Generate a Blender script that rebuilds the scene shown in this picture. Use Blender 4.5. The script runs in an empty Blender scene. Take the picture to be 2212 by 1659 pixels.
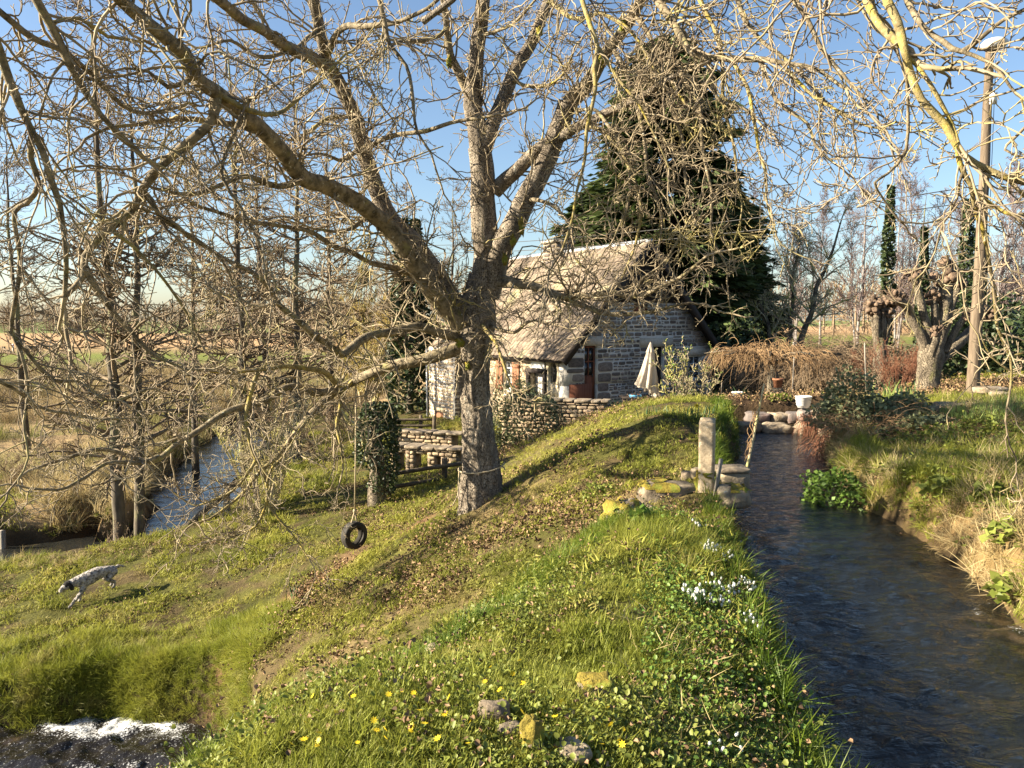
import bpy, math, random
import numpy as np
from mathutils import Vector, Matrix

rng = np.random.default_rng(11)
random.seed(5)
SC = bpy.context.scene
COL = SC.collection
PI = math.pi

# ------------------------------------------------------------------ camera, sky, sun, exposure
F_PX = 773.0
PITCH = math.atan(64.6 / 773.0)
cam_d = bpy.data.cameras.new('camera')
cam_d.sensor_fit = 'HORIZONTAL'
cam_d.sensor_width = 36.0
cam_d.lens = F_PX / 1024 * 36.0
cam_d.clip_start = 0.05
cam_d.clip_end = 4000
cam = bpy.data.objects.new('camera', cam_d)
COL.objects.link(cam)
cam.location = (0, 0, 1.65)
cam.rotation_euler = (PI / 2 - PITCH, 0, 0)
SC.camera = cam

SUN_EL = math.radians(25.0)
SUN_DIR = np.array([-1.0, -0.10, 0.0])          # horizontal direction towards the sun
SUN_DIR /= np.linalg.norm(SUN_DIR)
world = bpy.data.worlds.new('World')
SC.world = world
world.use_nodes = True
wn = world.node_tree.nodes
wl = world.node_tree.links
wn.clear()
sky = wn.new('ShaderNodeTexSky')
sky.sky_type = 'NISHITA'
sky.sun_disc = False
sky.sun_elevation = SUN_EL
sky.sun_rotation = math.atan2(SUN_DIR[0], SUN_DIR[1])
sky.altitude = 50
sky.air_density = 1.0
sky.dust_density = 0.9
sky.ozone_density = 2.5
bg = wn.new('ShaderNodeBackground')
bg.inputs['Strength'].default_value = 0.052
wo = wn.new('ShaderNodeOutputWorld')
wl.new(sky.outputs[0], bg.inputs[0])
wl.new(bg.outputs[0], wo.inputs[0])

sun_d = bpy.data.lights.new('sun', 'SUN')
sun_d.energy = 5.0
sun_d.angle = math.radians(0.5)
sun_d.color = (1.0, 0.88, 0.68)
sun = bpy.data.objects.new('sun', sun_d)
COL.objects.link(sun)
sv = Vector((SUN_DIR[0] * math.cos(SUN_EL), SUN_DIR[1] * math.cos(SUN_EL), math.sin(SUN_EL)))
sun.rotation_euler = sv.to_track_quat('Z', 'Y').to_euler()

SC.view_settings.view_transform = 'Standard'
SC.view_settings.look = 'None'
SC.view_settings.exposure = 2.0
SC.view_settings.gamma = 1.0
SC.view_settings.use_curve_mapping = False
SC.render.engine = 'CYCLES'
SC.cycles.max_bounces = 6
SC.cycles.diffuse_bounces = 1
SC.cycles.transparent_max_bounces = 4
SC.cycles.use_denoising = True

# ------------------------------------------------------------------ helpers
KPX = 0.46293


def P(X, Y, y):
    """a sight line of the 2212 px wide photograph, met at the depth y in metres"""
    u = (X - 1106) * KPX
    v = (829.5 - Y) * KPX
    c, s = math.cos(PITCH), math.sin(PITCH)
    d = np.array([u, F_PX * c + v * s, -F_PX * s + v * c])
    return np.array([0, 0, 1.65]) + d * (y / d[1])


def wid(px, d):
    return px * KPX / F_PX * d


def hash3(i, j, k):
    n = (i * 374761393 + j * 668265263 + k * 2147483647 + 1013904223) & 0xffffffff
    n = ((n ^ (n >> 13)) * 1274126177) & 0xffffffff
    return ((n ^ (n >> 16)) & 0xffff) / 65535.0


def vnoise(p):
    """value noise, p (...,3) -> (...) in -1..1"""
    p = np.asarray(p, float)
    f = np.floor(p)
    i = f.astype(np.int64)
    t = p - f
    t = t * t * (3 - 2 * t)
    r = 0
    for a in (0, 1):
        for b in (0, 1):
            for c in (0, 1):
                w = (t[..., 0] if a else 1 - t[..., 0]) * (t[..., 1] if b else 1 - t[..., 1]) * (t[..., 2] if c else 1 - t[..., 2])
                r = r + w * hash3(i[..., 0] + a, i[..., 1] + b, i[..., 2] + c)
    return r * 2 - 1


def fbm(p, o=3):
    p = np.asarray(p, float)
    r, a = 0, 1.0
    for k in range(o):
        r = r + a * vnoise(p * (2 ** k) + k * 17.3)
        a *= 0.5
    return r


def nrm(v):
    return v / np.maximum(np.linalg.norm(v, axis=-1, keepdims=True), 1e-9)


def mesh_np(name, V, Q=None, T=None, mat=None, smooth=False, N=None):
    """mesh from arrays: Q quads, T triangles, N list of n-gons"""
    me = bpy.data.meshes.new(name)
    V = np.asarray(V, np.float32).reshape(-1, 3)
    loops, starts, tot = [], [], 0
    for A, k in ((Q, 4), (T, 3)):
        if A is not None and len(A):
            A = np.asarray(A, np.int32).reshape(-1, k)
            loops.append(A.ravel())
            starts.append(tot + np.arange(len(A), dtype=np.int32) * k)
            tot += A.size
    for poly in (N or []):
        loops.append(np.asarray(poly, np.int32))
        starts.append(np.array([tot], np.int32))
        tot += len(poly)
    loops = np.concatenate(loops)
    starts = np.concatenate(starts)
    me.vertices.add(len(V))
    me.vertices.foreach_set('co', V.ravel())
    me.loops.add(len(loops))
    me.loops.foreach_set('vertex_index', loops)
    me.polygons.add(len(starts))
    me.polygons.foreach_set('loop_start', starts)
    if smooth:
        me.polygons.foreach_set('use_smooth', np.ones(len(starts), bool))
    me.update(calc_edges=True)
    me.validate()
    if mat:
        me.materials.append(mat)
    return me


def add(name, me, parent=None, loc=(0, 0, 0), rot=(0, 0, 0), scale=None, label=None, cat=None, group=None, kind=None):
    o = bpy.data.objects.new(name, me)
    COL.objects.link(o)
    o.location = tuple(float(c) for c in loc)
    o.rotation_euler = rot
    if scale is not None:
        o.scale = (scale, scale, scale) if np.isscalar(scale) else tuple(float(c) for c in scale)
    if parent:
        o.parent = parent
    for k, v in (('label', label), ('category', cat), ('group', group), ('kind', kind)):
        if v:
            o[k] = v
    return o


def thing(name, loc, label, cat, rot=(0, 0, 0), group=None, scale=None):
    return add(name, None, None, loc, rot, scale, label, cat, group)


def copy_thing(o, loc=None, rot=None, scale=None, label=None, group=None):
    c = o.copy()
    COL.objects.link(c)
    if loc is not None:
        c.location = tuple(float(q) for q in loc)
    if rot is not None:
        c.rotation_euler = rot
    if scale is not None:
        c.scale = (scale, scale, scale) if np.isscalar(scale) else scale
    if label:
        c['label'] = label
    if group:
        c['group'] = group
    for ch in list(o.children):
        d = ch.copy()
        COL.objects.link(d)
        d.parent = c
        for g in list(ch.children):
            e = g.copy()
            COL.objects.link(e)
            e.parent = d
    return c


class MB:
    """collects geometry into one mesh"""

    def __init__(self):
        self.V, self.Q, self.T, self.N, self.n = [], [], [], [], 0

    def put(self, V, Q=None, T=None, N=None):
        V = np.asarray(V, float).reshape(-1, 3)
        if Q is not None and len(Q):
            self.Q.append(np.asarray(Q).reshape(-1, 4) + self.n)
        if T is not None and len(T):
            self.T.append(np.asarray(T).reshape(-1, 3) + self.n)
        for p in (N or []):
            self.N.append([i + self.n for i in p])
        self.V.append(V)
        self.n += len(V)
        return self

    def box(self, a, b, M=None):
        x0, y0, z0 = a
        x1, y1, z1 = b
        V = np.array([[x0, y0, z0], [x1, y0, z0], [x1, y1, z0], [x0, y1, z0], [x0, y0, z1], [x1, y0, z1], [x1, y1, z1], [x0, y1, z1]], float)
        if M is not None:
            V = V @ np.array(M.to_3x3()).T + np.array(M.translation)
        return self.put(V, [[0, 3, 2, 1], [4, 5, 6, 7], [0, 1, 5, 4], [1, 2, 6, 5], [2, 3, 7, 6], [3, 0, 4, 7]])

    def tube(self, pts, r, s=8, cap=True):
        pts = np.asarray(pts, float)
        r = np.broadcast_to(np.asarray(r, float), (len(pts),))
        V, Q = tubes(pts[None], r[None], s)
        m = len(pts)
        N = [list(range(s - 1, -1, -1)), list(range((m - 1) * s, m * s))] if cap else None
        return self.put(V, Q, None, N)

    def mesh(self, name, mat, smooth=False):
        return mesh_np(name, np.concatenate(self.V), np.concatenate(self.Q) if self.Q else None,
                       np.concatenate(self.T) if self.T else None, mat, smooth, self.N)


def tubes(Pt, r, s):
    n, m, _ = Pt.shape
    T = nrm(np.gradient(Pt, axis=1))
    mean = np.abs(nrm(T.mean(axis=1)))
    ref = np.zeros((n, 1, 3))
    k = np.argmin(mean, axis=1)
    ref[np.arange(n), 0, k] = 1
    A = nrm(np.cross(T, ref))
    B = np.cross(T, A)
    a = np.arange(s) * 2 * PI / s
    V = Pt[:, :, None, :] + r[:, :, None, None] * (np.cos(a)[None, None, :, None] * A[:, :, None, :] + np.sin(a)[None, None, :, None] * B[:, :, None, :])
    base = (np.arange(n) * m * s)[:, None, None]
    i = (np.arange(m - 1) * s)[None, :, None]
    j = np.arange(s)[None, None, :]
    j2 = (j + 1) % s
    a0 = base + i + j
    a1 = base + i + j2
    Q = np.stack([a0, a1, a1 + s, a0 + s], axis=-1).reshape(-1, 4)
    return V.reshape(-1, 3), Q


def smooth_path(pts, rad, step=0.15, crook=0.0, seed=0):
    """Catmull-Rom through the points, resampled, with crooked wander"""
    pts = np.asarray(pts, float)
    rad = np.asarray(rad, float)
    ext = np.vstack([2 * pts[0] - pts[1], pts, 2 * pts[-1] - pts[-2]])
    out, ro = [], []
    for i in range(len(pts) - 1):
        p0, p1, p2, p3 = ext[i:i + 4]
        k = max(2, int(np.linalg.norm(p2 - p1) / step))
        t = np.linspace(0, 1, k, endpoint=False)[:, None]
        out.append(0.5 * ((2 * p1) + (-p0 + p2) * t + (2 * p0 - 5 * p1 + 4 * p2 - p3) * t ** 2 + (-p0 + 3 * p1 - 3 * p2 + p3) * t ** 3))
        ro.append(rad[i] + (rad[i + 1] - rad[i]) * t[:, 0])
    out = np.vstack(out + [pts[-1:]])
    ro = np.concatenate(ro + [rad[-1:]])
    if crook > 0:
        q = out * 2.2 + seed * 7.7
        w = np.stack([vnoise(q), vnoise(q + 31.1), vnoise(q + 63.7)], -1)
        fade = np.minimum(1, np.arange(len(out)) / 4)[:, None]
        out = out + w * crook * fade
    return out, ro


def grow(P0, D0, L, nseg, crook, grav=0.0, g=None):
    g = g or rng
    n = len(P0)
    D = nrm(D0)
    pts = [P0]
    step = (L / nseg)[:, None]
    gv = np.zeros((n, 3))
    gv[:, 2] = grav
    for i in range(nseg):
        D = nrm(D + crook * g.normal(size=(n, 3)) + gv)
        pts.append(pts[-1] + D * step)
    return np.stack(pts, 1)


def spawn(Pt, rad, L, k, amin, amax, t0, lmin, lmax, rf, rmin, g=None, upbias=0.0):
    """k children along every path"""
    g = g or rng
    n, m, _ = Pt.shape
    idx = np.repeat(np.arange(n), k)
    t = t0 + (1 - t0) * g.random(n * k)
    ft = t * (m - 1)
    i = np.minimum(ft.astype(int), m - 2)
    w = (ft - i)[:, None]
    A, B = Pt[idx, i], Pt[idx, i + 1]
    st = A + (B - A) * w
    tan = nrm(B - A)
    rnd = g.normal(size=tan.shape)
    rnd[:, 2] += upbias
    perp = nrm(rnd - (rnd * tan).sum(1, keepdims=True) * tan)
    ang = (amin + (amax - amin) * g.random(n * k))[:, None]
    D = np.cos(ang) * tan + np.sin(ang) * perp
    Lc = L[idx] * (lmin + (lmax - lmin) * g.random(n * k)) * (1.1 - 0.6 * t)
    rc = np.maximum(rmin, rad[idx, i] * rf)
    return st, D, Lc, rc


def taper(r0, m, end=0.45):
    return r0[:, None] * np.linspace(1, end, m)[None, :]


# ------------------------------------------------------------------ materials
def mat(name, c1, c2, scale=6.0, rough=0.9, bump=0.3, bscale=None, c3=None, s3=2.0, t3=(0.5, 0.6), rnd=0.0, isl=0.0,
        transl=0.0, stretch=(1, 1, 1), spec=0.3, detail=6.0, ramp=(0.35, 0.65), c4=None, s4=9.0, t4=(0.6, 0.66), attr=None, bdist=0.02, coord='Object', metal=0.0, crack=None):
    m = bpy.data.materials.new(name)
    m.use_nodes = True
    nt = m.node_tree
    N, Lk = nt.nodes, nt.links
    b = N['Principled BSDF']
    b.inputs['Roughness'].default_value = rough
    b.inputs['Specular IOR Level'].default_value = spec
    b.inputs['Metallic'].default_value = metal
    tc = N.new('ShaderNodeTexCoord')
    mp = N.new('ShaderNodeMapping')
    mp.inputs['Scale'].default_value = stretch
    if coord == 'World':
        geo = N.new('ShaderNodeNewGeometry')
        Lk.new(geo.outputs['Position'], mp.inputs[0])
    else:
        Lk.new(tc.outputs[coord], mp.inputs[0])

    def noise(s, d=detail):
        q = N.new('ShaderNodeTexNoise')
        q.inputs['Scale'].default_value = s
        q.inputs['Detail'].default_value = d
        q.inputs['Roughness'].default_value = 0.65
        Lk.new(mp.outputs[0], q.inputs['Vector'])
        return q.outputs['Fac']

    def rampn(f, lo, hi):
        q = N.new('ShaderNodeMapRange')
        q.inputs['From Min'].default_value = lo
        q.inputs['From Max'].default_value = hi
        Lk.new(f, q.inputs['Value'])
        return q.outputs['Result']

    def mix(f, a, c, mode='MIX'):
        q = N.new('ShaderNodeMix')
        q.data_type = 'RGBA'
        q.blend_type = mode
        for s, v in ((q.inputs[6], a), (q.inputs[7], c)):
            if isinstance(v, tuple):
                s.default_value = (*v, 1)
            else:
                Lk.new(v, s)
        if isinstance(f, float):
            q.inputs[0].default_value = f
        else:
            Lk.new(f, q.inputs[0])
        return q.outputs[2]

    f1 = noise(scale)
    col = mix(rampn(f1, *ramp), c1, c2)
    if attr:
        a = N.new('ShaderNodeAttribute')
        a.attribute_name = attr
        col = mix(1.0, a.outputs['Color'], col, 'MULTIPLY')
    if c3:
        col = mix(rampn(noise(s3), *t3), col, c3)
    if c4:
        col = mix(rampn(noise(s4), *t4), col, c4)
    if crack:
        vm = N.new('ShaderNodeMapping')
        vm.inputs['Scale'].default_value = (crack[0], crack[0], crack[0] * 0.28)
        nz = N.new('ShaderNodeTexNoise')
        nz.inputs['Scale'].default_value = 5.0
        Lk.new(tc.outputs[coord], nz.inputs['Vector'])
        va = N.new('ShaderNodeVectorMath')
        va.operation = 'MULTIPLY_ADD'
        va.inputs[1].default_value = (0.16, 0.16, 0.16)
        Lk.new(nz.outputs['Color'], va.inputs[0])
        Lk.new(tc.outputs[coord], va.inputs[2])
        Lk.new(va.outputs[0], vm.inputs[0])
        vo = N.new('ShaderNodeTexVoronoi')
        vo.feature = 'DISTANCE_TO_EDGE'
        Lk.new(vm.outputs[0], vo.inputs['Vector'])
        ck = rampn(vo.outputs['Distance'], 0.0, crack[1])
        dk = mix(1.0, col, (0.30, 0.27, 0.24), 'MULTIPLY')
        col = mix(ck, dk, col)
    if rnd or isl:
        if rnd:
            oi = N.new('ShaderNodeObjectInfo')
            rv = oi.outputs['Random']
            amt = rnd
        else:
            ge = N.new('ShaderNodeNewGeometry')
            rv = ge.outputs['Random Per Island']
            amt = isl
        hs = N.new('ShaderNodeHueSaturation')
        Lk.new(rampn(rv, 0, 1), hs.inputs['Value'])
        mr = hs.inputs['Value'].links[0].from_node
        mr.inputs['To Min'].default_value = 1 - amt
        mr.inputs['To Max'].default_value = 1 + amt
        mr2 = N.new('ShaderNodeMapRange')
        wn_ = N.new('ShaderNodeTexWhiteNoise')
        wn_.noise_dimensions = '1D'
        Lk.new(rv, wn_.inputs['W'])
        Lk.new(wn_.outputs['Value'], mr2.inputs['Value'])
        mr2.inputs['To Min'].default_value = 0.5 - 0.025 * amt
        mr2.inputs['To Max'].default_value = 0.5 + 0.025 * amt
        Lk.new(mr2.outputs[0], hs.inputs['Hue'])
        Lk.new(col, hs.inputs['Color'])
        col = hs.outputs[0]
    Lk.new(col, b.inputs['Base Color'])
    if bump and crack:
        bc = N.new('ShaderNodeBump')
        bc.inputs['Strength'].default_value = 1.0
        bc.inputs['Distance'].default_value = 0.04
        Lk.new(ck, bc.inputs['Height'])
    if bump:
        bp = N.new('ShaderNodeBump')
        if crack:
            Lk.new(bc.outputs[0], bp.inputs['Normal'])
        bp.inputs['Strength'].default_value = bump
        bp.inputs['Distance'].default_value = bdist
        Lk.new(noise(bscale or scale * 2.5), bp.inputs['Height'])
        Lk.new(bp.outputs[0], b.inputs['Normal'])
    if transl:
        tr = N.new('ShaderNodeBsdfTranslucent')
        Lk.new(col, tr.inputs['Color'])
        ms = N.new('ShaderNodeMixShader')
        ms.inputs[0].default_value = transl
        Lk.new(b.outputs[0], ms.inputs[1])
        Lk.new(tr.outputs[0], ms.inputs[2])
        Lk.new(ms.outputs[0], N['Material Output'].inputs['Surface'])
    return m


M = {}
M['bark'] = mat('walnut_bark', (0.15, 0.12, 0.09), (0.38, 0.32, 0.245), 7, bump=0.9, bscale=16, stretch=(1, 1, 0.35), c3=(0.42, 0.39, 0.33), s3=6, t3=(0.6, 0.72), c4=(0.27, 0.24, 0.04), s4=1.3, t4=(0.68, 0.74), bdist=0.03, crack=(11, 0.11))
M['limb'] = mat('lichen_limb', (0.06, 0.048, 0.03), (0.30, 0.24, 0.15), 9, bump=0.9, bscale=30, c3=(0.26, 0.23, 0.08), s3=2.5, t3=(0.56, 0.7), c4=(0.55, 0.53, 0.46), s4=14, t4=(0.63, 0.68))
M['limb_yellow'] = mat('yellow_lichen_limb', (0.13, 0.10, 0.045), (0.32, 0.26, 0.12), 9, bump=0.9, bscale=40, c3=(0.40, 0.31, 0.06), s3=4, t3=(0.5, 0.66), c4=(0.5, 0.48, 0.38), s4=14, t4=(0.63, 0.7))
M['twig'] = mat('walnut_twig', (0.12, 0.09, 0.06), (0.38, 0.31, 0.20), 3, bump=0, c3=(0.33, 0.28, 0.10), s3=0.9, t3=(0.54, 0.66))
M['alder_bark'] = mat('alder_bark', (0.05, 0.04, 0.03), (0.14, 0.115, 0.085), 4, bump=0.6, stretch=(1, 1, 0.4), c3=(0.20, 0.19, 0.09), s3=1.5)
M['alder_twig'] = mat('alder_twig', (0.11, 0.08, 0.05), (0.26, 0.195, 0.125), 1.2, bump=0)
M['hazel'] = mat('hazel_stem', (0.30, 0.24, 0.15), (0.52, 0.44, 0.28), 3, bump=0.2, c3=(0.46, 0.42, 0.12), s3=1.5)
M['catkin'] = mat('hazel_catkin', (0.46, 0.35, 0.10), (0.60, 0.47, 0.16), 3, bump=0, transl=0.3)
M['brown_twig'] = mat('brown_twig', (0.13, 0.09, 0.055), (0.30, 0.22, 0.14), 2, bump=0)
M['red_twig'] = mat('red_stem', (0.13, 0.05, 0.03), (0.24, 0.11, 0.06), 2, bump=0)
M['birch_bark'] = mat('birch_bark', (0.11, 0.095, 0.085), (0.34, 0.31, 0.29), 2, bump=0.2, stretch=(1, 1, 2.5))
M['birch_twig'] = mat('birch_twig', (0.11, 0.08, 0.075), (0.20, 0.15, 0.14), 1, bump=0)
M['pollard'] = mat('pollard_bark', (0.10, 0.08, 0.057), (0.31, 0.255, 0.18), 6, bump=0.9, bscale=14, stretch=(1, 1, 0.4), c3=(0.22, 0.21, 0.08), s3=2.5, t3=(0.58, 0.7), crack=(8, 0.10))
M['knob'] = mat('pollard_knob', (0.07, 0.05, 0.035), (0.22, 0.15, 0.10), 9, bump=1.0, bscale=18)
M['needle'] = mat('conifer_foliage', (0.03, 0.05, 0.014), (0.085, 0.11, 0.032), 0.5, rough=0.8, bump=0, isl=0.35, transl=0.2, coord='World')
M['ivy'] = mat('ivy_leaf', (0.11, 0.125, 0.055), (0.27, 0.285, 0.15), 2.5, rough=0.6, bump=0, isl=0.5, transl=0.2, spec=0.2, coord='World')
M['ivy_dark'] = mat('dark_ivy_leaf', (0.02, 0.035, 0.012), (0.06, 0.08, 0.03), 2.5, rough=0.5, bump=0, isl=0.5, transl=0.1, coord='World')
M['green_leaf'] = mat('green_leaf', (0.08, 0.14, 0.02), (0.16, 0.25, 0.05), 4, rough=0.5, bump=0, isl=0.3, transl=0.35)
M['lime_leaf'] = mat('lime_leaf', (0.13, 0.16, 0.025), (0.25, 0.28, 0.06), 4, rough=0.5, bump=0, isl=0.3, transl=0.35)
M['iris_leaf'] = mat('iris_leaf', (0.22, 0.30, 0.07), (0.36, 0.42, 0.14), 3, rough=0.5, bump=0, isl=0.25, transl=0.35)
M['daffodil_leaf'] = mat('daffodil_leaf', (0.035, 0.085, 0.03), (0.07, 0.13, 0.05), 3, rough=0.5, bump=0, isl=0.25, transl=0.25)
M['snow_leaf'] = mat('snowdrop_leaf', (0.05, 0.10, 0.03), (0.10, 0.16, 0.05), 3, rough=0.5, bump=0, isl=0.25, transl=0.25)
M['petal_white'] = mat('white_petal', (0.78, 0.78, 0.72), (0.85, 0.85, 0.8), 3, rough=0.6, bump=0, transl=0.3)
M['petal_yellow'] = mat('yellow_petal', (0.75, 0.52, 0.02), (0.82, 0.62, 0.03), 3, rough=0.5, bump=0, transl=0.25)
M['grass'] = mat('grass_blade', (0.17, 0.20, 0.022), (0.33, 0.33, 0.055), 0.9, rough=0.6, bump=0, isl=0.3, transl=0.4, coord='World', c3=(0.36, 0.31, 0.10), s3=1.7, t3=(0.56, 0.72))
M['lush'] = mat('lush_grass_blade', (0.085, 0.14, 0.013), (0.18, 0.235, 0.028), 1.2, rough=0.5, bump=0, isl=0.3, transl=0.4, coord='World')
M['turf'] = mat('lawn_blade', (0.15, 0.165, 0.024), (0.34, 0.325, 0.055), 0.55, rough=0.7, bump=0, isl=0.4, transl=0.35, coord='World', c3=(0.26, 0.20, 0.09), s3=1.1, t3=(0.5, 0.68))
M['dry_grass'] = mat('dry_grass_blade', (0.36, 0.27, 0.12), (0.56, 0.45, 0.24), 1.2, rough=0.7, bump=0, isl=0.3, transl=0.3, coord='World')
M['reed'] = mat('reed_stalk', (0.26, 0.19, 0.09), (0.44, 0.34, 0.19), 0.12, rough=0.8, bump=0, isl=0.3, transl=0.25, coord='World', c3=(0.20, 0.21, 0.06), s3=0.1, t3=(0.5, 0.6))
M['litter'] = mat('dead_leaf', (0.10, 0.062, 0.03), (0.30, 0.20, 0.105), 2.0, rough=0.8, bump=0, isl=0.5, coord='World')
M['stone'] = mat('granite_stone', (0.095, 0.08, 0.072), (0.21, 0.178, 0.155), 5, bump=0.7, bscale=14, rnd=0.42, c3=(0.16, 0.105, 0.085), s3=1.2, t3=(0.55, 0.65))
M['stone_many'] = mat('granite_rubble', (0.095, 0.08, 0.072), (0.21, 0.178, 0.155), 5, bump=0.7, bscale=14, isl=0.42)
M['stone_warm'] = mat('warm_rubble', (0.32, 0.235, 0.15), (0.50, 0.38, 0.245), 3, bump=0.6, bscale=14, rnd=0.35)
M['stone_warm_many'] = mat('warm_rubble_small', (0.36, 0.25, 0.17), (0.50, 0.37, 0.25), 3, bump=0.6, bscale=14, isl=0.3)
M['dressed'] = mat('dressed_granite', (0.36, 0.31, 0.25), (0.48, 0.43, 0.36), 14, bump=0.4, bscale=40, rnd=0.12)
M['mortar'] = mat('lime_mortar', (0.45, 0.42, 0.375), (0.56, 0.52, 0.46), 6, bump=0.5, bscale=20)
M['plaster'] = mat('sandy_plaster', (0.38, 0.31, 0.20), (0.50, 0.42, 0.29), 4, bump=0.5, bscale=14)
M['slate'] = mat('old_slate', (0.125, 0.095, 0.068), (0.235, 0.185, 0.135), 1.0, rough=0.85, bump=0.4, bscale=10, isl=0.3, c3=(0.26, 0.24, 0.13), s3=0.7, t3=(0.58, 0.7))
M['zinc'] = mat('zinc_ridge', (0.28, 0.29, 0.30), (0.40, 0.41, 0.42), 3, rough=0.5, bump=0.1, metal=0.3)
M['dark_wood'] = mat('dark_stained_wood', (0.018, 0.014, 0.012), (0.04, 0.03, 0.025), 5, bump=0.4, stretch=(1, 1, 0.2))
M['red_wood'] = mat('red_brown_wood', (0.13, 0.045, 0.025), (0.21, 0.08, 0.045), 5, bump=0.4, stretch=(4, 4, 0.4))
M['shutter'] = mat('faded_shutter_wood', (0.19, 0.085, 0.045), (0.28, 0.135, 0.075), 5, bump=0.4, stretch=(4, 4, 0.4))
M['grey_wood'] = mat('weathered_wood', (0.17, 0.145, 0.115), (0.34, 0.30, 0.245), 5, bump=0.7, stretch=(3, 3, 0.4), bscale=14)
M['pole_wood'] = mat('pole_wood', (0.08, 0.057, 0.038), (0.19, 0.145, 0.10), 5, bump=0.6, stretch=(3, 3, 0.25), bscale=14)
M['fence_wood'] = mat('old_fence_wood', (0.06, 0.045, 0.03), (0.14, 0.11, 0.075), 5, bump=0.6, stretch=(1, 1, 1), bscale=14)
M['white_paint'] = mat('white_paint', (0.70, 0.69, 0.66), (0.78, 0.77, 0.74), 4, rough=0.5, bump=0.1)
M['glass'] = mat('window_glass', (0.02, 0.022, 0.025), (0.03, 0.032, 0.035), 1, rough=0.05, bump=0, spec=0.8)
M['concrete'] = mat('old_concrete', (0.26, 0.20, 0.13), (0.46, 0.37, 0.25), 22, bump=0.8, bscale=60, c3=(0.62, 0.40, 0.05), s3=5, t3=(0.70, 0.74), c4=(0.55, 0.5, 0.4), s4=16, t4=(0.62, 0.68), bdist=0.006)
M['rock'] = mat('bank_rock', (0.13, 0.10, 0.07), (0.36, 0.29, 0.20), 6, bump=0.9, bscale=18, c3=(0.16, 0.13, 0.10), s3=3, t3=(0.55, 0.7), c4=(0.5, 0.47, 0.4), s4=12, t4=(0.64, 0.7), rnd=0.2)
M['moss'] = mat('yellow_moss', (0.16, 0.125, 0.02), (0.34, 0.26, 0.04), 20, bump=1.0, bscale=60, bdist=0.02, c3=(0.2, 0.22, 0.03), s3=6)
M['rubber'] = mat('tyre_rubber', (0.018, 0.016, 0.014), (0.05, 0.045, 0.036), 6, rough=0.8, bump=0.2)
M['rope'] = mat('rope', (0.34, 0.27, 0.16), (0.5, 0.42, 0.28), 40, bump=0.5)
M['canvas'] = mat('parasol_canvas', (0.55, 0.47, 0.37), (0.64, 0.56, 0.46), 4, rough=0.85, bump=0.2, transl=0.35)
M['metal'] = mat('dark_metal', (0.03, 0.03, 0.03), (0.06, 0.055, 0.05), 5, rough=0.5, bump=0.1)
M['blue'] = mat('blue_plastic', (0.09, 0.30, 0.50), (0.12, 0.36, 0.56), 5, rough=0.5, bump=0)
M['terracotta'] = mat('terracotta', (0.34, 0.14, 0.07), (0.44, 0.20, 0.11), 8, bump=0.2)
M['lamp_grey'] = mat('pale_grey_shell', (0.60, 0.60, 0.60), (0.68, 0.68, 0.68), 3, rough=0.4, bump=0)
M['fur'] = mat('speckled_fur', (0.07, 0.064, 0.06), (0.44, 0.40, 0.36), 20, bump=0.8, bscale=60, ramp=(0.36, 0.58))
M['black_fur'] = mat('black_fur', (0.012, 0.011, 0.010), (0.03, 0.026, 0.024), 20, bump=0.5, bscale=60)
M['cream_fur'] = mat('cream_fur', (0.42, 0.34, 0.25), (0.58, 0.49, 0.38), 20, bump=0.5, bscale=60)
M['foam'] = mat('white_foam', (0.60, 0.61, 0.62), (0.82, 0.82, 0.82), 30, rough=0.6, bump=0.4)
M['weeping'] = mat('weeping_twig', (0.17, 0.10, 0.05), (0.36, 0.235, 0.12), 2, bump=0)


def ground_mat():
    m = mat('ground_soil', (0.55, 0.55, 0.55), (1.25, 1.2, 1.15), 1.1, rough=0.95, bump=1.0, bscale=9, coord='World', attr='zone', detail=10, bdist=0.06, spec=0.1)
    return m


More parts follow.
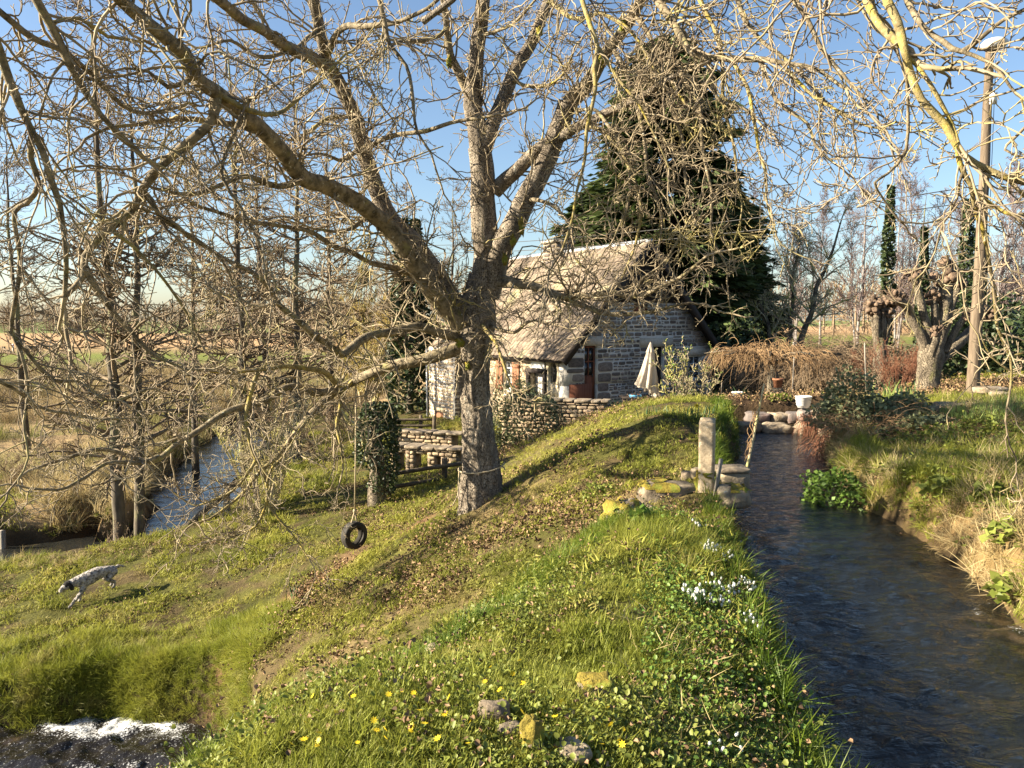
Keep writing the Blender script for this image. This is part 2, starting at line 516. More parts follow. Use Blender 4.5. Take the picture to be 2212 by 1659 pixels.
def water_mat(name, deep, shallow, sc, bump, streak=(1, 1, 1), rough=0.04, sand=0.60, fscale=22.0):
    m = bpy.data.materials.new(name)
    m.use_nodes = True
    N, Lk = m.node_tree.nodes, m.node_tree.links
    b = N['Principled BSDF']
    b.inputs['IOR'].default_value = 1.38
    g = N.new('ShaderNodeNewGeometry')
    mp = N.new('ShaderNodeMapping')
    mp.inputs['Scale'].default_value = streak
    Lk.new(g.outputs['Position'], mp.inputs[0])

    def noise(s_, d_, dist=0.0):
        q = N.new('ShaderNodeTexNoise')
        q.inputs['Scale'].default_value = s_
        q.inputs['Detail'].default_value = d_
        q.inputs['Roughness'].default_value = 0.62
        q.inputs['Distortion'].default_value = dist
        Lk.new(mp.outputs[0], q.inputs['Vector'])
        return q.outputs['Fac']

    def mixc(f, a, c):
        q = N.new('ShaderNodeMix')
        q.data_type = 'RGBA'
        for s_, v in ((q.inputs[6], a), (q.inputs[7], c)):
            if isinstance(v, tuple):
                s_.default_value = (*v, 1)
            else:
                Lk.new(v, s_)
        Lk.new(f, q.inputs[0])
        return q.outputs[2]
    r = N.new('ShaderNodeMapRange')
    r.inputs['From Min'].default_value = sand
    r.inputs['From Max'].default_value = sand + 0.14
    Lk.new(noise(0.9, 4), r.inputs['Value'])
    col = mixc(r.outputs[0], deep, shallow)
    at = N.new('ShaderNodeAttribute')
    at.attribute_name = 'foam'
    add_ = N.new('ShaderNodeMath')
    add_.operation = 'ADD'
    Lk.new(at.outputs['Fac'], add_.inputs[0])
    Lk.new(noise(fscale, 6, 0.4), add_.inputs[1])
    fr = N.new('ShaderNodeMapRange')
    fr.inputs['From Min'].default_value = 0.96
    fr.inputs['From Max'].default_value = 1.18
    Lk.new(add_.outputs[0], fr.inputs['Value'])
    col = mixc(fr.outputs[0], col, (0.80, 0.81, 0.82))
    Lk.new(col, b.inputs['Base Color'])
    rr = N.new('ShaderNodeMapRange')
    rr.inputs['To Min'].default_value = rough
    rr.inputs['To Max'].default_value = 0.6
    Lk.new(fr.outputs[0], rr.inputs['Value'])
    Lk.new(rr.outputs[0], b.inputs['Roughness'])
    bp = N.new('ShaderNodeBump')
    bp.inputs['Strength'].default_value = bump
    bp.inputs['Distance'].default_value = 0.05
    Lk.new(noise(sc, 5, 0.6), bp.inputs['Height'])
    Lk.new(bp.outputs[0], b.inputs['Normal'])
    return m
# ------------------------------------------------------------------ terrain
CTRL = np.array([
    # crest of the bank and its foot near the camera
    (0, 0, 0), (0, 2, -.10), (.6, 3, -.10), (1.2, 3, -.36), (1.65, 3, -.64), (.85, 4.1, -.17), (1.45, 4.1, -.40), (1.85, 4.1, -.64), (1.35, 6, -.34), (1.85, 6, -.46), (2.12, 6, -.66), (2.2, 8, -.62), (-1.2, 3.1, -.15), (-.9, 3.7, -.17), (-.3, 4.6, -.25), (.86, 7.4, -.40), (1.1, 5, -.25), (1.7, 5, -.46), (2.0, 5, -.66), (1.6, 8, -.40),
    (2.4, 9.5, -.45), (2.9, 12, -.28), (2.7, 14, -.08), (3.3, 17, -.15), (3.9, 20, -.40), (3.6, 14.5, -.3), (4.4, 18, -.3), (-1.4, 0, -.15), (1.5, 0, -.1), (-.80, 4.95, -1.05), (-1.45, 4.05, -1.05), (.36, 7.75, -1.02), (-.25, 6.35, -1.1), (.22, 6.0, -.33), (-1.75, 3.35, -.75), (.15, 4.0, -.2), (.9, 5.5, -.3),
    # slope falling to the lawn
    (-2.6, 3.6, -1.9), (-3.6, 5, -3.4), (-2.2, 6, -2.35), (-1.2, 7.4, -1.95), (-4.6, 7, -4.3), (-2.9, 8.5, -2.8), (-1.5, 10, -2.12), (-3, 10, -2.8), (.45, 8.3, -1.25), (.7, 11.5, -1.05),
    (-.4, 13.3, -1.42), (1.74, 15, -.62), (.96, 17, -1.2), (-1.6, 12, -2.0), (-4.4, 10.3, -3.5), (-4.2, 4.2, -3.8), (-3.5, 0, -2.2), (-6, 3, -4.0), (-6, 0, -4.0), (-3, -6, -2),
    # lawn
    (-7.1, 11.9, -3.72), (-5.2, 12.2, -3.55), (-7.7, 14.5, -3.6), (-10, 12.5, -3.8), (-4, 14, -3.05), (-2.85, 14, -2.72), (-3.1, 18, -2.82), (-1.3, 17, -2.3), (-3.1, 23, -2.75), (-6, 20, -3.25),
    (-6, 26, -3.1), (-8, 22, -3.5), (-3, 30, -2.7), (-5, 34, -2.9), (-1.5, 22.5, -2.55), (.3, 21, -1.75), (0, 26, -2.4), (-8, 40, -3.3),
    # terrace and garden behind
    (2.6, 24.0, -1.5), (3, 25.5, -1.55), (5, 26, -1.55), (8, 28, -1.55), (9, 32, -1.5), (5, 23.5, -1.25), (8, 22, -.7), (6.5, 19.5, -.35), (5, 38, -1.2), (10, 40, -1.1), (20, 42, -1.0),
    # right bank and garden on the right
    (4.6, 8, -.30), (5.5, 9, -.12), (6.4, 10, -.16), (7, 11.4, -.05), (8.8, 13.3, .22), (8.3, 14.6, -.08), (10.7, 16, .02), (10, 18, -.1), (13, 17, .1), (15, 25, -.2), (20, 14, .3), (20, 30, -.4),
    (3.95, 6, -.5), (5, 6, -.1), (6.5, 6.5, .02), (7, 3, .1), (5, 2, -.2), (8, 8.5, .16), (10, 0, .2), (15, 5, .4), (4.9, 10.6, -.45), (6.6, 14, -.12), (7.4, 16.4, -.1), (8.6, 18, -.1),
    # far left
    (-20, -6, -4), (-20, 6, -3.8), (-20, 13, -3.75), (-20, 22, -3.6), (-20, 33, -3.6), (-20, 43, -3.6), (-12, 28, -3.6), (-13, 36, -3.6), (-10, 6, -4.3), (-5.6, 8.6, -4.9), (-6.5, 7, -5.0), (-7.5, 9, -4.9), (-9, 8.6, -4.9), (-14, 14, -3.8), (-13, 22, -3.6), (-4, 43, -2.6),
])


def _tps_k(d2):
    return 0.5 * d2 * np.log(np.maximum(d2, 1e-9))


def _tps_fit(c, lam=0.02):
    n = len(c)
    X = c[:, :2]
    K = _tps_k(((X[:, None] - X[None]) ** 2).sum(-1)) + lam * np.eye(n)
    Pm = np.c_[np.ones(n), X]
    A = np.zeros((n + 3, n + 3))
    A[:n, :n] = K
    A[:n, n:] = Pm
    A[n:, :n] = Pm.T
    return np.linalg.solve(A, np.r_[c[:, 2], 0, 0, 0])


TPS = _tps_fit(CTRL)
LEAT_Z, RIVER_Z, BROOK_Z = -0.85, -4.40, -4.50
LY = np.array([-8, 0, 3, 4.3, 5.5, 5.9, 6.85, 7.7, 9.4, 11.3, 14, 16.5, 17.6])
LXL = np.array([1.7, 1.75, 1.75, 1.95, 2.2, 2.26, 2.42, 2.58, 2.9, 3.35, 4.35, 4.9, 4.7])
LXR = np.array([3.4, 3.2, 3.1, 3.2, 3.62, 3.8, 4.12, 4.22, 4.45, 4.6, 5.6, 7.0, 7.2])
RIVER = np.array([(-26, 17.4), (-18, 17.3), (-14, 17.6), (-11.2, 18.7), (-9.7, 20.4), (-9.7, 23), (-10.3, 26), (-11.2, 30), (-12.6, 36), (-14, 44)])
BROOK = np.array([(-14, 9.6), (-10, 10.1), (-7, 10.35), (-5.4, 10.45), (-4.6, 10.0), (-4.4, 9.0), (-4.9, 7.5), (-5.5, 5), (-6, 0)])


def seg_dist(x, y, pl):
    d = np.full(x.shape, 1e9)
    for (ax, ay), (bx, by) in zip(pl[:-1], pl[1:]):
        vx, vy = bx - ax, by - ay
        t = np.clip(((x - ax) * vx + (y - ay) * vy) / (vx * vx + vy * vy), 0, 1)
        d = np.minimum(d, np.hypot(x - ax - t * vx, y - ay - t * vy))
    return d


def sstep(a, b, x):
    t = np.clip((x - a) / (b - a), 0, 1)
    return t * t * (3 - 2 * t)


def base_h(x, y):
    xc = np.clip(x, -20, 20)
    yc = np.clip(y, -6, 43)
    out = np.zeros(x.shape)
    fl = (xc.ravel(), yc.ravel())
    n = len(CTRL)
    res = np.empty(fl[0].shape)
    for s in range(0, len(res), 20000):
        px, py = fl[0][s:s + 20000], fl[1][s:s + 20000]
        d2 = (px[:, None] - CTRL[None, :, 0]) ** 2 + (py[:, None] - CTRL[None, :, 1]) ** 2
        res[s:s + 20000] = _tps_k(d2) @ TPS[:n] + TPS[n] + TPS[n + 1] * px + TPS[n + 2] * py
    out = res.reshape(x.shape)
    return out


def height(x, y):
    x = np.asarray(x, float)
    y = np.asarray(y, float)
    sh = np.broadcast(x, y).shape
    x = np.broadcast_to(x, sh).astype(float)
    y = np.broadcast_to(y, sh).astype(float)
    z = base_h(x, y)
    near = np.clip(1 - np.hypot(x, y - 12) / 60, 0, 1)
    q = np.stack([x, y, np.zeros_like(x)], -1)
    z = z + near * (0.05 * fbm(q * 0.9) + 0.025 * fbm(q * 3.1 + 9))
    # terrace edge held by the retaining wall
    # channels
    c = (np.interp(y, LY, LXL) + np.interp(y, LY, LXR)) / 2
    hw = (np.interp(y, LY, LXR) - np.interp(y, LY, LXL)) / 2
    d = np.abs(x - c) - hw + 0.10 * vnoise(q * 1.3 + 40)
    w = 1 - sstep(0.0, np.where(x < c, 0.42, 0.55), d)
    w = w * (1 - sstep(18.1, 18.4, y))
    z = z * (1 - w) + np.minimum(z, LEAT_Z - 0.35) * w
    d = seg_dist(x, y, RIVER) + 0.35 * vnoise(q * 0.8 + 3)
    hw = np.where(x < -11.5, 1.9, 1.35)
    w = 1 - sstep(hw, hw + np.where(x < -11.5, 1.2, 0.5), d)
    z = z * (1 - w) + np.minimum(z, RIVER_Z - 0.4) * w
    d = seg_dist(x, y, BROOK) + 0.22 * vnoise(q * 1.1 + 13)
    w = 1 - sstep(0.75, 1.25, d)
    z = z * (1 - w) + np.minimum(z, BROOK_Z - 0.3) * w
    return z


def hz(x, y):
    return float(height(np.array([x]), np.array([y]))[0])


def axis(lo, hi, step, far, g=1.16):
    a = list(np.arange(lo, hi + 1e-6, step))
    s = step
    while a[-1] < far:
        s *= g
        a.append(a[-1] + s)
    s = step
    b = []
    x = lo
    while x > -far:
        s *= g
        x -= s
        b.append(x)
    return np.array(b[::-1] + a)


GX = axis(-12.5, 10, 0.14, 1500)
GY = axis(0.5, 27, 0.14, 1500)
GXX, GYY = np.meshgrid(GX, GY)
GZ = height(GXX, GYY)


def zone_colours(x, y, z):
    q = np.stack([x, y, np.zeros_like(x)], -1)
    n1, n2 = fbm(q * 0.6 + 5), fbm(q * 2.3 + 25)
    grass = np.array([0.085, 0.085, 0.022])
    earth = np.array([0.085, 0.06, 0.034])
    leafy = np.array([0.20, 0.145, 0.08])
    col = np.broadcast_to(grass, x.shape + (3,)).copy()

    def lay(w, c):
        nonlocal col
        w = np.clip(w, 0, 1)[..., None]
        col = col * (1 - w) + np.array(c) * w
    lay(sstep(0.0, 0.5, n2) * 0.8, earth)
    # leaf litter on the slope between crest and lawn
    sl = sstep(-3.0, -2.2, z) * (1 - sstep(-.75, -.3, z)) * sstep(6, 8, y) * (1 - sstep(19, 22, y)) * (x > -6) * (x < 3)
    lay(sl * (0.35 + 0.5 * n1), leafy)
    # trodden path across the lawn
    pth = seg_dist(x, y, np.array([(-4.6, 10.8), (-4.0, 12.2), (-3.3, 13.3), (-2.4, 14.2), (-1.6, 15.5)]))
    lay((1 - sstep(0.1, 0.42, pth + 0.15 * n2)) * 0.9, (0.20, 0.115, 0.065))
    lay((1 - sstep(0.2, 0.9, np.hypot(x + 2.9, y - 14.2) + 0.2 * n2)) * 0.8, (0.17, 0.105, 0.06))
    # right bank: dry
    rb = sstep(-0.2, 0.3, x - np.interp(y, LY, LXR)) * (1 - sstep(15, 17, y)) * (x < 12)
    lay(rb * (0.55 + 0.5 * n1), (0.27, 0.18, 0.085))
    lay(sstep(17.6, 18.5, y) * (x > 4.8) * (y < 23), (0.065, 0.042, 0.026))
    # marsh and fields beyond the river
    far = sstep(-9.5, -11.5, -(-x)) if False else ((x < -10.6) & (y > 20)) | (y > 45)
    far = far.astype(float)
    lay(far * (y > 8), (0.30, 0.215, 0.115))
    lay(far * sstep(0.0, 0.6, n1) * 0.6, (0.17, 0.17, 0.05))
    lay(far * sstep(72, 78, y) * (1 - sstep(116, 118, y)), (0.17, 0.20, 0.045))
    lay(far * sstep(84, 90, y) * (1 - sstep(98, 104, y)) * 0.7, (0.13, 0.13, 0.045))
    lay(far * sstep(128, 130, y) * (1 - sstep(138, 140, y)), (0.26, 0.26, 0.27))
    lay(far * sstep(142, 145, y) * (1 - sstep(300, 306, y)), (0.46, 0.30, 0.16))
    lay(far * sstep(305, 310, y), (0.17, 0.21, 0.07))
    # stream beds and cut banks
    lay(sstep(LEAT_Z + 0.12, LEAT_Z - 0.1, z) if False else (z < LEAT_Z + 0.1) * (np.abs(x - np.interp(y, LY, (LXL + LXR) / 2)) < 1.6) * (y < 17.8), (0.055, 0.04, 0.022))
    lay((1 - sstep(-4.15, -3.9, z)) * (y > 5), (0.06, 0.042, 0.024))
    return col


def build_ground():
    ny, nx = GXX.shape
    V = np.stack([GXX, GYY, GZ], -1).reshape(-1, 3)
    i, j = np.meshgrid(np.arange(ny - 1), np.arange(nx - 1), indexing='ij')
    a = (i * nx + j).ravel()
    Q = np.stack([a, a + 1, a + nx + 1, a + nx], -1)
    me = mesh_np('ground', V, Q, None, ground_mat(), True)
    c = zone_colours(GXX, GYY, GZ).reshape(-1, 3)
    at = me.color_attributes.new('zone', 'FLOAT_COLOR', 'POINT')
    at.data.foreach_set('color', np.c_[c, np.ones(len(c))].astype(np.float32).ravel())
    add('ground', me, kind='structure', label='grassy bank, sloping lawn and fields beyond the river')


build_ground()


def water_grid(name, rows, z, m, amp, fs, label, nacross, flow_dir=None, seed=0, flow=(1, 1), foamf=None):
    """rows: (k,2,2) left and right edge points; the surface is heaped into small waves across the flow"""
    rows = np.asarray(rows, float)
    t = np.linspace(0, 1, nacross)[None, :, None]
    xy = rows[:, None, 0] * (1 - t) + rows[:, None, 1] * t
    q = np.concatenate([xy * np.array(flow), np.zeros(xy.shape[:2] + (1,))], -1)
    rid = 1 - np.abs(fbm(q * fs + seed, 3))
    h = amp * (rid * 1.1 + 0.6 * fbm(q * fs * 2.3 + seed + 5, 2) + 0.5 * vnoise(q * fs * .35 + 3))
    if callable(foamf):
        f, k_ = foamf(xy, q, rid)
        h = h * k_
    else:
        f = np.zeros(h.shape)
    V = np.concatenate([xy, (z + h)[..., None]], -1)
    k, n = V.shape[:2]
    i, j = np.meshgrid(np.arange(k - 1), np.arange(n - 1), indexing='ij')
    a = (i * n + j).ravel()
    me = mesh_np(name, V.reshape(-1, 3), np.stack([a, a + 1, a + n + 1, a + n], -1), None, m, True)
    at = me.attributes.new('foam', 'FLOAT', 'POINT')
    at.data.foreach_set('value', f.astype(np.float32).ravel())
    add(name, me, kind='structure', label=label)
    return V


def leat_foam(xy, q, rid):
    y = xy[..., 1]
    rough = sstep(11, 6.5, y)
    patch = sstep(.15, .8, vnoise(q * np.array([.8, .8, 1]) + 9)) * sstep(7.2, 6.0, y) * sstep(3.4, 4.6, y)
    f = patch * (rid - .5) * 1.35
    return np.clip(f, 0, .62), .25 + .75 * rough


leat_mat = water_mat('leat_water', (0.008, 0.009, 0.008), (0.09, 0.06, 0.028), 7.5, 0.9, (1.0, 1.5, 1), sand=0.60, fscale=30)
yy = np.arange(-6, 18.2, 0.035)
rows = np.stack([np.stack([np.interp(yy, LY, LXL) - 0.35, yy], -1), np.stack([np.interp(yy, LY, LXR) + 0.4, yy], -1)], 1)
LEATV = water_grid('leat_water', rows, LEAT_Z, leat_mat, 0.030, 2.1, 'dark rippled mill stream reflecting the blue sky', 66, seed=3, flow=(0.9, 1.5), foamf=leat_foam)


def strip_rows(pl, hw, step=0.12, near=None):
    pl = np.asarray(pl, float)
    p3 = np.c_[pl, np.zeros(len(pl))]
    c, _ = smooth_path(p3, np.zeros(len(pl)), step)
    t = nrm(np.gradient(c, axis=0))
    n = np.stack([-t[:, 1], t[:, 0]], -1)
    return np.stack([c[:, :2] - n * (near or hw), c[:, :2] + n * hw], 1)


def brook_foam(xy, q, rid):
    band = sstep(-.35, .5, fbm(q * np.array([.5, 1.6, 1]) + 7, 3))
    return np.clip(.36 + .30 * band * rid, 0, .66), np.ones(rid.shape)


river_mat = water_mat('river_water', (0.018, 0.018, 0.016), (0.07, 0.055, 0.03), 3.0, 0.5, sand=0.62)
water_grid('river_water', strip_rows(RIVER, 2.3, 0.2), RIVER_Z, river_mat, 0.02, 1.5, 'small river winding along the far edge of the lawn', 24, seed=8)
brook_mat = water_mat('brook_water', (0.014, 0.012, 0.010), (0.07, 0.048, 0.028), 8.0, 0.4, sand=0.62, fscale=34)
BROOKV = water_grid('brook_water', strip_rows(BROOK, 1.25, 0.035, 3.2), BROOK_Z, brook_mat, 0.055, 2.2, 'shallow tumbling brook below the cut lawn edge', 110, seed=21, foamf=brook_foam)
# ------------------------------------------------------------------ ground cover (uncountable)
def blade_tuft(name, m, n, h, w, lean, g, curve=0.5, spread=0.05, nseg=3):
    V, Q, T = [], [], []
    for _ in range(n):
        a = g.random() * 2 * PI
        b = g.random() * 2 * PI
        hh = h * (0.55 + 0.6 * g.random())
        ww = w * (0.7 + 0.6 * g.random())
        l = lean * (0.3 + g.random())
        p = np.r_[np.cos(b), np.sin(b), 0] * spread * np.sqrt(g.random())
        d = np.r_[np.cos(a), np.sin(a), 0]
        s = np.r_[-np.sin(a), np.cos(a), 0]
        base = len(V)
        for i in range(nseg):
            t = i / nseg
            c = p + d * (l * hh * (t ** (1 + curve))) + np.r_[0, 0, hh * (t - 0.35 * l * t * t) - 0.01]
            wv = ww * (1 - 0.55 * t) / 2
            V += [c - s * wv, c + s * wv]
        V.append(p + d * l * hh + np.r_[0, 0, hh * (1 - 0.35 * l)])
        for i in range(nseg - 1):
            k = base + 2 * i
            Q.append([k, k + 1, k + 3, k + 2])
        k = base + 2 * (nseg - 1)
        T.append([k, k + 1, k + 2])
    return mesh_np(name, V, Q, T, m)


def leaf_patch(name, m, n, size, spread, h, g, cup=0.2, tilt=0.5):
    """low leaves on short stalks, each a bent hexagon"""
    V, Q = [], []
    for _ in range(n):
        a = g.random() * 2 * PI
        p = np.r_[g.normal(0, spread, 2), h * g.random()]
        s = size * (0.6 + 0.7 * g.random())
        t1 = nrm(np.r_[np.cos(a), np.sin(a), g.normal(0, tilt)])
        t2 = nrm(np.cross(np.r_[g.normal(0, tilt * .5, 2), 1], t1))
        up = np.cross(t1, t2)
        k = len(V)
        V += [p, p + t1 * s * .35 + t2 * s * .42 + up * s * cup, p + t1 * s * .8 + t2 * s * .35 + up * s * cup, p + t1 * s,
              p + t1 * s * .8 - t2 * s * .35 + up * s * cup, p + t1 * s * .35 - t2 * s * .42 + up * s * cup]
        Q += [[k, k + 1, k + 2, k + 3], [k, k + 3, k + 4, k + 5]]
    return mesh_np(name, V, Q, None, m)


def scatter(name, pts, variants, smin, smax, label, tilt=0.25, g=rng, scl=None, parent=None):
    pts = np.asarray(pts, np.float32)
    n = len(pts)
    if n == 0:
        return
    src = bpy.data.collections.new(name + '_source')
    for i, me in enumerate(variants):
        src.objects.link(bpy.data.objects.new('%s_blades' % name, me))
    me = bpy.data.meshes.new(name)
    me.vertices.add(n)
    me.vertices.foreach_set('co', pts.ravel())
    rot = np.c_[g.normal(0, tilt, n), g.normal(0, tilt, n), g.random(n) * 2 * PI].astype(np.float32)
    s = (smin + (smax - smin) * g.random(n)) if scl is None else scl * (smin + (smax - smin) * g.random(n))
    for nm, ty, arr in (('rot', 'FLOAT_VECTOR', rot.ravel()), ('scl', 'FLOAT', s.astype(np.float32))):
        a = me.attributes.new(nm, ty, 'POINT')
        a.data.foreach_set('vector' if ty == 'FLOAT_VECTOR' else 'value', arr)
    a = me.attributes.new('var', 'INT', 'POINT')
    a.data.foreach_set('value', g.integers(0, len(variants), n).astype(np.int32))
    o = add(name, me, parent, kind='stuff', label=label)
    ng = bpy.data.node_groups.new(name + '_nodes', 'GeometryNodeTree')
    ng.interface.new_socket('Geometry', in_out='INPUT', socket_type='NodeSocketGeometry')
    ng.interface.new_socket('Geometry', in_out='OUTPUT', socket_type='NodeSocketGeometry')
    N, L = ng.nodes, ng.links
    gi, go = N.new('NodeGroupInput'), N.new('NodeGroupOutput')
    ip = N.new('GeometryNodeInstanceOnPoints')
    ci = N.new('GeometryNodeCollectionInfo')
    ci.inputs['Collection'].default_value = src
    ci.inputs['Separate Children'].default_value = True
    ci.inputs['Reset Children'].default_value = True

    def na(nm, ty):
        q = N.new('GeometryNodeInputNamedAttribute')
        q.data_type = ty
        q.inputs['Name'].default_value = nm
        return q.outputs['Attribute']
    L.new(gi.outputs[0], ip.inputs['Points'])
    L.new(ci.outputs[0], ip.inputs['Instance'])
    ip.inputs['Pick Instance'].default_value = True
    L.new(na('var', 'INT'), ip.inputs['Instance Index'])
    L.new(na('rot', 'FLOAT_VECTOR'), ip.inputs['Rotation'])
    L.new(na('scl', 'FLOAT'), ip.inputs['Scale'])
    L.new(ip.outputs[0], go.inputs[0])
    md = o.modifiers.new('scatter', 'NODES')
    md.node_group = ng
    return o


def in_view(x, y, z, margin=0.12):
    u = x / np.maximum(y, 0.1) / 0.6624
    return (y > 0.8) & (np.abs(u) < 1 + margin + 0.6 / np.maximum(y, .5))


def sample(n, x0, x1, y0, y1, keep, g=rng):
    x = x0 + (x1 - x0) * g.random(n)
    y = y0 + (y1 - y0) * g.random(n)
    z = height(x, y)
    k = in_view(x, y, z) & keep(x, y, z)
    return np.c_[x, y, z][k]


def leat_off(x, y):
    return np.maximum(np.interp(y, LY, LXL) - x, x - np.interp(y, LY, LXR))


def n2(x, y, s, o=0.0):
    return fbm(np.stack([x * s, y * s, np.full_like(x, o)], -1), 2)


g = np.random.default_rng(21)
tuftN = [blade_tuft('near_tuft', M['grass'], 20, 0.06, 0.0050, 0.9, g) for _ in range(3)]
tuftL = [blade_tuft('lush_tuft', M['lush'], 22, 0.24, 0.007, 0.9, g, spread=0.06, nseg=4) for _ in range(3)]
tuftY = [blade_tuft('long_tuft', M['grass'], 24, 0.26, 0.007, 0.9, g, spread=0.06, nseg=4) for _ in range(3)]
tuftT = [blade_tuft('lawn_tuft', M['turf'], 20, 0.05, 0.010, 1.2, g, spread=0.11, nseg=2) for _ in range(3)]
tuftD = [blade_tuft('dry_tuft', M['dry_grass'], 24, 0.30, 0.007, 1.1, g, spread=0.07, nseg=4) for _ in range(3)]
cel = [leaf_patch('celandine_leaves', M['lime_leaf'], 16, 0.017, 0.05, 0.045, g, tilt=.6) for _ in range(3)]
celg = [leaf_patch('weed_leaves', M['green_leaf'], 10, 0.019, 0.055, 0.05, g) for _ in range(3)]
lit = [leaf_patch('fallen_leaves', M['litter'], 8, 0.042, 0.15, 0.03, g, cup=.45, tilt=0.8) for _ in range(3)]
litn = [leaf_patch('fallen_leaves', M['litter'], 6, 0.02, 0.09, 0.02, g, cup=.5, tilt=0.9) for _ in range(3)]
straw = [blade_tuft('straw', M['dry_grass'], 7, 0.05, 0.0035, 2.4, g, spread=0.10, nseg=3) for _ in range(3)]

# bank in front of the camera, crest between slope and mill stream
left_bank = lambda x, y, z: (leat_off(x, y) > 0.0) & (x < np.interp(y, LY, LXL)) & (z > -1.3)
shade_side = lambda x, y: sstep(1.1, 0.2, np.interp(y, LY, LXL) - x)


def dens(pts, f, g=rng):
    return pts[g.random(len(pts)) < f(pts[:, 0], pts[:, 1], pts[:, 2])]


p = sample(80000, -3.2, 3.2, 1.8, 8.5, lambda x, y, z: left_bank(x, y, z))
p = dens(p, lambda x, y, z: np.clip(0.55 + 0.55 * n2(x, y, 1.7), 0.08, 1) * np.clip(1.5 - y / 8, .3, 1))
scatter('bank_grass', p, tuftN, 0.6, 1.25, 'short bright grass on the sunny near bank')
p = sample(24000, -2.6, 2.6, 1.8, 7.5, lambda x, y, z: left_bank(x, y, z) & (z > -1.0))
p = dens(p, lambda x, y, z: np.clip(0.6 + 0.7 * n2(x, y, 1.3, 4) - 0.12 * np.maximum(y - 3.5, 0), 0, 1) * (1 - 0.6 * shade_side(x, y)))
scatter('celandine_cover', p, cel, 0.7, 1.4, 'small round celandine leaves covering the near bank', tilt=0.35)
p = sample(9000, -1.0, 3.0, 1.8, 8, lambda x, y, z: left_bank(x, y, z) & (np.interp(y, LY, LXL) - x < 1.2))
scatter('weed_cover', p, celg, 0.7, 1.3, 'dark green weeds on the shaded stream bank', tilt=0.4)
p = sample(7000, -3.2, 2.8, 1.8, 9.0, lambda x, y, z: left_bank(x, y, z) & (n2(x, y, 1.5, 11) > -0.05))
scatter('bank_litter', p, litn, 0.6, 1.3, 'dry brown leaves lying among the bank grass', tilt=0.4)
p = sample(3000, -0.4, 3.0, 1.8, 7.0, lambda x, y, z: left_bank(x, y, z) & (np.interp(y, LY, LXL) - x < 1.3) & (n2(x, y, 1.2, 3) > -0.1))
scatter('bank_straw', p, straw, 0.6, 1.4, 'bleached dead grass stalks on the stream bank', tilt=0.5)
# lush fringe hanging over the mill stream
p = sample(9000, 0.8, 5.4, 1.8, 17, lambda x, y, z: (np.interp(y, LY, LXL) - x > -0.12) & (np.interp(y, LY, LXL) - x < 0.55) & (z > LEAT_Z + .08))
p = dens(p, lambda x, y, z: np.clip(0.6 + 0.6 * n2(x, y, 1.1, 8), 0.1, 1))
scatter('stream_edge_grass', p, tuftL, 0.6, 1.15, 'long dark grass fringing the mill stream', tilt=0.35)
# shoulder tussocks
sh = np.array([(-1.5, 3.0), (-.95, 3.75), (-.35, 4.65), (.3, 6.1), (.8, 7.4), (1.3, 8.3)])
p = sample(26000, -2.4, 2.2, 2.4, 9, lambda x, y, z: seg_dist(x, y, sh) < 0.28)
p = dens(p, lambda x, y, z: np.clip(0.0 + 0.9 * n2(x, y, 0.9, 30), 0, 1))
scatter('shoulder_grass', p, tuftL, 0.3, 0.7, 'bright green tussocks along the shoulder of the bank', tilt=0.35)
p = sample(5000, 0.9, 3.0, 5.5, 9.4, lambda x, y, z: left_bank(x, y, z))
p = dens(p, lambda x, y, z: np.clip(0.05 + 0.9 * n2(x, y, 1.2, 50), 0, 1))
scatter('ridge_grass', p, tuftY, 0.3, 0.75, 'sunny long grass on the ridge before the concrete post', tilt=0.35)
# slope and crest
not_water = lambda x, y, z: (leat_off(x, y) > 0.02) & (seg_dist(x, y, RIVER) > 1.7) & (seg_dist(x, y, BROOK) > 1.05)
trod = lambda x, y: np.clip(np.minimum(seg_dist(x, y, np.array([(-4.6, 10.8), (-4.0, 12.2), (-3.3, 13.3), (-2.4, 14.2), (-1.6, 15.5)])), np.hypot(x + 2.9, y - 14.2) - .3) / 0.5, 0.05, 1)
p = sample(60000, -6, 4.8, 4.5, 24, lambda x, y, z: not_water(x, y, z) & (x < np.interp(y, LY, LXL)) & (z > -2.9) & (y > 4.5 + 0 * x))
p = dens(p, lambda x, y, z: np.clip(0.5 + 1.2 * n2(x, y, 2.6, 60), 0.05, 1) * np.clip(9.0 / y, .35, 1) * trod(x, y))
scatter('slope_grass', p, tuftT, 0.5, 1.5, 'mossy grass on the slope below the crest', tilt=0.4)
p = sample(26000, -5.5, 4, 8.0, 22, lambda x, y, z: not_water(x, y, z) & (x < np.interp(y, LY, LXL) - .6) & (z > -3.0))
p = dens(p, lambda x, y, z: np.clip(0.22 + 0.9 * n2(x, y, 0.9, 70), 0.0, 1) * sstep(-.15, -.7, z) * np.clip(9.0 / y, .3, 1))
scatter('slope_litter', p, lit, 0.6, 1.2, 'fallen walnut leaves scattered on the slope', tilt=0.4)
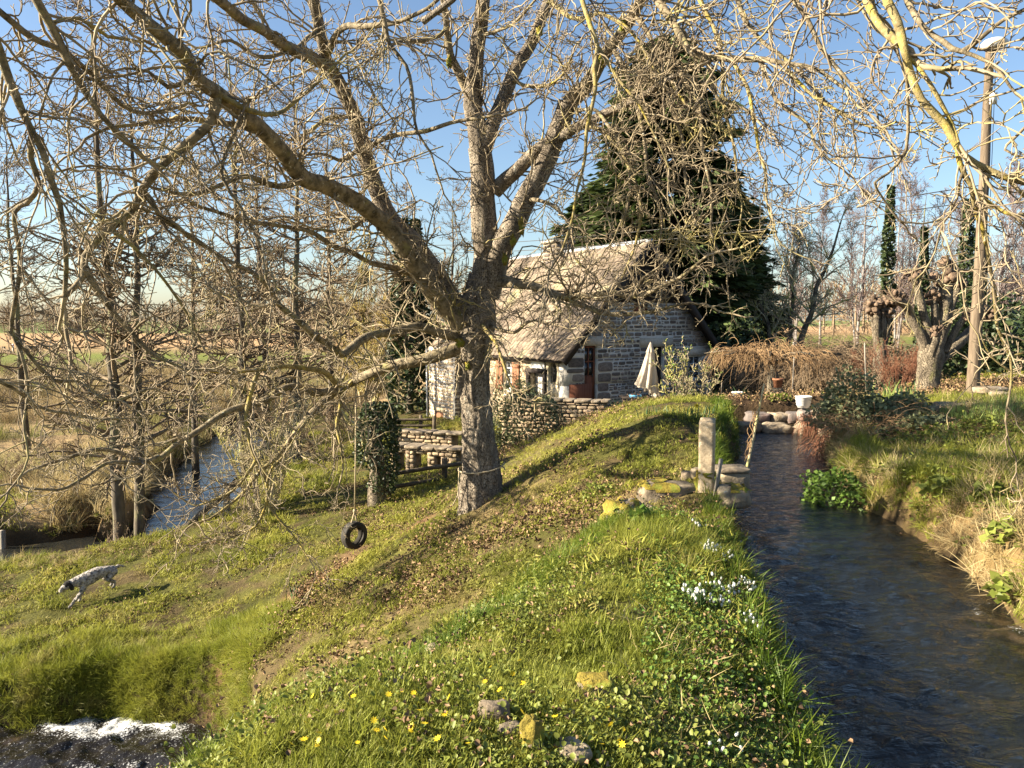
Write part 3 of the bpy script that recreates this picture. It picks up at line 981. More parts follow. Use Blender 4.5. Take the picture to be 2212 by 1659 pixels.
# lawn
p = sample(90000, -17, 3, 10, 34, lambda x, y, z: not_water(x, y, z) & (x < np.interp(y, LY, LXL)) & (z < -2.3) & (z > -4.2))
p = dens(p, lambda x, y, z: np.clip(0.5 + 1.3 * n2(x, y, 2.0, 90), 0.04, 1) * np.clip(12.5 / y, .25, 1) * trod(x, y))
scatter('lawn_grass', p, tuftT, 0.65, 1.35, 'trodden mossy grass of the lower lawn', tilt=0.35, scl=np.clip(p[:, 1] / 14, 1, 1.7) * np.clip(1 + .7 * n2(p[:, 0], p[:, 1], 1.3, 91), .55, 1.7))
p = sample(14000, -12, 3, 10, 22, lambda x, y, z: not_water(x, y, z) & (x < np.interp(y, LY, LXL)) & (z < -2.3) & (z > -4.0))
p = dens(p, lambda x, y, z: np.clip(0.05 + 0.8 * n2(x, y, 0.8, 95), 0.0, 1))
scatter('lawn_litter', p, lit, 0.5, 1.0, 'brown leaves strewn over the lower lawn', tilt=0.3)
bare = lambda x, y: 1 - .85 * np.clip(np.exp(-((x - 6.7) ** 2 + (y - 11.4) ** 2) / 1.6) + np.exp(-((x - 5.1) ** 2 + (y - 8.9) ** 2) / .5) + .8 * np.exp(-((x - 4.9) ** 2 + (y - 6.6) ** 2) / .35), 0, 1)
p = sample(30000, -7.6, -3.6, 9.6, 12.6, lambda x, y, z: (seg_dist(x, y, BROOK) > 0.72) & (seg_dist(x, y, BROOK) < 1.35) & (z > BROOK_Z + .1) & (y > 9.8))
scatter('brook_face_grass', p[g.random(len(p)) < .5], tuftY, 0.35, 0.7, 'grass clinging to the steep face above the brook', tilt=0.7)
# brook bank overhang
p = sample(40000, -12, -3.4, 9.0, 13.2, lambda x, y, z: (seg_dist(x, y, BROOK) > 0.75) & (seg_dist(x, y, BROOK) < 2.2) & (y > np.interp(x, BROOK[:4, 0], BROOK[:4, 1])))
p = dens(p, lambda x, y, z: np.clip(0.35 + 0.8 * n2(x, y, 1.3, 99), 0.05, 1))
scatter('brook_bank_grass', p, tuftY, 0.45, 0.95, 'shaggy grass hanging over the brook bank', tilt=0.5)
# right bank
rbank = lambda x, y, z: (x > np.interp(y, LY, LXR) + 0.02) & (z > LEAT_Z + .08)
p = sample(30000, 2.9, 12, 3.5, 16.5, rbank)
p = dens(p, lambda x, y, z: np.clip(0.25 + 0.75 * n2(x, y, 0.8, 110) + 0.25 * sstep(6.2, 9, x) + .25 * sstep(-.2, .3, z), 0.04, 1) * np.clip(8 / y, .4, 1) * bare(x, y))
scatter('right_bank_grass', p, tuftY, 0.5, 1.05, 'sunlit yellow green grass on the right bank', tilt=0.4)
p = sample(9000, 2.9, 12, 3.5, 16.5, rbank)
p = dens(p, lambda x, y, z: np.clip(0.1 + 0.9 * n2(x, y, 0.9, 130), 0, 1))
scatter('right_bank_straw', p, tuftD, 0.5, 1.0, 'bleached straw on the right bank', tilt=0.5)
p = sample(9000, 3.2, 10, 5, 16.5, rbank)
p = dens(p, lambda x, y, z: np.clip(0.35 + 0.8 * n2(x, y, 1.1, 140), 0.1, 1) * np.clip(sstep(9.5, 6.5, x) + 1.2 * (1 - bare(x, y)), 0, 1))
scatter('right_bank_litter', p, lit, 0.4, 0.9, 'dead brown leaves on the bare right bank', tilt=0.5)
p = sample(5000, 3.0, 9, 3.5, 12, rbank)
p = dens(p, lambda x, y, z: np.clip(0.0 + 1.0 * n2(x, y, 0.9, 150), 0, 1))
scatter('right_bank_weeds', p, [leaf_patch('weed_leaves', M['lime_leaf'], 12, 0.05, 0.09, 0.10, g) for _ in range(3)], 0.6, 1.3, 'broad lime green weeds on the right bank', tilt=0.4)
# fringe hanging from the right bank over the water
p = sample(26000, 2.6, 7.5, 3.2, 16, lambda x, y, z: (x - np.interp(y, LY, LXR) > -.08) & (x - np.interp(y, LY, LXR) < 0.8) & (z > LEAT_Z + .06))
k_ = n2(p[:, 0], p[:, 1], 0.9, 200) > .05
kk = g.random(len(p)) < np.clip(.30 + .5 * n2(p[:, 0], p[:, 1], 1.8, 201), .03, .8)
scatter('right_edge_straw', p[k_ & kk], tuftD, 0.5, 1.0, 'pale straw hanging over the right edge of the mill stream', tilt=0.7)
scatter('right_edge_grass', p[~k_ & kk], tuftY, 0.5, 0.95, 'yellow green grass hanging over the right edge of the mill stream', tilt=0.7)
# garden ground behind the stream
p = sample(14000, 2.5, 22, 17, 40, lambda x, y, z: (z > -1.6) & ((y > 18) | (x > 7)))
p = dens(p, lambda x, y, z: np.clip(0.4 + 0.7 * n2(x, y, 0.6, 160), 0.1, 1) * np.where((y < 23) & (x > 5), .35, 1))
scatter('garden_grass', p, tuftT, 1.2, 2.0, 'grass of the garden behind the stream', tilt=0.35)
p = sample(2200, 5, 14, 18.4, 23, lambda x, y, z: z > -1.6)
scatter('garden_litter', p, lit, 0.7, 1.4, 'brown leaf litter on the garden bed', tilt=0.4)
# river banks and marsh
p = sample(24000, -24, -5, 16, 34, lambda x, y, z: (seg_dist(x, y, RIVER) > 1.0) & (seg_dist(x, y, RIVER) < 3.6) & (z > RIVER_Z + .05))
p = dens(p, lambda x, y, z: np.clip(0.4 + 0.7 * n2(x, y, 0.8, 170), 0.05, 1))
scatter('river_bank_grass', p, tuftY + tuftD[:2], 0.45, 1.0, 'rough yellow grass on the river banks', tilt=0.5)
reedm = [blade_tuft('reed', M['reed'], 16, 0.9, 0.016, 0.7, g, spread=0.25, nseg=3) for _ in range(3)]
p = sample(60000, -75, -9, 19, 76, lambda x, y, z: (seg_dist(x, y, RIVER) > 2.2) & (x < -10.4) | (y > 46))
p = dens(p, lambda x, y, z: np.clip(0.42 + 0.9 * n2(x, y, 0.16, 180), 0.0, 1))
scatter('marsh_reeds', p, reedm, 0.6, 1.3, 'brown marsh grass beyond the river', tilt=0.3, scl=np.clip(p[:, 1] / 34, 0.8, 1.5))
p = sample(9000, -22, -8.8, 19, 30, lambda x, y, z: (seg_dist(x, y, RIVER) > 1.6) & (seg_dist(x, y, RIVER) < 6) & (z > RIVER_Z + .1) & (x < -10.3))
p = dens(p, lambda x, y, z: np.clip(0.5 + 0.9 * n2(x, y, 0.4, 185), 0.0, 1))
scatter('pale_tussocks', p, tuftD, 1.2, 2.6, 'pale bleached tussocks beyond the river', tilt=0.4)
# ------------------------------------------------------------------ the walnut tree
def limb(pts, w0, w1, crook=0.05, seed=0, step=0.12):
    """traced limb: (X, Y, depth) points, widths in pixels of the 2212 px photograph at both ends"""
    xyz = np.array([P(*q) for q in pts])
    d = np.array([q[2] for q in pts], float)
    w = np.linspace(w0, w1, len(pts))
    r = wid(w, d) / 2
    return smooth_path(xyz, r, step, crook, seed)


# trunk with real furrows
tr_pts = [(1042, 1085, 13.15), (1040, 1050, 13.15), (1037, 1000, 13.15), (1033, 940, 13.15), (1027, 860, 13.15), (1024, 800, 13.15), (1024, 745, 13.1), (1030, 690, 13.1), (1036, 640, 13.1), (1042, 590, 13.1)]
tr_w = [108, 92, 80, 71, 65, 65, 70, 78, 66, 50]
xyz = np.array([P(*q) for q in tr_pts])
rr = np.array([wid(w, 13.1) / 2 for w in tr_w])
xyz[0, 2] = min(xyz[0, 2], hz(xyz[0, 0], xyz[0, 1])) - 0.5
xyz[0, :2] = xyz[1, :2] + 0.02
path, rad = smooth_path(xyz, rr, 0.022, 0.03, 1)


def bark_tube(path, rad, s, depth, furrow=9.0, seed=0):
    V, Q = tubes(path[None], rad[None], s)
    m = len(path)
    V = V.reshape(m, s, 3)
    a = np.arange(s) * 2 * PI / s
    z = np.cumsum(np.r_[0, np.linalg.norm(np.diff(path, axis=0), axis=1)])
    Z, A = np.meshgrid(z, a, indexing='ij')
    q = np.stack([np.cos(A) * furrow * 0.55, np.sin(A) * furrow * 0.55, Z * furrow * 0.34], -1) + seed
    n = np.abs(vnoise(q)) * 0.7 + np.abs(vnoise(q * 2.1 + 5)) * 0.4
    q2 = np.stack([np.cos(A) * 1.2, np.sin(A) * 1.2, Z * 0.9], -1) + seed
    n = (n - 0.3) * depth + vnoise(q2) * rad[:, None] * 0.10
    dirn = nrm(V - path[:, None])
    V = V + dirn * n[..., None]
    return V.reshape(-1, 3), Q


walnut = thing('walnut_tree', (P(1040, 1050, 13.15)[0], 13.15, hz(P(1040, 1050, 13.15)[0], 13.15)), 'huge bare walnut tree with spreading lichened limbs rising from the slope', 'tree')
W0 = Vector(walnut.location)


def wadd(name, me, **k):
    return add(name, me, walnut, loc=-W0, **k)


# root flare
zb = path[:, 2] - path[:, 2].min()
V, Q = bark_tube(path, rad, 72, 0.065)
Vr = V.reshape(len(path), 72, 3)
ang = np.arange(72) * 2 * PI / 72
flare = np.clip(1 - zb / 1.1, 0, 1)[:, None] ** 2 * (0.12 + 0.16 * np.maximum(0, np.sin(ang * 3 + 0.7))[None] + 0.10 * np.maximum(0, np.cos(ang * 2))[None])
Vr += nrm(Vr - path[:, None]) * flare[..., None] * 0.5
wadd('trunk', mesh_np('trunk', Vr.reshape(-1, 3), Q, None, M['bark'], True))

LIMBS = []   # path, radius, twig density factor, droop


def L_(pts, w0, w1, m='limb', crook=0.05, dens=1.0, droop=-0.02, big=False, sides=10):
    pa, ra = limb(pts, w0, w1, crook, len(LIMBS))
    if big:
        V, Q = bark_tube(pa, ra, 36, min(0.03, ra.mean() * 0.13), 9.0, len(LIMBS))
        me = mesh_np('branch', V, Q, None, M[m], True)
    else:
        V, Q = tubes(pa[None], (ra * (1 + 0.16 * vnoise(pa * 6)))[None], sides)
        me = mesh_np('branch', V, Q, None, M[m], True)
    wadd('branch', me)
    LIMBS.append((pa, ra, dens, droop))


# central leader and its forks
L_([(1036, 660, 13.1), (1050, 570, 13.1), (1047, 460, 13.1), (1042, 380, 13.05), (1037, 320, 13)], 62, 47, 'bark', .03, 0.3, big=True)
L_([(1037, 330, 13), (1020, 230, 13), (1023, 180, 12.9), (1034, 80, 12.7), (1046, -10, 12.5), (1056, -120, 12.3), (1050, -260, 12)], 44, 16, 'bark', .04, 0.8, big=True)
L_([(1040, 345, 13), (1066, 265, 13), (1100, 170, 13.1), (1150, 85, 13.2), (1185, 0, 13.4), (1210, -110, 13.6), (1260, -240, 13.8)], 34, 14, 'bark', .04, 0.9, big=True)
L_([(1018, 215, 13), (990, 160, 12.9), (970, 120, 12.8), (965, 67, 12.7), (960, 17, 12.6), (945, -80, 12.3), (930, -200, 12)], 22, 9, 'limb', .04, 1.1)
# great right limb
L_([(1052, 640, 13.1), (1076, 550, 13), (1100, 500, 12.9), (1133, 430, 12.8), (1172, 355, 12.7), (1203, 285, 12.6), (1228, 220, 12.5)], 52, 38, 'bark', .03, 0.4, big=True)
L_([(1226, 225, 12.5), (1262, 190, 12.4), (1290, 150, 12.3), (1322, 100, 12.2), (1368, 30, 12), (1400, -30, 11.8), (1450, -130, 11.4), (1530, -230, 10.9)], 34, 14, 'limb', .04, 1.0, big=True)
L_([(1068, 412, 13.1), (1095, 385, 13), (1122, 366, 12.9), (1168, 325, 12.7), (1218, 295, 12.5), (1262, 268, 12.2), (1330, 236, 11.8), (1400, 200, 11.4), (1470, 160, 11)], 36, 10, 'bark', .04, 1.0, big=True)
# left limbs
L_([(1006, 690, 13.1), (960, 620, 13), (917, 553, 12.9), (880, 512, 12.8), (847, 477, 12.6), (804, 400, 12.4), (780, 317, 12.2), (764, 250, 12), (737, 190, 11.7), (712, 140, 11.4), (690, 70, 11), (670, -20, 10.6), (640, -120, 10.2)], 44, 18, 'bark', .04, 0.8, big=True)
L_([(1002, 710, 13.05), (940, 640, 12.8), (884, 553, 12.4), (822, 478, 12), (770, 435, 11.5), (737, 412, 11.2), (690, 395, 10.7), (660, 387, 10.4), (612, 330, 9.9), (567, 287, 9.5), (510, 240, 9.1), (467, 200, 8.7), (423, 167, 8.3), (400, 117, 7.9), (350, 77, 7.5), (300, 33, 7.1), (257, -10, 6.8), (200, -90, 6.3)], 40, 27, 'limb', .03, 1.0, big=True)
L_([(960, 640, 13), (900, 598, 12.8), (860, 580, 12.6), (800, 562, 12.2), (740, 540, 11.7), (690, 510, 11.3), (620, 490, 10.9), (533, 477, 10.4), (470, 455, 10), (400, 440, 9.6)], 16, 6, 'limb', .05, 1.3)
L_([(1010, 752, 13.1), (975, 757, 13), (910, 776, 13), (863, 786, 13), (807, 804, 13.2), (763, 820, 13.6), (730, 845, 13.6), (690, 880, 13.4), (640, 930, 13.2)], 30, 11, 'limb', .05, 1.0, big=True)
L_([(1006, 735, 13.1), (960, 722, 12.8), (900, 710, 12.5), (830, 716, 12), (780, 728, 11.6), (737, 770, 11.2), (700, 740, 10.9), (667, 710, 10.6), (607, 660, 10.2), (583, 626, 9.9), (533, 580, 9.5), (483, 553, 9.2), (420, 520, 8.8)], 22, 8, 'limb', .05, 1.1)
# right lower boughs
L_([(1056, 600, 13.1), (1086, 601, 12.9), (1163, 620, 12.4), (1224, 647, 12), (1284, 668, 11.7), (1357, 683, 11.4), (1405, 678, 11.2), (1440, 668, 11.1), (1477, 656, 11)], 15, 6, 'limb', .04, 0.9)
L_([(1056, 612, 13.1), (1110, 612, 12.7), (1163, 621, 12.3), (1215, 645, 12), (1269, 643, 11.6), (1320, 636, 11.2), (1375, 640, 10.9), (1450, 610, 10.5), (1520, 560, 10.1)], 22, 6, 'limb', .05, 1.2)
# foreground limbs on the left
L_([(700, 140, 11.4), (560, 60, 9.5), (420, -40, 8.2), (250, -120, 7.4), (60, -160, 6.8)], 26, 14, 'limb', .05, 0.6)
L_([(-40, 20, 6.4), (0, 105, 6.6), (20, 167, 6.7), (47, 233, 6.8), (70, 277, 6.9), (93, 327, 7), (110, 393, 7.1), (127, 443, 7.2), (142, 553, 7.3), (140, 640, 7.4)], 20, 9, 'limb', .03, 0.9, -0.08)
L_([(66, -40, 7), (80, 0, 7), (110, 50, 7.1), (143, 127, 7.2), (173, 187, 7.3), (213, 247, 7.4), (253, 287, 7.6), (300, 330, 7.9)], 22, 10, 'limb', .03, 1.0, -0.05)
L_([(467, 200, 8.7), (460, 257, 8.7), (417, 300, 8.6), (343, 360, 8.5), (307, 407, 8.4), (277, 457, 8.3), (233, 493, 8.2), (187, 555, 8.1), (184, 600, 8.1), (145, 640, 8)], 23, 12, 'limb', .03, 0.9, -0.05)
L_([(-30, 0, 6.6), (50, 67, 6.9), (90, 90, 7), (140, 113, 7.2), (200, 170, 7.5), (290, 240, 7.9), (380, 230, 8.3)], 15, 7, 'limb', .04, 1.0, -0.04)
L_([(70, 280, 6.9), (66, 340, 7), (84, 400, 7.1), (60, 440, 7.1), (34, 460, 7.1), (40, 553, 7.1), (30, 636, 7.1), (20, 713, 7.2), (43, 760, 7.2), (60, 830, 7.3), (53, 890, 7.3)], 13, 6, 'limb', .03, 0.8, -0.08)
L_([(183, 580, 8.1), (213, 626, 8.2), (253, 683, 8.3), (283, 720, 8.4), (323, 763, 8.5), (380, 790, 8.6)], 15, 6, 'limb', .03, 1.0, -0.05)
L_([(20, 715, 7.2), (62, 770, 7.3), (110, 826, 7.5), (170, 825, 7.7), (215, 852, 7.9), (260, 862, 8.2), (320, 840, 8.5)], 9, 5, 'limb', .04, 0.9, -0.05)
L_([(-30, 810, 7), (0, 830, 7.1), (77, 873, 7.5), (167, 890, 7.9), (233, 903, 8.3), (300, 900, 8.7)], 8, 4, 'limb', .04, 0.9, -0.04)
# low dark limb sweeping left over the river
L_([(735, 842, 13.5), (680, 850, 13), (620, 838, 12.6), (560, 870, 12.2), (500, 886, 11.9), (433, 926, 11.6), (383, 956, 11.3), (343, 986, 11.1), (300, 990, 10.9), (220, 968, 10.5), (150, 985, 10.1), (90, 1010, 9.8)], 18, 7, 'limb', .05, 1.0, -0.03)
L_([(343, 986, 11.1), (300, 1003, 10.8), (230, 1000, 10.4), (180, 1030, 10), (120, 1060, 9.6), (60, 1060, 9.3)], 11, 5, 'limb', .05, 1.0, -0.03)
# yellow lichen cascade by the hazel
for k, (pts, w0, w1) in enumerate([
    ([(735, 840, 13.5), (700, 800, 13), (640, 790, 12.6), (560, 800, 12.2), (500, 810, 11.9), (455, 800, 11.7), (420, 840, 11.5)], 13, 5),
    ([(560, 800, 12.2), (540, 850, 12), (530, 900, 11.9), (540, 960, 11.8), (560, 1000, 11.8), (575, 1060, 11.7), (560, 1120, 11.7), (535, 1150, 11.6), (480, 1165, 11.5)], 10, 4),
    ([(555, 990, 11.8), (530, 1030, 11.7), (490, 1070, 11.6), (420, 1090, 11.5), (370, 1060, 11.5)], 8, 3),
    ([(573, 1080, 11.7), (600, 1120, 11.7), (640, 1170, 11.6), (665, 1210, 11.5)], 7, 3),
    ([(575, 1050, 11.7), (585, 1010, 11.7), (620, 980, 11.6), (650, 930, 11.6)], 7, 3),
    ([(640, 930, 13.2), (600, 980, 12.9), (540, 1040, 12.5), (470, 1110, 12.1), (420, 1130, 11.9)], 11, 4),
    ([(763, 820, 13.6), (735, 860, 13.4), (728, 910, 13.2), (738, 960, 13), (745, 1000, 13)], 9, 4),
]):
    L_(pts, w0, w1, 'limb_yellow', .05, 1.2, -0.06)
# hanging middle branches
L_([(1230, -90, 10.6), (1257, 0, 10.2), (1277, 60, 10), (1291, 100, 9.9), (1284, 150, 9.8), (1287, 193, 9.8), (1267, 283, 9.7), (1264, 333, 9.7), (1247, 417, 9.6), (1241, 467, 9.6), (1217, 535, 9.6)], 11, 5, 'limb_yellow', .02, 0.9, -0.08)
L_([(1291, 100, 9.9), (1331, 160, 9.8), (1371, 213, 9.7), (1410, 290, 9.6), (1440, 360, 9.5)], 8, 4, 'limb_yellow', .03, 1.0, -0.08)
L_([(810, -40, 9.6), (834, 50, 9.6), (844, 93, 9.6), (881, 140, 9.6), (891, 187, 9.6), (894, 240, 9.6), (902, 285, 9.6), (930, 330, 9.6)], 10, 5, 'limb', .03, 0.9, -0.05)
L_([(700, 130, 11.4), (740, 60, 10.6), (790, 55, 10.2), (850, 45, 9.9), (900, 20, 9.6), (960, -20, 9.4)], 15, 7, 'limb', .05, 0.8)
L_([(1000, -30, 8.6), (977, 0, 8.7), (914, 47, 8.9)], 13, 16, 'bark', .01, 0.0)
L_([(780, 330, 12.2), (830, 300, 11.9), (880, 290, 11.6), (940, 275, 11.4), (1010, 262, 11.2), (1060, 250, 11)], 12, 6, 'limb', .04, 1.0)
L_([(847, 477, 12.6), (800, 470, 12), (740, 495, 11.5), (680, 500, 11.2)], 14, 5, 'limb', .05, 1.0)
L_([(660, 387, 10.4), (600, 400, 10), (540, 385, 9.7), (480, 402, 9.4), (410, 418, 9), (340, 400, 8.7)], 16, 6, 'limb', .05, 1.0)
L_([(567, 287, 9.5), (500, 270, 9.2), (420, 256, 8.9), (340, 262, 8.6), (260, 272, 8.3), (190, 300, 8)], 15, 6, 'limb', .05, 1.0)
L_([(423, 167, 8.3), (360, 190, 8), (320, 160, 7.8), (270, 155, 7.6)], 11, 5, 'limb', .05, 1.0)
L_([(467, 200, 8.7), (540, 240, 8.9), (600, 245, 9.1), (650, 210, 9.3), (735, 130, 9.6)], 12, 6, 'limb_yellow', .03, 1.0)
# high boughs arching to the right, drooping at their tips
L_([(1400, -30, 11.8), (1440, 30, 11.2), (1475, 80, 10.8), (1501, 113, 10.5), (1581, 127, 10.2), (1640, 128, 9.9), (1690, 137, 9.6), (1760, 150, 9.3), (1830, 190, 9)], 19, 7, 'limb', .03, 1.3, -0.06)
L_([(1530, -230, 10.9), (1640, -200, 9.6), (1760, -150, 8.4), (1850, -60, 7.6), (1901, 60, 7), (1945, 100, 6.7)], 22, 16, 'limb_yellow', .03, 0.8, -0.04)
L_([(1760, -150, 8.4), (1860, -110, 7.4), (1918, 0, 6.8), (1941, 50, 6.7), (1955, 110, 6.6), (1968, 157, 6.6), (1991, 213, 6.5), (2041, 267, 6.5), (2068, 317, 6.4), (2108, 353, 6.4), (2168, 380, 6.3), (2212, 391, 6.3), (2280, 420, 6.2)], 20, 13, 'limb_yellow', .015, 0.8, -0.04)
L_([(1958, 120, 6.6), (1980, 140, 6.6), (2008, 177, 6.5), (2035, 227, 6.5), (2056, 270, 6.5), (2070, 310, 6.4)], 9, 8, 'limb_yellow', .015, 0.6, -0.04)
L_([(1860, -110, 7.4), (1930, -70, 6.9), (1961, 0, 6.6), (1995, 57, 6.4), (2035, 87, 6.3), (2075, 110, 6.2), (2128, 73, 6.1), (2168, 43, 6), (2230, 14, 5.9)], 14, 8, 'limb', .015, 0.8)
L_([(2070, 108, 6.2), (2135, 133, 6.1), (2175, 167, 6), (2201, 200, 6), (2260, 240, 5.9)], 8, 5, 'limb', .02, 0.8)
L_([(2068, 317, 6.4), (2075, 360, 6.4), (2101, 410, 6.4), (2141, 443, 6.4), (2191, 463, 6.3), (2240, 450, 6.3)], 12, 8, 'limb_yellow', .015, 0.8)
L_([(2098, 405, 6.4), (2108, 460, 6.5), (2121, 500, 6.5), (2137, 576, 6.6), (2147, 641, 6.7), (2153, 705, 6.7), (2179, 770, 6.8), (2184, 834, 6.8)], 10, 5, 'limb_yellow', .015, 0.5, -0.05)
L_([(2180, 800, 6.8), (2140, 770, 6.8), (2120, 735, 6.8)], 5, 3, 'limb_yellow', .015, 0.4)
L_([(2180, 775, 6.8), (2215, 760, 6.8), (2250, 772, 6.8)], 6, 4, 'limb_yellow', .015, 0.4)
L_([(1958, 160, 6.6), (1961, 233, 6.7), (1958, 327, 6.8), (1918, 377, 6.8), (1888, 397, 6.8), (1905, 430, 6.9), (1941, 477, 6.9), (1968, 481, 6.9)], 7, 4, 'limb', .015, 0.7)
L_([(2080, 372, 6.4), (2075, 395, 6.4), (2071, 427, 6.5), (2035, 483, 6.5), (2021, 540, 6.6)], 7, 4, 'limb', .02, 0.7)
L_([(2168, 380, 6.3), (2190, 400, 6.3), (2215, 425, 6.3)], 9, 7, 'limb_yellow', .015, 0.6)
L_([(2240, 250, 6), (2190, 300, 6.1), (2170, 325, 6.1), (2215, 345, 6.1), (2250, 350, 6.1)], 7, 4, 'limb', .02, 0.7)
for k, (pts, w0, w1) in enumerate([
    ([(1581, 127, 10.2), (1610, 190, 10), (1631, 253, 9.8), (1641, 327, 9.7), (1655, 367, 9.6), (1655, 427, 9.6), (1671, 470, 9.5)], 9, 4),
    ([(1520, 118, 10.4), (1540, 170, 10.3), (1552, 215, 10.2), (1610, 240, 10), (1635, 258, 9.9)], 10, 5),
    ([(1640, 128, 9.9), (1680, 210, 9.6), (1740, 270, 9.4), (1760, 310, 9.3), (1800, 350, 9.2), (1815, 362, 9.2)], 9, 4),
    ([(1690, 137, 9.6), (1740, 190, 9.4), (1790, 230, 9.2), (1850, 270, 9), (1900, 285, 8.8)], 8, 4),
    ([(1530, -230, 10.9), (1570, -60, 10.6), (1600, 30, 10.4), (1640, 90, 10.2), (1700, 130, 9.9), (1770, 200, 9.6), (1830, 260, 9.4)], 13, 5),
    ([(1640, -200, 9.6), (1690, -40, 9.4), (1740, 40, 9.2), (1790, 120, 9), (1840, 170, 8.9), (1880, 230, 8.8)], 13, 5),
    ([(1450, -130, 11.4), (1500, -30, 11), (1540, 60, 10.8), (1560, 140, 10.6), (1565, 220, 10.5), (1590, 330, 10.4), (1600, 420, 10.4)], 12, 4),
    ([(1370, 30, 12), (1420, 110, 11.6), (1440, 200, 11.3), (1470, 300, 11.1), (1480, 400, 11), (1500, 480, 10.9)], 11, 4),
    ([(1322, 100, 12.2), (1360, 180, 11.8), (1390, 280, 11.5), (1400, 380, 11.3), (1430, 470, 11.2), (1425, 540, 11.1)], 11, 4),
    ([(1262, 268, 12.2), (1320, 300, 11.7), (1370, 380, 11.3), (1385, 460, 11.1), (1370, 540, 11), (1345, 600, 11)], 10, 4),
    ([(1240, 235, 12.5), (1300, 250, 11.9), (1350, 330, 11.5), (1360, 430, 11.2), (1330, 520, 11.1)], 9, 4),
    ([(1470, 160, 11), (1510, 230, 10.8), (1520, 320, 10.6), (1540, 420, 10.5), (1535, 500, 10.4), (1560, 560, 10.4)], 9, 4),
    ([(1185, 0, 13.4), (1240, 40, 12.8), (1300, 30, 12.2), (1370, 80, 11.6), (1430, 160, 11.2), (1480, 230, 10.9)], 11, 5),
    ([(1133, 430, 12.8), (1190, 440, 12.2), (1230, 500, 11.8), (1240, 560, 11.6), (1290, 600, 11.4)], 9, 4),
    ([(1370, 640, 10.9), (1390, 600, 10.8), (1440, 560, 10.7), (1490, 470, 10.6)], 7, 3),
    ([(1100, 170, 13.1), (1160, 190, 12.6), (1215, 170, 12.2), (1240, 120, 11.9)], 9, 4),
    ([(1034, 80, 12.7), (1090, 60, 12.2), (1130, 30, 11.8), (1170, -20, 11.4)], 8, 4),
    ([(965, 67, 12.7), (920, 90, 12.2), (860, 95, 11.7), (800, 130, 11.2), (760, 150, 10.9)], 10, 4),
    ([(764, 250, 12), (700, 260, 11.4), (640, 300, 10.9), (600, 290, 10.6)], 10, 4),
    ([(690, 70, 11), (620, 110, 10.2), (560, 120, 9.7), (500, 90, 9.2), (440, 110, 8.8)], 11, 5),
    ([(780, 317, 12.2), (740, 350, 11.6), (690, 330, 11.1), (620, 350, 10.6)], 10, 4),
    ([(1024, 690, 13.1), (1060, 720, 12.5), (1085, 770, 12.1), (1100, 830, 11.9), (1120, 860, 11.8)], 10, 4),
    ([(1060, 705, 12.9), (1110, 720, 12.3), (1150, 690, 11.9), (1190, 700, 11.6)], 9, 4),
    ([(540, 210, 9), (500, 300, 8.8), (480, 380, 8.7), (520, 440, 8.7), (560, 520, 8.8), (575, 600, 8.9)], 10, 4),
    ([(110, 50, 7.1), (170, 40, 7.2), (230, 80, 7.4), (300, 90, 7.6), (345, 130, 7.8)], 9, 5),
    ([(143, 127, 7.2), (110, 170, 7.1), (95, 215, 7), (80, 255, 7)], 7, 3),
    ([(307, 407, 8.4), (350, 470, 8.5), (420, 510, 8.7), (480, 560, 8.9), (520, 640, 9.1)], 10, 4),
    ([(233, 493, 8.2), (300, 540, 8.3), (350, 600, 8.4), (400, 680, 8.6), (430, 740, 8.7)], 9, 4),
]):
    L_(pts, w0, w1, 'limb' if k % 3 else 'limb_yellow', .05, 1.25, -0.06)

# twigs: three generations grown along every limb
st, dr, Ln, Rd, Gv = [], [], [], [], []
tg = np.random.default_rng(77)
for pa, ra, dens_, droop in LIMBS:
    if dens_ <= 0:
        continue
    seg = np.linalg.norm(np.diff(pa, axis=0), axis=1)
    tot = seg.sum()
    n = int(tot / 0.17 * dens_) + 1
    cum = np.r_[0, np.cumsum(seg)]
    t = np.sort(tg.random(n)) * tot
    i = np.clip(np.searchsorted(cum, t) - 1, 0, len(seg) - 1)
    f = ((t - cum[i]) / seg[i])[:, None]
    p0 = pa[i] * (1 - f) + pa[i + 1] * f
    tan = nrm(pa[i + 1] - pa[i])
    rnd = tg.normal(size=tan.shape)
    rnd[:, 2] += 0.25
    perp = nrm(rnd - (rnd * tan).sum(1, keepdims=True) * tan)
    a = (0.5 + 0.8 * tg.random(n))[:, None]
    st.append(p0)
    dr.append(np.cos(a) * tan + np.sin(a) * perp)
    Ln.append((0.45 + 1.25 * tg.random(n) ** 1.5) * np.clip(0.75 + 4 * ra[i], .7, 1.25))
    Rd.append(np.clip(ra[i] * 0.38, 0.008, 0.017))
    Gv.append(np.full(n, droop))
    # the limb's own tip keeps growing
    st.append(pa[-1:])
    dr.append(nrm(pa[-1:] - pa[-3:-2]))
    Ln.append(np.array([0.9]))
    Rd.append(np.clip(ra[-1:], .006, .03))
    Gv.append(np.array([droop]))
st, dr, Ln, Rd, Gv = map(np.concatenate, (st, dr, Ln, Rd, Gv))
keep = np.linalg.norm(st - np.array([0, 0, 1.65]), axis=1) > 4.6
st, dr, Ln, Rd, Gv = st[keep], dr[keep], Ln[keep], Rd[keep], Gv[keep]
L1 = grow(st, dr, Ln, 9, 0.24, 0.0, tg)
L1[:, :, 2] += Gv[:, None] * np.linspace(0, 1, 10)[None, :] ** 2 * Ln[:, None] * 4
R1 = taper(Rd, 10, 0.5)
s2, d2, l2, r2 = spawn(L1, R1, Ln, 5, 0.5, 1.25, 0.12, 0.22, 0.6, 0.62, 0.0062, tg, 0.15)
L2 = grow(s2, d2, l2, 5, 0.26, 0.0, tg)
R2 = taper(r2, 6, 0.7)
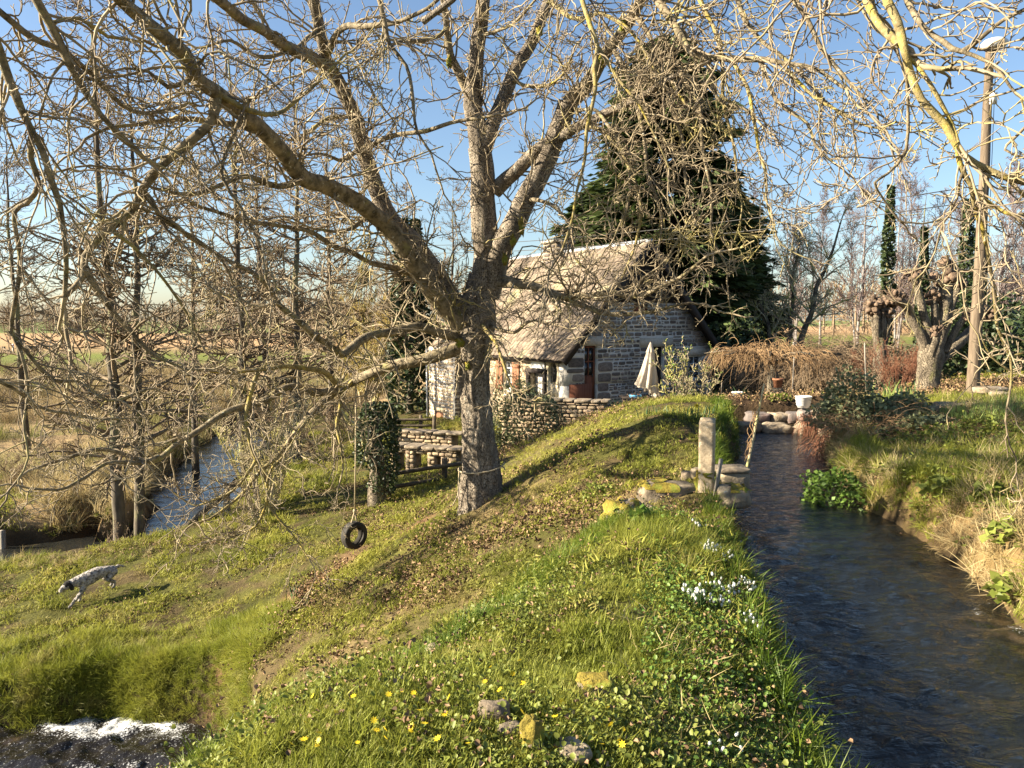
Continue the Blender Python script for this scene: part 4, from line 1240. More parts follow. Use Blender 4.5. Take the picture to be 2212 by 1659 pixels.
s3, d3, l3, r3 = spawn(L2, R2, l2, 3, 0.5, 1.2, 0.2, 0.25, 0.6, 0.75, 0.0046, tg, 0.2)
L3 = grow(s3, d3, l3, 3, 0.28, 0.02, tg)
R3 = taper(r3, 4, 0.85)
b = MB()
for Lk_, Rk_, sd in ((L1, R1, 5), (L2, R2, 4), (L3, R3, 3)):
    V, Q = tubes(Lk_, Rk_, sd)
    b.put(V, Q)
wadd('crown', b.mesh('crown', M['twig'], True), kind='stuff')
print('walnut twigs', len(L1), len(L2), len(L3))


# moss pads on the walnut
def pad(c, n, size, g, m='moss', thick=0.5):
    me = blob('moss', size, g, m)
    return me


def blob_arrays(seed, nu=14, nv=10, amp=0.25, fs=1.6, boxy=2.0):
    u = np.linspace(0, 2 * PI, nu, endpoint=False)
    v = np.linspace(-PI / 2, PI / 2, nv)
    U, Vv = np.meshgrid(u, v)

    def se(t, e):
        return np.sign(t) * np.abs(t) ** e
    e = 2.0 / boxy
    X = se(np.cos(Vv), e) * se(np.cos(U), e)
    Y = se(np.cos(Vv), e) * se(np.sin(U), e)
    Z = se(np.sin(Vv), e)
    S = np.stack([X, Y, Z], -1)
    S = S * (1 + amp * fbm(S * fs + seed * 3.7, 3)[..., None])
    i, j = np.meshgrid(np.arange(nv - 1), np.arange(nu), indexing='ij')
    a = (i * nu + j).ravel()
    bq = (i * nu + (j + 1) % nu).ravel()
    return S.reshape(-1, 3), np.stack([a, bq, bq + nu, a + nu], -1)


def blob(name, size, seed, m, amp=0.25, fs=1.6, boxy=2.0, nu=16, nv=11, smooth=True):
    V, Q = blob_arrays(seed, nu, nv, amp, fs, boxy)
    return mesh_np(name, V * np.asarray(size), Q, None, m, smooth)


for k, (X, Y, d, sx, sy) in enumerate([(970, 135, 12.7, 14, 34), (1127, 490, 12.55, 16, 44), (1108, 520, 12.6, 16, 30), (1165, 70, 12.95, 16, 30), (1300, 125, 12.1, 20, 40), (1345, 50, 11.95, 18, 40), (1002, 628, 12.78, 12, 12), (995, 740, 12.8, 26, 24), (1010, 790, 12.8, 14, 24), (1090, 560, 12.7, 14, 34)]):
    c = P(X, Y, d)
    o = wadd('moss_pad', blob('moss_pad', (wid(sx, d) * .36, 0.05, wid(sy, d) * .36), k, M['moss'], 0.55, 3.5, 2, 22, 15))
    o.location = Vector(c) - W0
# ------------------------------------------------------------------ other trees and shrubs
def leaf_quads(C, size, g, aspect=0.8, droop=0.0, up=0.3, b=None):
    """bent diamond leaves of random facing at the points C"""
    n = len(C)
    t1 = g.normal(size=(n, 3))
    t1[:, 2] = t1[:, 2] * 0.6 - droop
    t1 = nrm(t1)
    nn = g.normal(size=(n, 3))
    nn[:, 2] += up
    t2 = nrm(np.cross(nn, t1))
    n3 = np.cross(t1, t2)
    s = (size * (0.6 + 0.8 * g.random(n)))[:, None]
    V = np.stack([C - t1 * s * .5, C + t2 * s * .5 * aspect + n3 * s * .12, C + t1 * s * .5, C - t2 * s * .5 * aspect + n3 * s * .12], 1)
    Q = np.arange(n * 4).reshape(n, 4)
    b = b or MB()
    b.put(V.reshape(-1, 3), Q)
    return b


def bare_tree(H, r0, g, nl1=60, l1=(0.16, 0.26), t0=0.15, a1=(0.9, 1.35), grav1=0.02, n2_=9, n3_=4, rt=0.010, wob=0.05, ml='alder_bark', mt='alder_twig', lean=(0, 0), stems=1, spreadb=0.0, droop=0.0, top=0.15):
    """trunk mesh and crown mesh of a leafless tree, base at the origin"""
    tb, cb = MB(), MB()
    T_, Rr, LL = [], [], []
    for s in range(stems):
        a = g.random() * 2 * PI
        k = 14
        off = np.r_[np.cos(a), np.sin(a), 0] * spreadb * (0.15 if stems > 1 else 0)
        z = np.linspace(0, 1, k)
        h = H * (1 if s == 0 else 0.7 + 0.3 * g.random())
        w = np.cumsum(g.normal(0, wob, (k, 2)), axis=0) * H / 14
        x = off[0] + w[:, 0] + lean[0] * z * H + np.cos(a) * spreadb * z ** 1.3 * (stems > 1)
        y = off[1] + w[:, 1] + lean[1] * z * H + np.sin(a) * spreadb * z ** 1.3 * (stems > 1)
        pts = np.c_[x, y, z * h - 0.3]
        r = r0 * (1 if s == 0 else .75) * ((1 - z) ** 0.9 * (1 - top * .3) + 0.05)
        r[0] *= 1.3
        pa, ra = smooth_path(pts, r, H / 60)
        V, Q = tubes(pa[None], (ra * (1 + 0.12 * vnoise(pa * 4)))[None], 9)
        tb.put(V, Q)
        i = ((t0 + (1 - t0) * np.sort(g.random(max(6, nl1 // stems)))) * (len(pa) - 1)).astype(int)
        i = np.minimum(i, len(pa) - 2)
        n = len(i)
        az = g.random(n) * 2 * PI
        an = a1[0] + (a1[1] - a1[0]) * g.random(n)
        D = np.c_[np.cos(az) * np.sin(an), np.sin(az) * np.sin(an), np.cos(an)]
        frac = i / len(pa)
        L1_ = H * (l1[0] + (l1[1] - l1[0]) * g.random(n)) * (1.12 - 0.8 * frac ** 1.5)
        T_.append((pa[i], D, L1_, np.clip(ra[i] * 0.42, rt * 1.5, r0 * .35)))
    p0, D, L1_, r1 = (np.concatenate([t[q] for t in T_]) for q in range(4))
    A1 = grow(p0, D, L1_, 8, 0.13, grav1, g)
    A1[:, :, 2] += -droop * np.linspace(0, 1, 9)[None] ** 2 * L1_[:, None]
    R1_ = taper(r1, 9, 0.4)
    s2, d2, l2, r2 = spawn(A1, R1_, L1_, n2_, 0.5, 1.1, 0.1, 0.25, 0.5, 0.6, rt, g, 0.2)
    A2 = grow(s2, d2, l2, 4, 0.18, grav1 - droop * .3, g)
    R2_ = taper(r2, 5, 0.7)
    s3, d3, l3, r3 = spawn(A2, R2_, l2, n3_, 0.4, 1.0, 0.15, 0.35, 0.7, 0.8, rt * .8, g, 0.1)
    A3 = grow(s3, d3, l3, 2, 0.2, grav1 - droop, g)
    for A, R_, sd in ((A1, R1_, 4), (A2, R2_, 3), (A3, taper(r3, 3, .8), 3)):
        V, Q = tubes(A, R_, sd)
        cb.put(V, Q)
    return tb.mesh('trunk', M[ml], True), cb.mesh('crown', M[mt], True)


def plant_tree(name, meshes, X, d, label, cat='tree', group=None, rz=0.0, s=1.0, sz=None, z=None):
    x = P(X, 690, d)[0]
    zz = hz(x, d) if z is None else z
    t = thing(name, (x, d, zz), label, cat, (0, 0, rz), group, (s, s, sz or s))
    for nm, me in meshes:
        add(nm, me, t)
    return t


g = np.random.default_rng(5)
ald = [[(k, m_) for k, m_ in zip(('trunk', 'crown'), bare_tree(H, r, g, n, (.12, .22), .24, (1.0, 1.45), 0.0, 8, 4, 0.0095))] for H, r, n in ((15, .17, 72), (14, .15, 66), (16, .18, 76))]
for k, (X, d, v, s, lb) in enumerate([
    (241, 19.4, 0, 1.0, 'tall dark alder, left trunk of the pair standing before the river at the lawn edge'),
    (287, 20.0, 1, 1.0, 'tall dark alder, right trunk of the pair standing before the river at the lawn edge'),
    (532, 25.8, 2, 1.0, 'straight bare alder on the river bank directly behind the clump of pale hazel stems'),
    (568, 33.0, 0, 1.05, 'slim bare alder just right of and behind the alder over the hazel clump'),
    (640, 26, 1, 1.0, 'bare alder right of the hazel clump, left of the golden catkin bush'),
    (410, 30.0, 1, 1.0, 'bare alder on the far river bank between the twin alders and the hazel clump'),
    (40, 31.0, 1, .95, 'bare alder nearest the left edge of the marsh'),
    (705, 38.0, 2, 1.0, 'bare alder rising behind the golden catkin bush'),
    (975, 44.0, 0, .82, 'bare tree with reddish twigs directly behind the walnut trunk'),
    (840, 46.0, 1, .85, 'bare tree with reddish twigs right of the golden catkin bush'),
]):
    plant_tree('alder_tree', ald[v], X, d, lb, group='alders along the river', rz=k * 1.9, s=s)

# golden catkin hazel and pale hazel stool
hz_t, hz_c = bare_tree(7.5, .09, g, 120, (.2, .4), .15, (.4, 1.0), 0.03, 8, 3, 0.009, ml='hazel', mt='hazel', stems=9, spreadb=2.2)
pts = np.empty(len(hz_c.vertices) * 3, np.float32)
hz_c.vertices.foreach_get('co', pts)
pts = pts.reshape(-1, 3)
c = pts[g.integers(0, len(pts), 9000)] + g.normal(0, .05, (9000, 3))
cb = MB()
n = len(c)
A = grow(c, np.tile([0, 0, -1.0], (n, 1)), 0.10 + .12 * g.random(n), 2, 0.1, -.2, g)
V, Q = tubes(A, taper(np.full(n, .011), 3, .8), 3)
cb.put(V, Q)
plant_tree('hazel_bush', [('stems', hz_t), ('twigs', hz_c), ('catkins', cb.mesh('catkins', M['catkin']))], 790, 41, 'tall hazel bush covered in golden yellow catkins left of the walnut trunk', 'bush')
hs_t, hs_c = bare_tree(4.6, .045, g, 170, (.12, .28), .3, (.3, .9), 0.04, 6, 3, 0.0075, ml='hazel', mt='hazel', stems=26, spreadb=1.5)
plant_tree('hazel_bush', [('stems', hs_t), ('twigs', hs_c)], 558, 19.2, 'pale many stemmed hazel stool on the lawn edge beside the leaning log', 'bush', s=.85)
al_t, al_c = bare_tree(3.2, .035, g, 60, (.15, .3), .15, (.3, 1.0), 0.03, 5, 3, 0.008, ml='alder_bark', mt='brown_twig', stems=16, spreadb=1.0)
plant_tree('bare_shrub', [('stems', al_t), ('twigs', al_c)], 262, 19.0, 'tangle of thin dark shoots around the foot of the twin alders', 'shrub', s=.55)
ms = [[('stems', a), ('twigs', b)] for a, b in (bare_tree(2.6, .03, g, 70, (.2, .45), .1, (.4, 1.2), 0.0, 7, 3, 0.011, ml='brown_twig', mt='brown_twig', stems=9, spreadb=1.4) for _ in range(2))]
MARSH = ['tucked against the left edge of the view', 'standing left of the twin alders', 'between the twin alders and the river bend', 'directly behind the hazel stool', 'right of the hazel stool', 'under the golden catkin bush', 'far back in the marsh behind the hazel stool', 'far back at the left edge of the marsh']
for k, (X, d, s) in enumerate([(30, 24, .6), (110, 27, .7), (350, 33, .7), (620, 30, .9), (690, 26.5, .8), (740, 32, 1.0), (590, 42, 1.2), (20, 50, .9)]):
    plant_tree('bare_shrub', ms[k % 2], X, d, 'brown leafless marsh shrub ' + MARSH[k], 'shrub', 'bare shrubs in the marsh', k * 1.3, s)


# ivy clad tree behind the house
def ivy_column(H, R0, g, n, size, m='ivy_dark', jag=0.5, z0=0.0):
    z = z0 + (H - z0) * g.random(n) ** 0.9
    a = g.random(n) * 2 * PI
    lob = 1 + jag * vnoise(np.stack([np.cos(a) * 1.2, np.sin(a) * 1.2, z * 0.9], -1))
    r = R0 * lob * (1.0 - 0.55 * (z / H) ** 2) * (0.55 + 0.5 * g.random(n) ** .5)
    return leaf_quads(np.c_[np.cos(a) * r, np.sin(a) * r, z], size, g, up=0.2, droop=.3).mesh('ivy', M[m])


it, ic = bare_tree(11, .17, g, 70, (.12, .22), .3, (.8, 1.3), 0.02, 8, 4, 0.012)
plant_tree('ivy_tree', [('trunk', it), ('ivy', ivy_column(9.2, 1.0, g, 5200, .22)), ('crown', ic)], 886, 37, 'tree wrapped in dark ivy behind the walnut, left of the house roof', 'tree')


# conifers
def conifer(H, R, g, nb, ns, size):
    tb, fb = MB(), MB()
    tb.tube([(0, 0, -.3), (0.05, 0, H * .5), (0, 0, H * .97)], [.34, .2, .03], 10)
    t = np.sort(g.random(nb)) ** 0.85
    z = 0.03 * H + 0.95 * H * t
    prof = np.where(t < .22, .72 + .28 * t / .22, (1 - (t - .22) / .78) ** 0.5)
    az = g.random(nb) * 2 * PI
    L_b = R * prof * (0.62 + 0.45 * g.random(nb)) * (1 + .28 * vnoise(np.stack([np.cos(az) * 1.6, np.sin(az) * 1.6, z * .5], -1))) + .15
    el = -0.05 + 0.45 * t
    D = np.c_[np.cos(az) * np.cos(el), np.sin(az) * np.cos(el), np.sin(el)]
    B = grow(np.c_[np.zeros(nb), np.zeros(nb), z], D, L_b, 6, .06, -.05, g)
    V, Q = tubes(B, taper(np.full(nb, .04), 7, .25), 4)
    tb.put(V, Q)
    idx = np.repeat(np.arange(nb), ns)
    u = 0.3 + 0.72 * g.random(nb * ns) ** .7
    ft = u * 6
    i = np.minimum(ft.astype(int), 5)
    w = (ft - i)[:, None]
    c = B[idx, i] * (1 - w) + B[idx, i + 1] * w + g.normal(0, .16, (nb * ns, 3)) * np.array([1, 1, .8])
    # sprays: narrow drooping pointed quads, outward
    out = nrm(c * np.array([1, 1, 0]) + g.normal(0, .35, c.shape) * np.array([1, 1, .4]) + np.array([0, 0, -.35]))
    side = nrm(np.cross(out, g.normal(size=c.shape) + np.array([0, 0, 1.5])))
    s = (size * (.6 + .8 * g.random(len(c))))[:, None]
    V = np.stack([c - out * s * .5, c + side * s * .26, c + out * s * .7 + np.array([0, 0, -.12]) * s, c - side * s * .26], 1)
    fb.put(V.reshape(-1, 3), np.arange(len(c) * 4).reshape(-1, 4))
    return tb.mesh('trunk', M['alder_bark'], True), fb.mesh('crown', M['needle'])


ct, cc = conifer(16.2, 4.9, g, 820, 66, .42)
con = [('trunk', ct), ('crown', cc)]
plant_tree('conifer_tree', con, 1428, 38.5, 'broad dark green conifer towering behind the stone house', 'tree', s=1.0)
plant_tree('conifer_tree', con, 1545, 43, 'shorter dark conifer behind the right end of the house', 'tree', rz=2.1, s=.72, sz=.66)
plant_tree('conifer_tree', con, 1290, 46, 'dark conifer half hidden behind the broad conifer on its left', 'tree', rz=4.0, s=.75, sz=.66)

# birches and other bare trees behind the garden
bir = [[(k, m_) for k, m_ in zip(('trunk', 'crown'), bare_tree(H, r, g, n, (.16, .28), .18, (.35, .75), 0.02, 8, 4, 0.016, ml='birch_bark', mt='birch_twig', droop=.10, wob=.04, stems=st_, spreadb=sp))] for H, r, n, st_, sp in ((15, .13, 70, 1, 0), (15.5, .13, 80, 2, 1.2), (14, .11, 75, 3, 1.8))]
for k, (X, d, v, s, lb) in enumerate([
    (1562, 74, 0, 1.0, 'pale birch just right of the conifer'),
    (1630, 78, 1, 1.0, 'pale birch, second to the right of the conifer'),
    (1722, 66, 2, .95, 'several stemmed birch above the gnarled bare tree'),
    (1775, 82, 0, 1.05, 'distant birch between the gnarled tree and the smaller pollard'),
    (1852, 64, 1, 1.0, 'birch rising left above the smaller pollard'),
    (1935, 70, 2, 1.05, 'birch rising between the two pollards'),
    (1990, 66, 1, 1.08, 'birch rising behind the left arms of the big pollard'),
    (2060, 76, 0, 1.0, 'birch rising behind the right arms of the big pollard'),
    (2136, 52, 2, .86, 'several stemmed bare tree just right of the wooden pole'),
    (2195, 56, 1, .9, 'bare tree right of the wooden pole at the edge of the view'),
]):
    plant_tree('birch_tree', bir[v], X, d, lb, group='birches behind the garden', rz=k * 2.3, s=s, z=-1.0)
gn = [(k, m_) for k, m_ in zip(('trunk', 'crown'), bare_tree(8.5, .2, g, 60, (.25, .42), .25, (.5, 1.2), 0.02, 9, 5, 0.011, wob=.12, stems=3, spreadb=2.0, ml='pollard', mt='hazel'))]
plant_tree('fruit_tree', gn, 1690, 38, 'gnarled bare tree behind the brown bramble mound', 'tree', rz=1.0)
plant_tree('fruit_tree', gn, 1610, 44, 'bare gnarled tree close to the dark conifer and the house end', 'tree', rz=3.0, s=.9)
for k, (X, d, H, R, lb) in enumerate([(1913, 46, 10.5, .42, 'slim trunk wrapped in ivy above the smaller pollard'), (2080, 48, 10, .5, 'ivy wrapped trunk behind the top of the big pollard'), (1990, 50, 8.5, .34, 'thin ivy wrapped trunk left of the big pollard head'), (2108, 50, 8.5, .75, 'thick column of dark ivy close behind the wooden pole')]):
    plant_tree('ivy_tree', [('trunk', it), ('ivy', ivy_column(H, R, g, 1700, .24))], X, d, lb, group='ivy wrapped trunks behind the pollards', rz=k)


# evergreen and twiggy shrubs
def leafy_bush(R, H, g, n, size, m):
    v = nrm(g.normal(size=(n, 3)))
    v[:, 2] = np.abs(v[:, 2])
    lob = 1 + .35 * fbm(v * 1.7 + g.random() * 50, 2)
    r = (0.6 + .4 * g.random(n) ** .5) * lob
    c = v * r[:, None] * np.array([R, R, H])
    return leaf_quads(c, size, g, up=.5).mesh('foliage', M[m])


sh_t, sh_c = bare_tree(1.8, .03, g, 40, (.2, .4), .1, (.4, 1.0), 0, 4, 2, .01, stems=6, spreadb=.8)
for k, (X, d, R, H, lb) in enumerate([(2105, 26, 1.6, 2.6, 'dark evergreen shrub behind the foot of the wooden pole'), (2180, 28, 2.2, 2.9, 'wide dark evergreen shrub at the right edge of the garden'), (2070, 30, 1.5, 3.4, 'tall dark evergreen behind the big pollard'), (1600, 34, 1.8, 3.2, 'dark shrub behind the right end of the house'), (1560, 40, 2.2, 3.0, 'dark shrub in the shade under the conifer'), (1840, 30, 2.0, 1.5, 'low dark shrub behind the bramble mound'), (1960, 29, 1.7, 1.4, 'low dark shrub between the pollards'), (1750, 33, 2.4, 1.6, 'dark low hedge shrub behind the weeping tree')]):
    plant_tree('evergreen_shrub', [('stems', sh_t), ('foliage', leafy_bush(R, H, g, int(1500 * R), .17, 'ivy_dark'))], X, d, lb, 'shrub')


def cane_mound(R, H, g, n, L, r, m, thin=3):
    a = g.random(n) * 2 * PI
    rr = R * np.sqrt(g.random(n))
    p0 = np.c_[np.cos(a) * rr, np.sin(a) * rr * .8, H * (0.1 + .55 * g.random(n)) * (1.1 - rr / R * .7)]
    D = nrm(np.c_[np.cos(a) + g.normal(0, .7, n), np.sin(a) + g.normal(0, .7, n), 0.9 + g.random(n)])
    A = grow(p0, D, L * (.5 + .7 * g.random(n)), 8, .10, -.24, g)
    b = MB()
    V, Q = tubes(A, taper(np.full(n, r), 9, .5), 4)
    b.put(V, Q)
    s2, d2, l2, r2 = spawn(A, taper(np.full(n, r), 9, .5), np.full(n, L), thin, .4, 1.1, .2, .15, .35, .7, r * .6, g)
    A2 = grow(s2, d2, l2, 4, .15, -.12, g)
    V, Q = tubes(A2, taper(r2, 5, .7), 3)
    b.put(V, Q)
    return b.mesh('canes', M[m], True)


plant_tree('bramble_mound', [('canes', cane_mound(2.6, 3.0, g, 900, 2.0, .012, 'brown_twig'))], 1775, 28, 'wide mound of arching brown bramble canes behind the weeping tree', 'shrub')
plant_tree('bramble_mound', [('canes', cane_mound(1.9, 2.6, g, 600, 1.7, .011, 'brown_twig'))], 1860, 26.5, 'smaller mound of brown canes left of the smaller pollard', 'shrub')
dg_t, dg_c = bare_tree(1.9, .014, g, 80, (.15, .3), .3, (.2, .5), .03, 3, 2, .006, ml='red_twig', mt='red_twig', stems=40, spreadb=.9)
plant_tree('dogwood_shrub', [('stems', dg_t), ('twigs', dg_c)], 1945, 23.5, 'reddish many stemmed shrub left of the big pollard trunk', 'shrub')
plant_tree('dogwood_shrub', [('stems', dg_t), ('twigs', dg_c)], 1900, 25, 'reddish thin stemmed shrub beneath the smaller pollard', 'shrub', rz=2.0, s=.85)
dq_t, dq_c = bare_tree(2.4, .02, g, 90, (.15, .34), .25, (.3, .8), .03, 5, 3, .009, ml='alder_bark', mt='hazel', stems=11, spreadb=.9)
cc_ = MB()
ptsd = np.empty(len(dq_c.vertices) * 3, np.float32)
dq_c.vertices.foreach_get('co', ptsd)
ptsd = ptsd.reshape(-1, 3)
leaf_quads(ptsd[g.integers(0, len(ptsd), 700)], .06, g, b=cc_)
plant_tree('bare_shrub', [('stems', dq_t), ('twigs', dq_c), ('foliage', cc_.mesh('foliage', M['green_leaf']))], 1487, 24.6, 'thin shrub with few leaves before the small house window', 'shrub', z=-1.5, s=1.2)

# weeping tree trained as an umbrella
b = MB()
n = 800
a = g.random(n) * 2 * PI
rr = np.sqrt(g.random(n))
p0 = np.c_[np.cos(a) * rr * 1.6, np.sin(a) * rr * 1.2, 1.72 + .12 * g.normal(size=n) - .12 * rr]
D = nrm(np.c_[np.cos(a) * rr + g.normal(0, .5, n), np.sin(a) * rr + g.normal(0, .5, n), .35 + .2 * g.normal(size=n)])
Lw = .2 + .65 * g.random(n) ** 1.5 + .15 * rr
A = grow(p0, D, Lw, 8, .12, -.30, g)
V, Q = tubes(A, taper(np.full(n, .009), 9, .5), 3)
b.put(V, Q)
tb = MB()
for k in range(9):
    aa = k * .7 + .3 * g.random()
    tb.tube([(0, 0, 1.3), (np.cos(aa) * .7, np.sin(aa) * .5, 1.62), (np.cos(aa) * 1.4, np.sin(aa) * .9, 1.68), (np.cos(aa) * 2.0, np.sin(aa) * 1.3, 1.6)], [.06, .045, .03, .014], 7)
tb.tube([(0.05, 0, -.2), (0, .02, .6), (.03, 0, 1.4)], [.13, .10, .09], 10)
wt = plant_tree('weeping_tree', [('trunk', tb.mesh('trunk', M['pollard'], True)), ('crown', b.mesh('crown', M['weeping'], True))], 1672, 22.5, 'low weeping tree with a flat umbrella of drooping brown twigs right of the house', 'tree', z=-.95)


# pollards
def pollard(name, base, arms, d, label):
    x, y = P(base[0], base[1], d)[0], d
    zz = hz(x, y)
    t = thing(name, (x, y, zz), label, 'tree')
    O = Vector((x, y, zz))
    tb = MB()
    for nm, (pts, w0, w1, knob) in arms:
        xyz = np.array([P(p_[0], p_[1], d + (p_[2] if len(p_) > 2 else 0)) for p_ in pts])
        w = np.linspace(w0, w1, len(pts)) if np.isscalar(w0) else np.array(w0)
        r = wid(w, d) / 2
        if nm == 'trunk':
            xyz[0, 2] = min(xyz[0, 2], zz) - .15
        pa, ra = smooth_path(xyz, r, .06, .03, int(w1 * 10))
        V, Q = bark_tube(pa, ra, 26, ra.mean() * .22, 8.0, int(pts[0][0]))
        add(nm, mesh_np(nm, V, Q, None, M['pollard'], True), t, -O)
        if knob:
            b = MB()
            k0 = pa[-1]
            R_ = wid(knob, d) / 2
            for q in range(20):
                c = k0 + np.r_[g.normal(0, .5, 3)] * R_
                Vb, Qb = blob_arrays(q + knob, 12, 8, .45, 2.2)
                b.put(Vb * R_ * (.2 + .28 * g.random()) + c, Qb)
            nt = 26
            A = grow(k0 + g.normal(0, .4, (nt, 3)) * R_, g.normal(0, .7, (nt, 3)) + np.array([0, 0, .6]), R_ * (.6 + 1.1 * g.random(nt)), 3, .15, 0, g)
            V, Q = tubes(A, taper(np.full(nt, .011), 4, .7), 4)
            b.put(V, Q)
            add('knob', b.mesh('knob', M['knob'], True), t, -O)
    return t


def zp(zx, zy, dd=0):
    return ((3240 + zx / 1.36) / 1.736, (850 + zy / 1.36) / 1.736, dd)


pollard('pollard_tree', (2008, 850), [
    ('trunk', ([zp(325, 860), zp(325, 780), zp(335, 700), zp(345, 640), zp(350, 600)], [54, 46, 50, 52, 40], 40, 0)),
    ('limb', ([zp(325, 650), zp(290, 560), zp(235, 450), zp(205, 400, -.3), zp(160, 370, -.5)], 22, 17, 30)),
    ('limb', ([zp(335, 650), zp(322, 540), zp(295, 400), zp(262, 290), zp(255, 255)], 20, 13, 27)),
    ('limb', ([zp(350, 640), zp(360, 560), zp(362, 450), zp(358, 350)], 17, 14, 28)),
    ('limb', ([zp(355, 650), zp(395, 540), zp(415, 420), zp(418, 300), zp(425, 240)], 30, 22, 52)),
    ('limb', ([zp(370, 620, .4), zp(420, 500, .5), zp(455, 380, .6), zp(485, 290, .6)], 17, 11, 26)),
    ('limb', ([zp(340, 660, -.4), zp(365, 600, -.5), zp(370, 540, -.5)], 16, 13, 22)),
    ('limb', ([zp(410, 640), zp(450, 570), zp(490, 500), zp(515, 460)], 15, 13, 20)),
    ('limb', ([zp(350, 700, .3), zp(430, 640, .4), zp(540, 540, .6), zp(610, 440, .8)], 26, 16, 34)),
], 20.5, 'big pollarded tree with knobbly fists on thick bare limbs left of the wooden pole')
pollard('pollard_tree', (1896, 800), [
    ('trunk', ([zp(90, 760), zp(85, 680), zp(82, 620), zp(80, 560)], [34, 26, 24, 20], 20, 0)),
    ('limb', ([zp(78, 620), zp(66, 520), zp(62, 400)], 16, 13, 36)),
    ('limb', ([zp(88, 600), zp(98, 500), zp(97, 400)], 12, 11, 30)),
    ('limb', ([zp(95, 620, .3), zp(115, 520, .3), zp(118, 380, .3), zp(140, 365, .2)], 16, 12, 34)),
    ('limb', ([zp(60, 640, .2), zp(48, 520, .2), zp(38, 400, .2)], 10, 9, 22)),
], 25, 'smaller pollard with three knobbly stumps left of the big one')

# trees on the horizon across the fields
def far_wood(name, x0, x1, y0, y1, n, hmin, hmax, label):
    x = x0 + (x1 - x0) * g.random(n)
    y = y0 + (y1 - y0) * g.random(n)
    z = height(x, y)
    H = hmin + (hmax - hmin) * g.random(n)
    b = MB()
    per = 46
    c = np.repeat(np.c_[x, y, z], per, 0)
    Hh = np.repeat(H, per)
    v = nrm(g.normal(size=(n * per, 3)))
    c = c + np.c_[v[:, 0] * Hh * .34, v[:, 1] * Hh * .34, Hh * (.55 + .42 * v[:, 2])]
    D = nrm(v + np.array([0, 0, .6]))
    A = grow(c, D, Hh * .22, 2, .3, 0, g)
    V, Q = tubes(A, taper(Hh * .011, 3, .5), 3)
    b.put(V, Q)
    T_ = np.stack([np.c_[x, y, z - .5], np.c_[x, y, z + H * .8]], 1)
    V, Q = tubes(T_, np.c_[H * .022, H * .008], 5)
    b.put(V, Q)
    add(name, b.mesh(name, M['brown_twig']), kind='stuff', label=label)


far_wood('far_treeline', -620, -60, 330, 480, 420, 7, 15, 'hazy line of bare trees on the horizon beyond the fields')
far_wood('far_hedgerow', -420, -30, 296, 312, 240, 2.5, 6, 'brown hedgerow behind the ploughed field')
far_wood('far_wood', -60, 260, 130, 200, 260, 7, 12, 'bare wood behind the house and garden')
for k, (X, d, H) in enumerate([(70, 230, 1.0), (20, 200, 1.0), (115, 270, 1.0), (170, 250, .9)]):
    plant_tree('alder_tree', ald[k % 3], X, d, ['bare tree far across the ploughed field, third from the left', 'bare tree far across the ploughed field at the left edge', 'bare tree far across the ploughed field, nearest the twin alders but one', 'bare tree far across the ploughed field, nearest the twin alders'][k], group='far field trees', rz=k, s=H)
# ------------------------------------------------------------------ the stone house
g = np.random.default_rng(9)
HO = (1.745, 26.0, -1.0)
YAW = math.atan2(.515, .857)
house = thing('stone_house', HO, 'old stone mill house with a slate roof and white pointed gable', 'house', (0, 0, YAW))
GW, LW, EV, AP = 6.9, 9.9, 1.55, 5.35        # gable width, length, eaves and ridge height
BASE = -2.6


def cells(us, zs, holes, umin, umax):
    """split a wall into rectangles that leave the holes open"""
    us, zs = sorted(set(us)), sorted(set(zs))
    out = []
    for a, b_ in zip(us[:-1], us[1:]):
        for c, d in zip(zs[:-1], zs[1:]):
            mu, mz = (a + b_) / 2, (c + d) / 2
            if not any(h[0] < mu < h[1] and h[2] < mz < h[3] for h in holes):
                out.append((a, b_, c, d))
    return out


G_HOLES = [(.86, 1.40, -.52, 1.75), (3.72, 4.46, -.52, 1.66), (5.72, 6.36, .40, 1.29), (3.0, 3.75, 2.84, 3.20)]
L_HOLES = [(3.30, 3.98, 0.0, 1.08), (1.15, 2.15, -.30, .76), (.32, .98, .30, 1.30)]
GTOP = 3.25          # stonework up to here, dark boards above
roof_u = lambda z: (z - EV) / (AP - EV) * (GW / 2)     # left edge of the gable at height z

wb = MB()
hh = G_HOLES
us = [0, GW] + [q for h in hh for q in h[:2]]
zs = [-1.3, EV] + [q for h in hh for q in h[2:] if q < EV]
for a, b_, c, d in cells(us, zs, hh, 0, GW):
    wb.box((a, 0.0, c), (b_, .30, d))
# trapezoid above the eaves, in slices
zsl = [EV, 1.66, 1.75, 2.2, 2.84, 3.0, 3.20, GTOP]
for c, d in zip(zsl[:-1], zsl[1:]):
    l0, l1 = roof_u(c), roof_u(d)
    cut = sorted([h[:2] for h in hh if h[2] < (c + d) / 2 < h[3]])
    edges = [None]
    spans, s = [], 'L'
    prev = (l0, l1)
    for h in cut:
        spans.append((prev, (h[0], h[0])))
        prev = (h[1], h[1])
    spans.append((prev, (GW - l0, GW - l1)))
    for (a0, a1), (b0, b1) in spans:
        wb.put([(a0, 0, c), (b0, 0, c), (b0, .3, c), (a0, .3, c), (a1, 0, d), (b1, 0, d), (b1, .3, d), (a1, .3, d)],
               [[0, 3, 2, 1], [4, 5, 6, 7], [0, 1, 5, 4], [1, 2, 6, 5], [2, 3, 7, 6], [3, 0, 4, 7]])
wall = add('gable_wall', wb.mesh('gable_wall', M['mortar']), house)
wb = MB()
us = [.30, LW] + [q for h in L_HOLES for q in h[:2]]
zs = [BASE, EV - .05] + [q for h in L_HOLES for q in h[2:]]
for a, b_, c, d in cells(us, zs, L_HOLES, 0, LW):
    wb.box((0.0, a, c), (.30, b_, d))
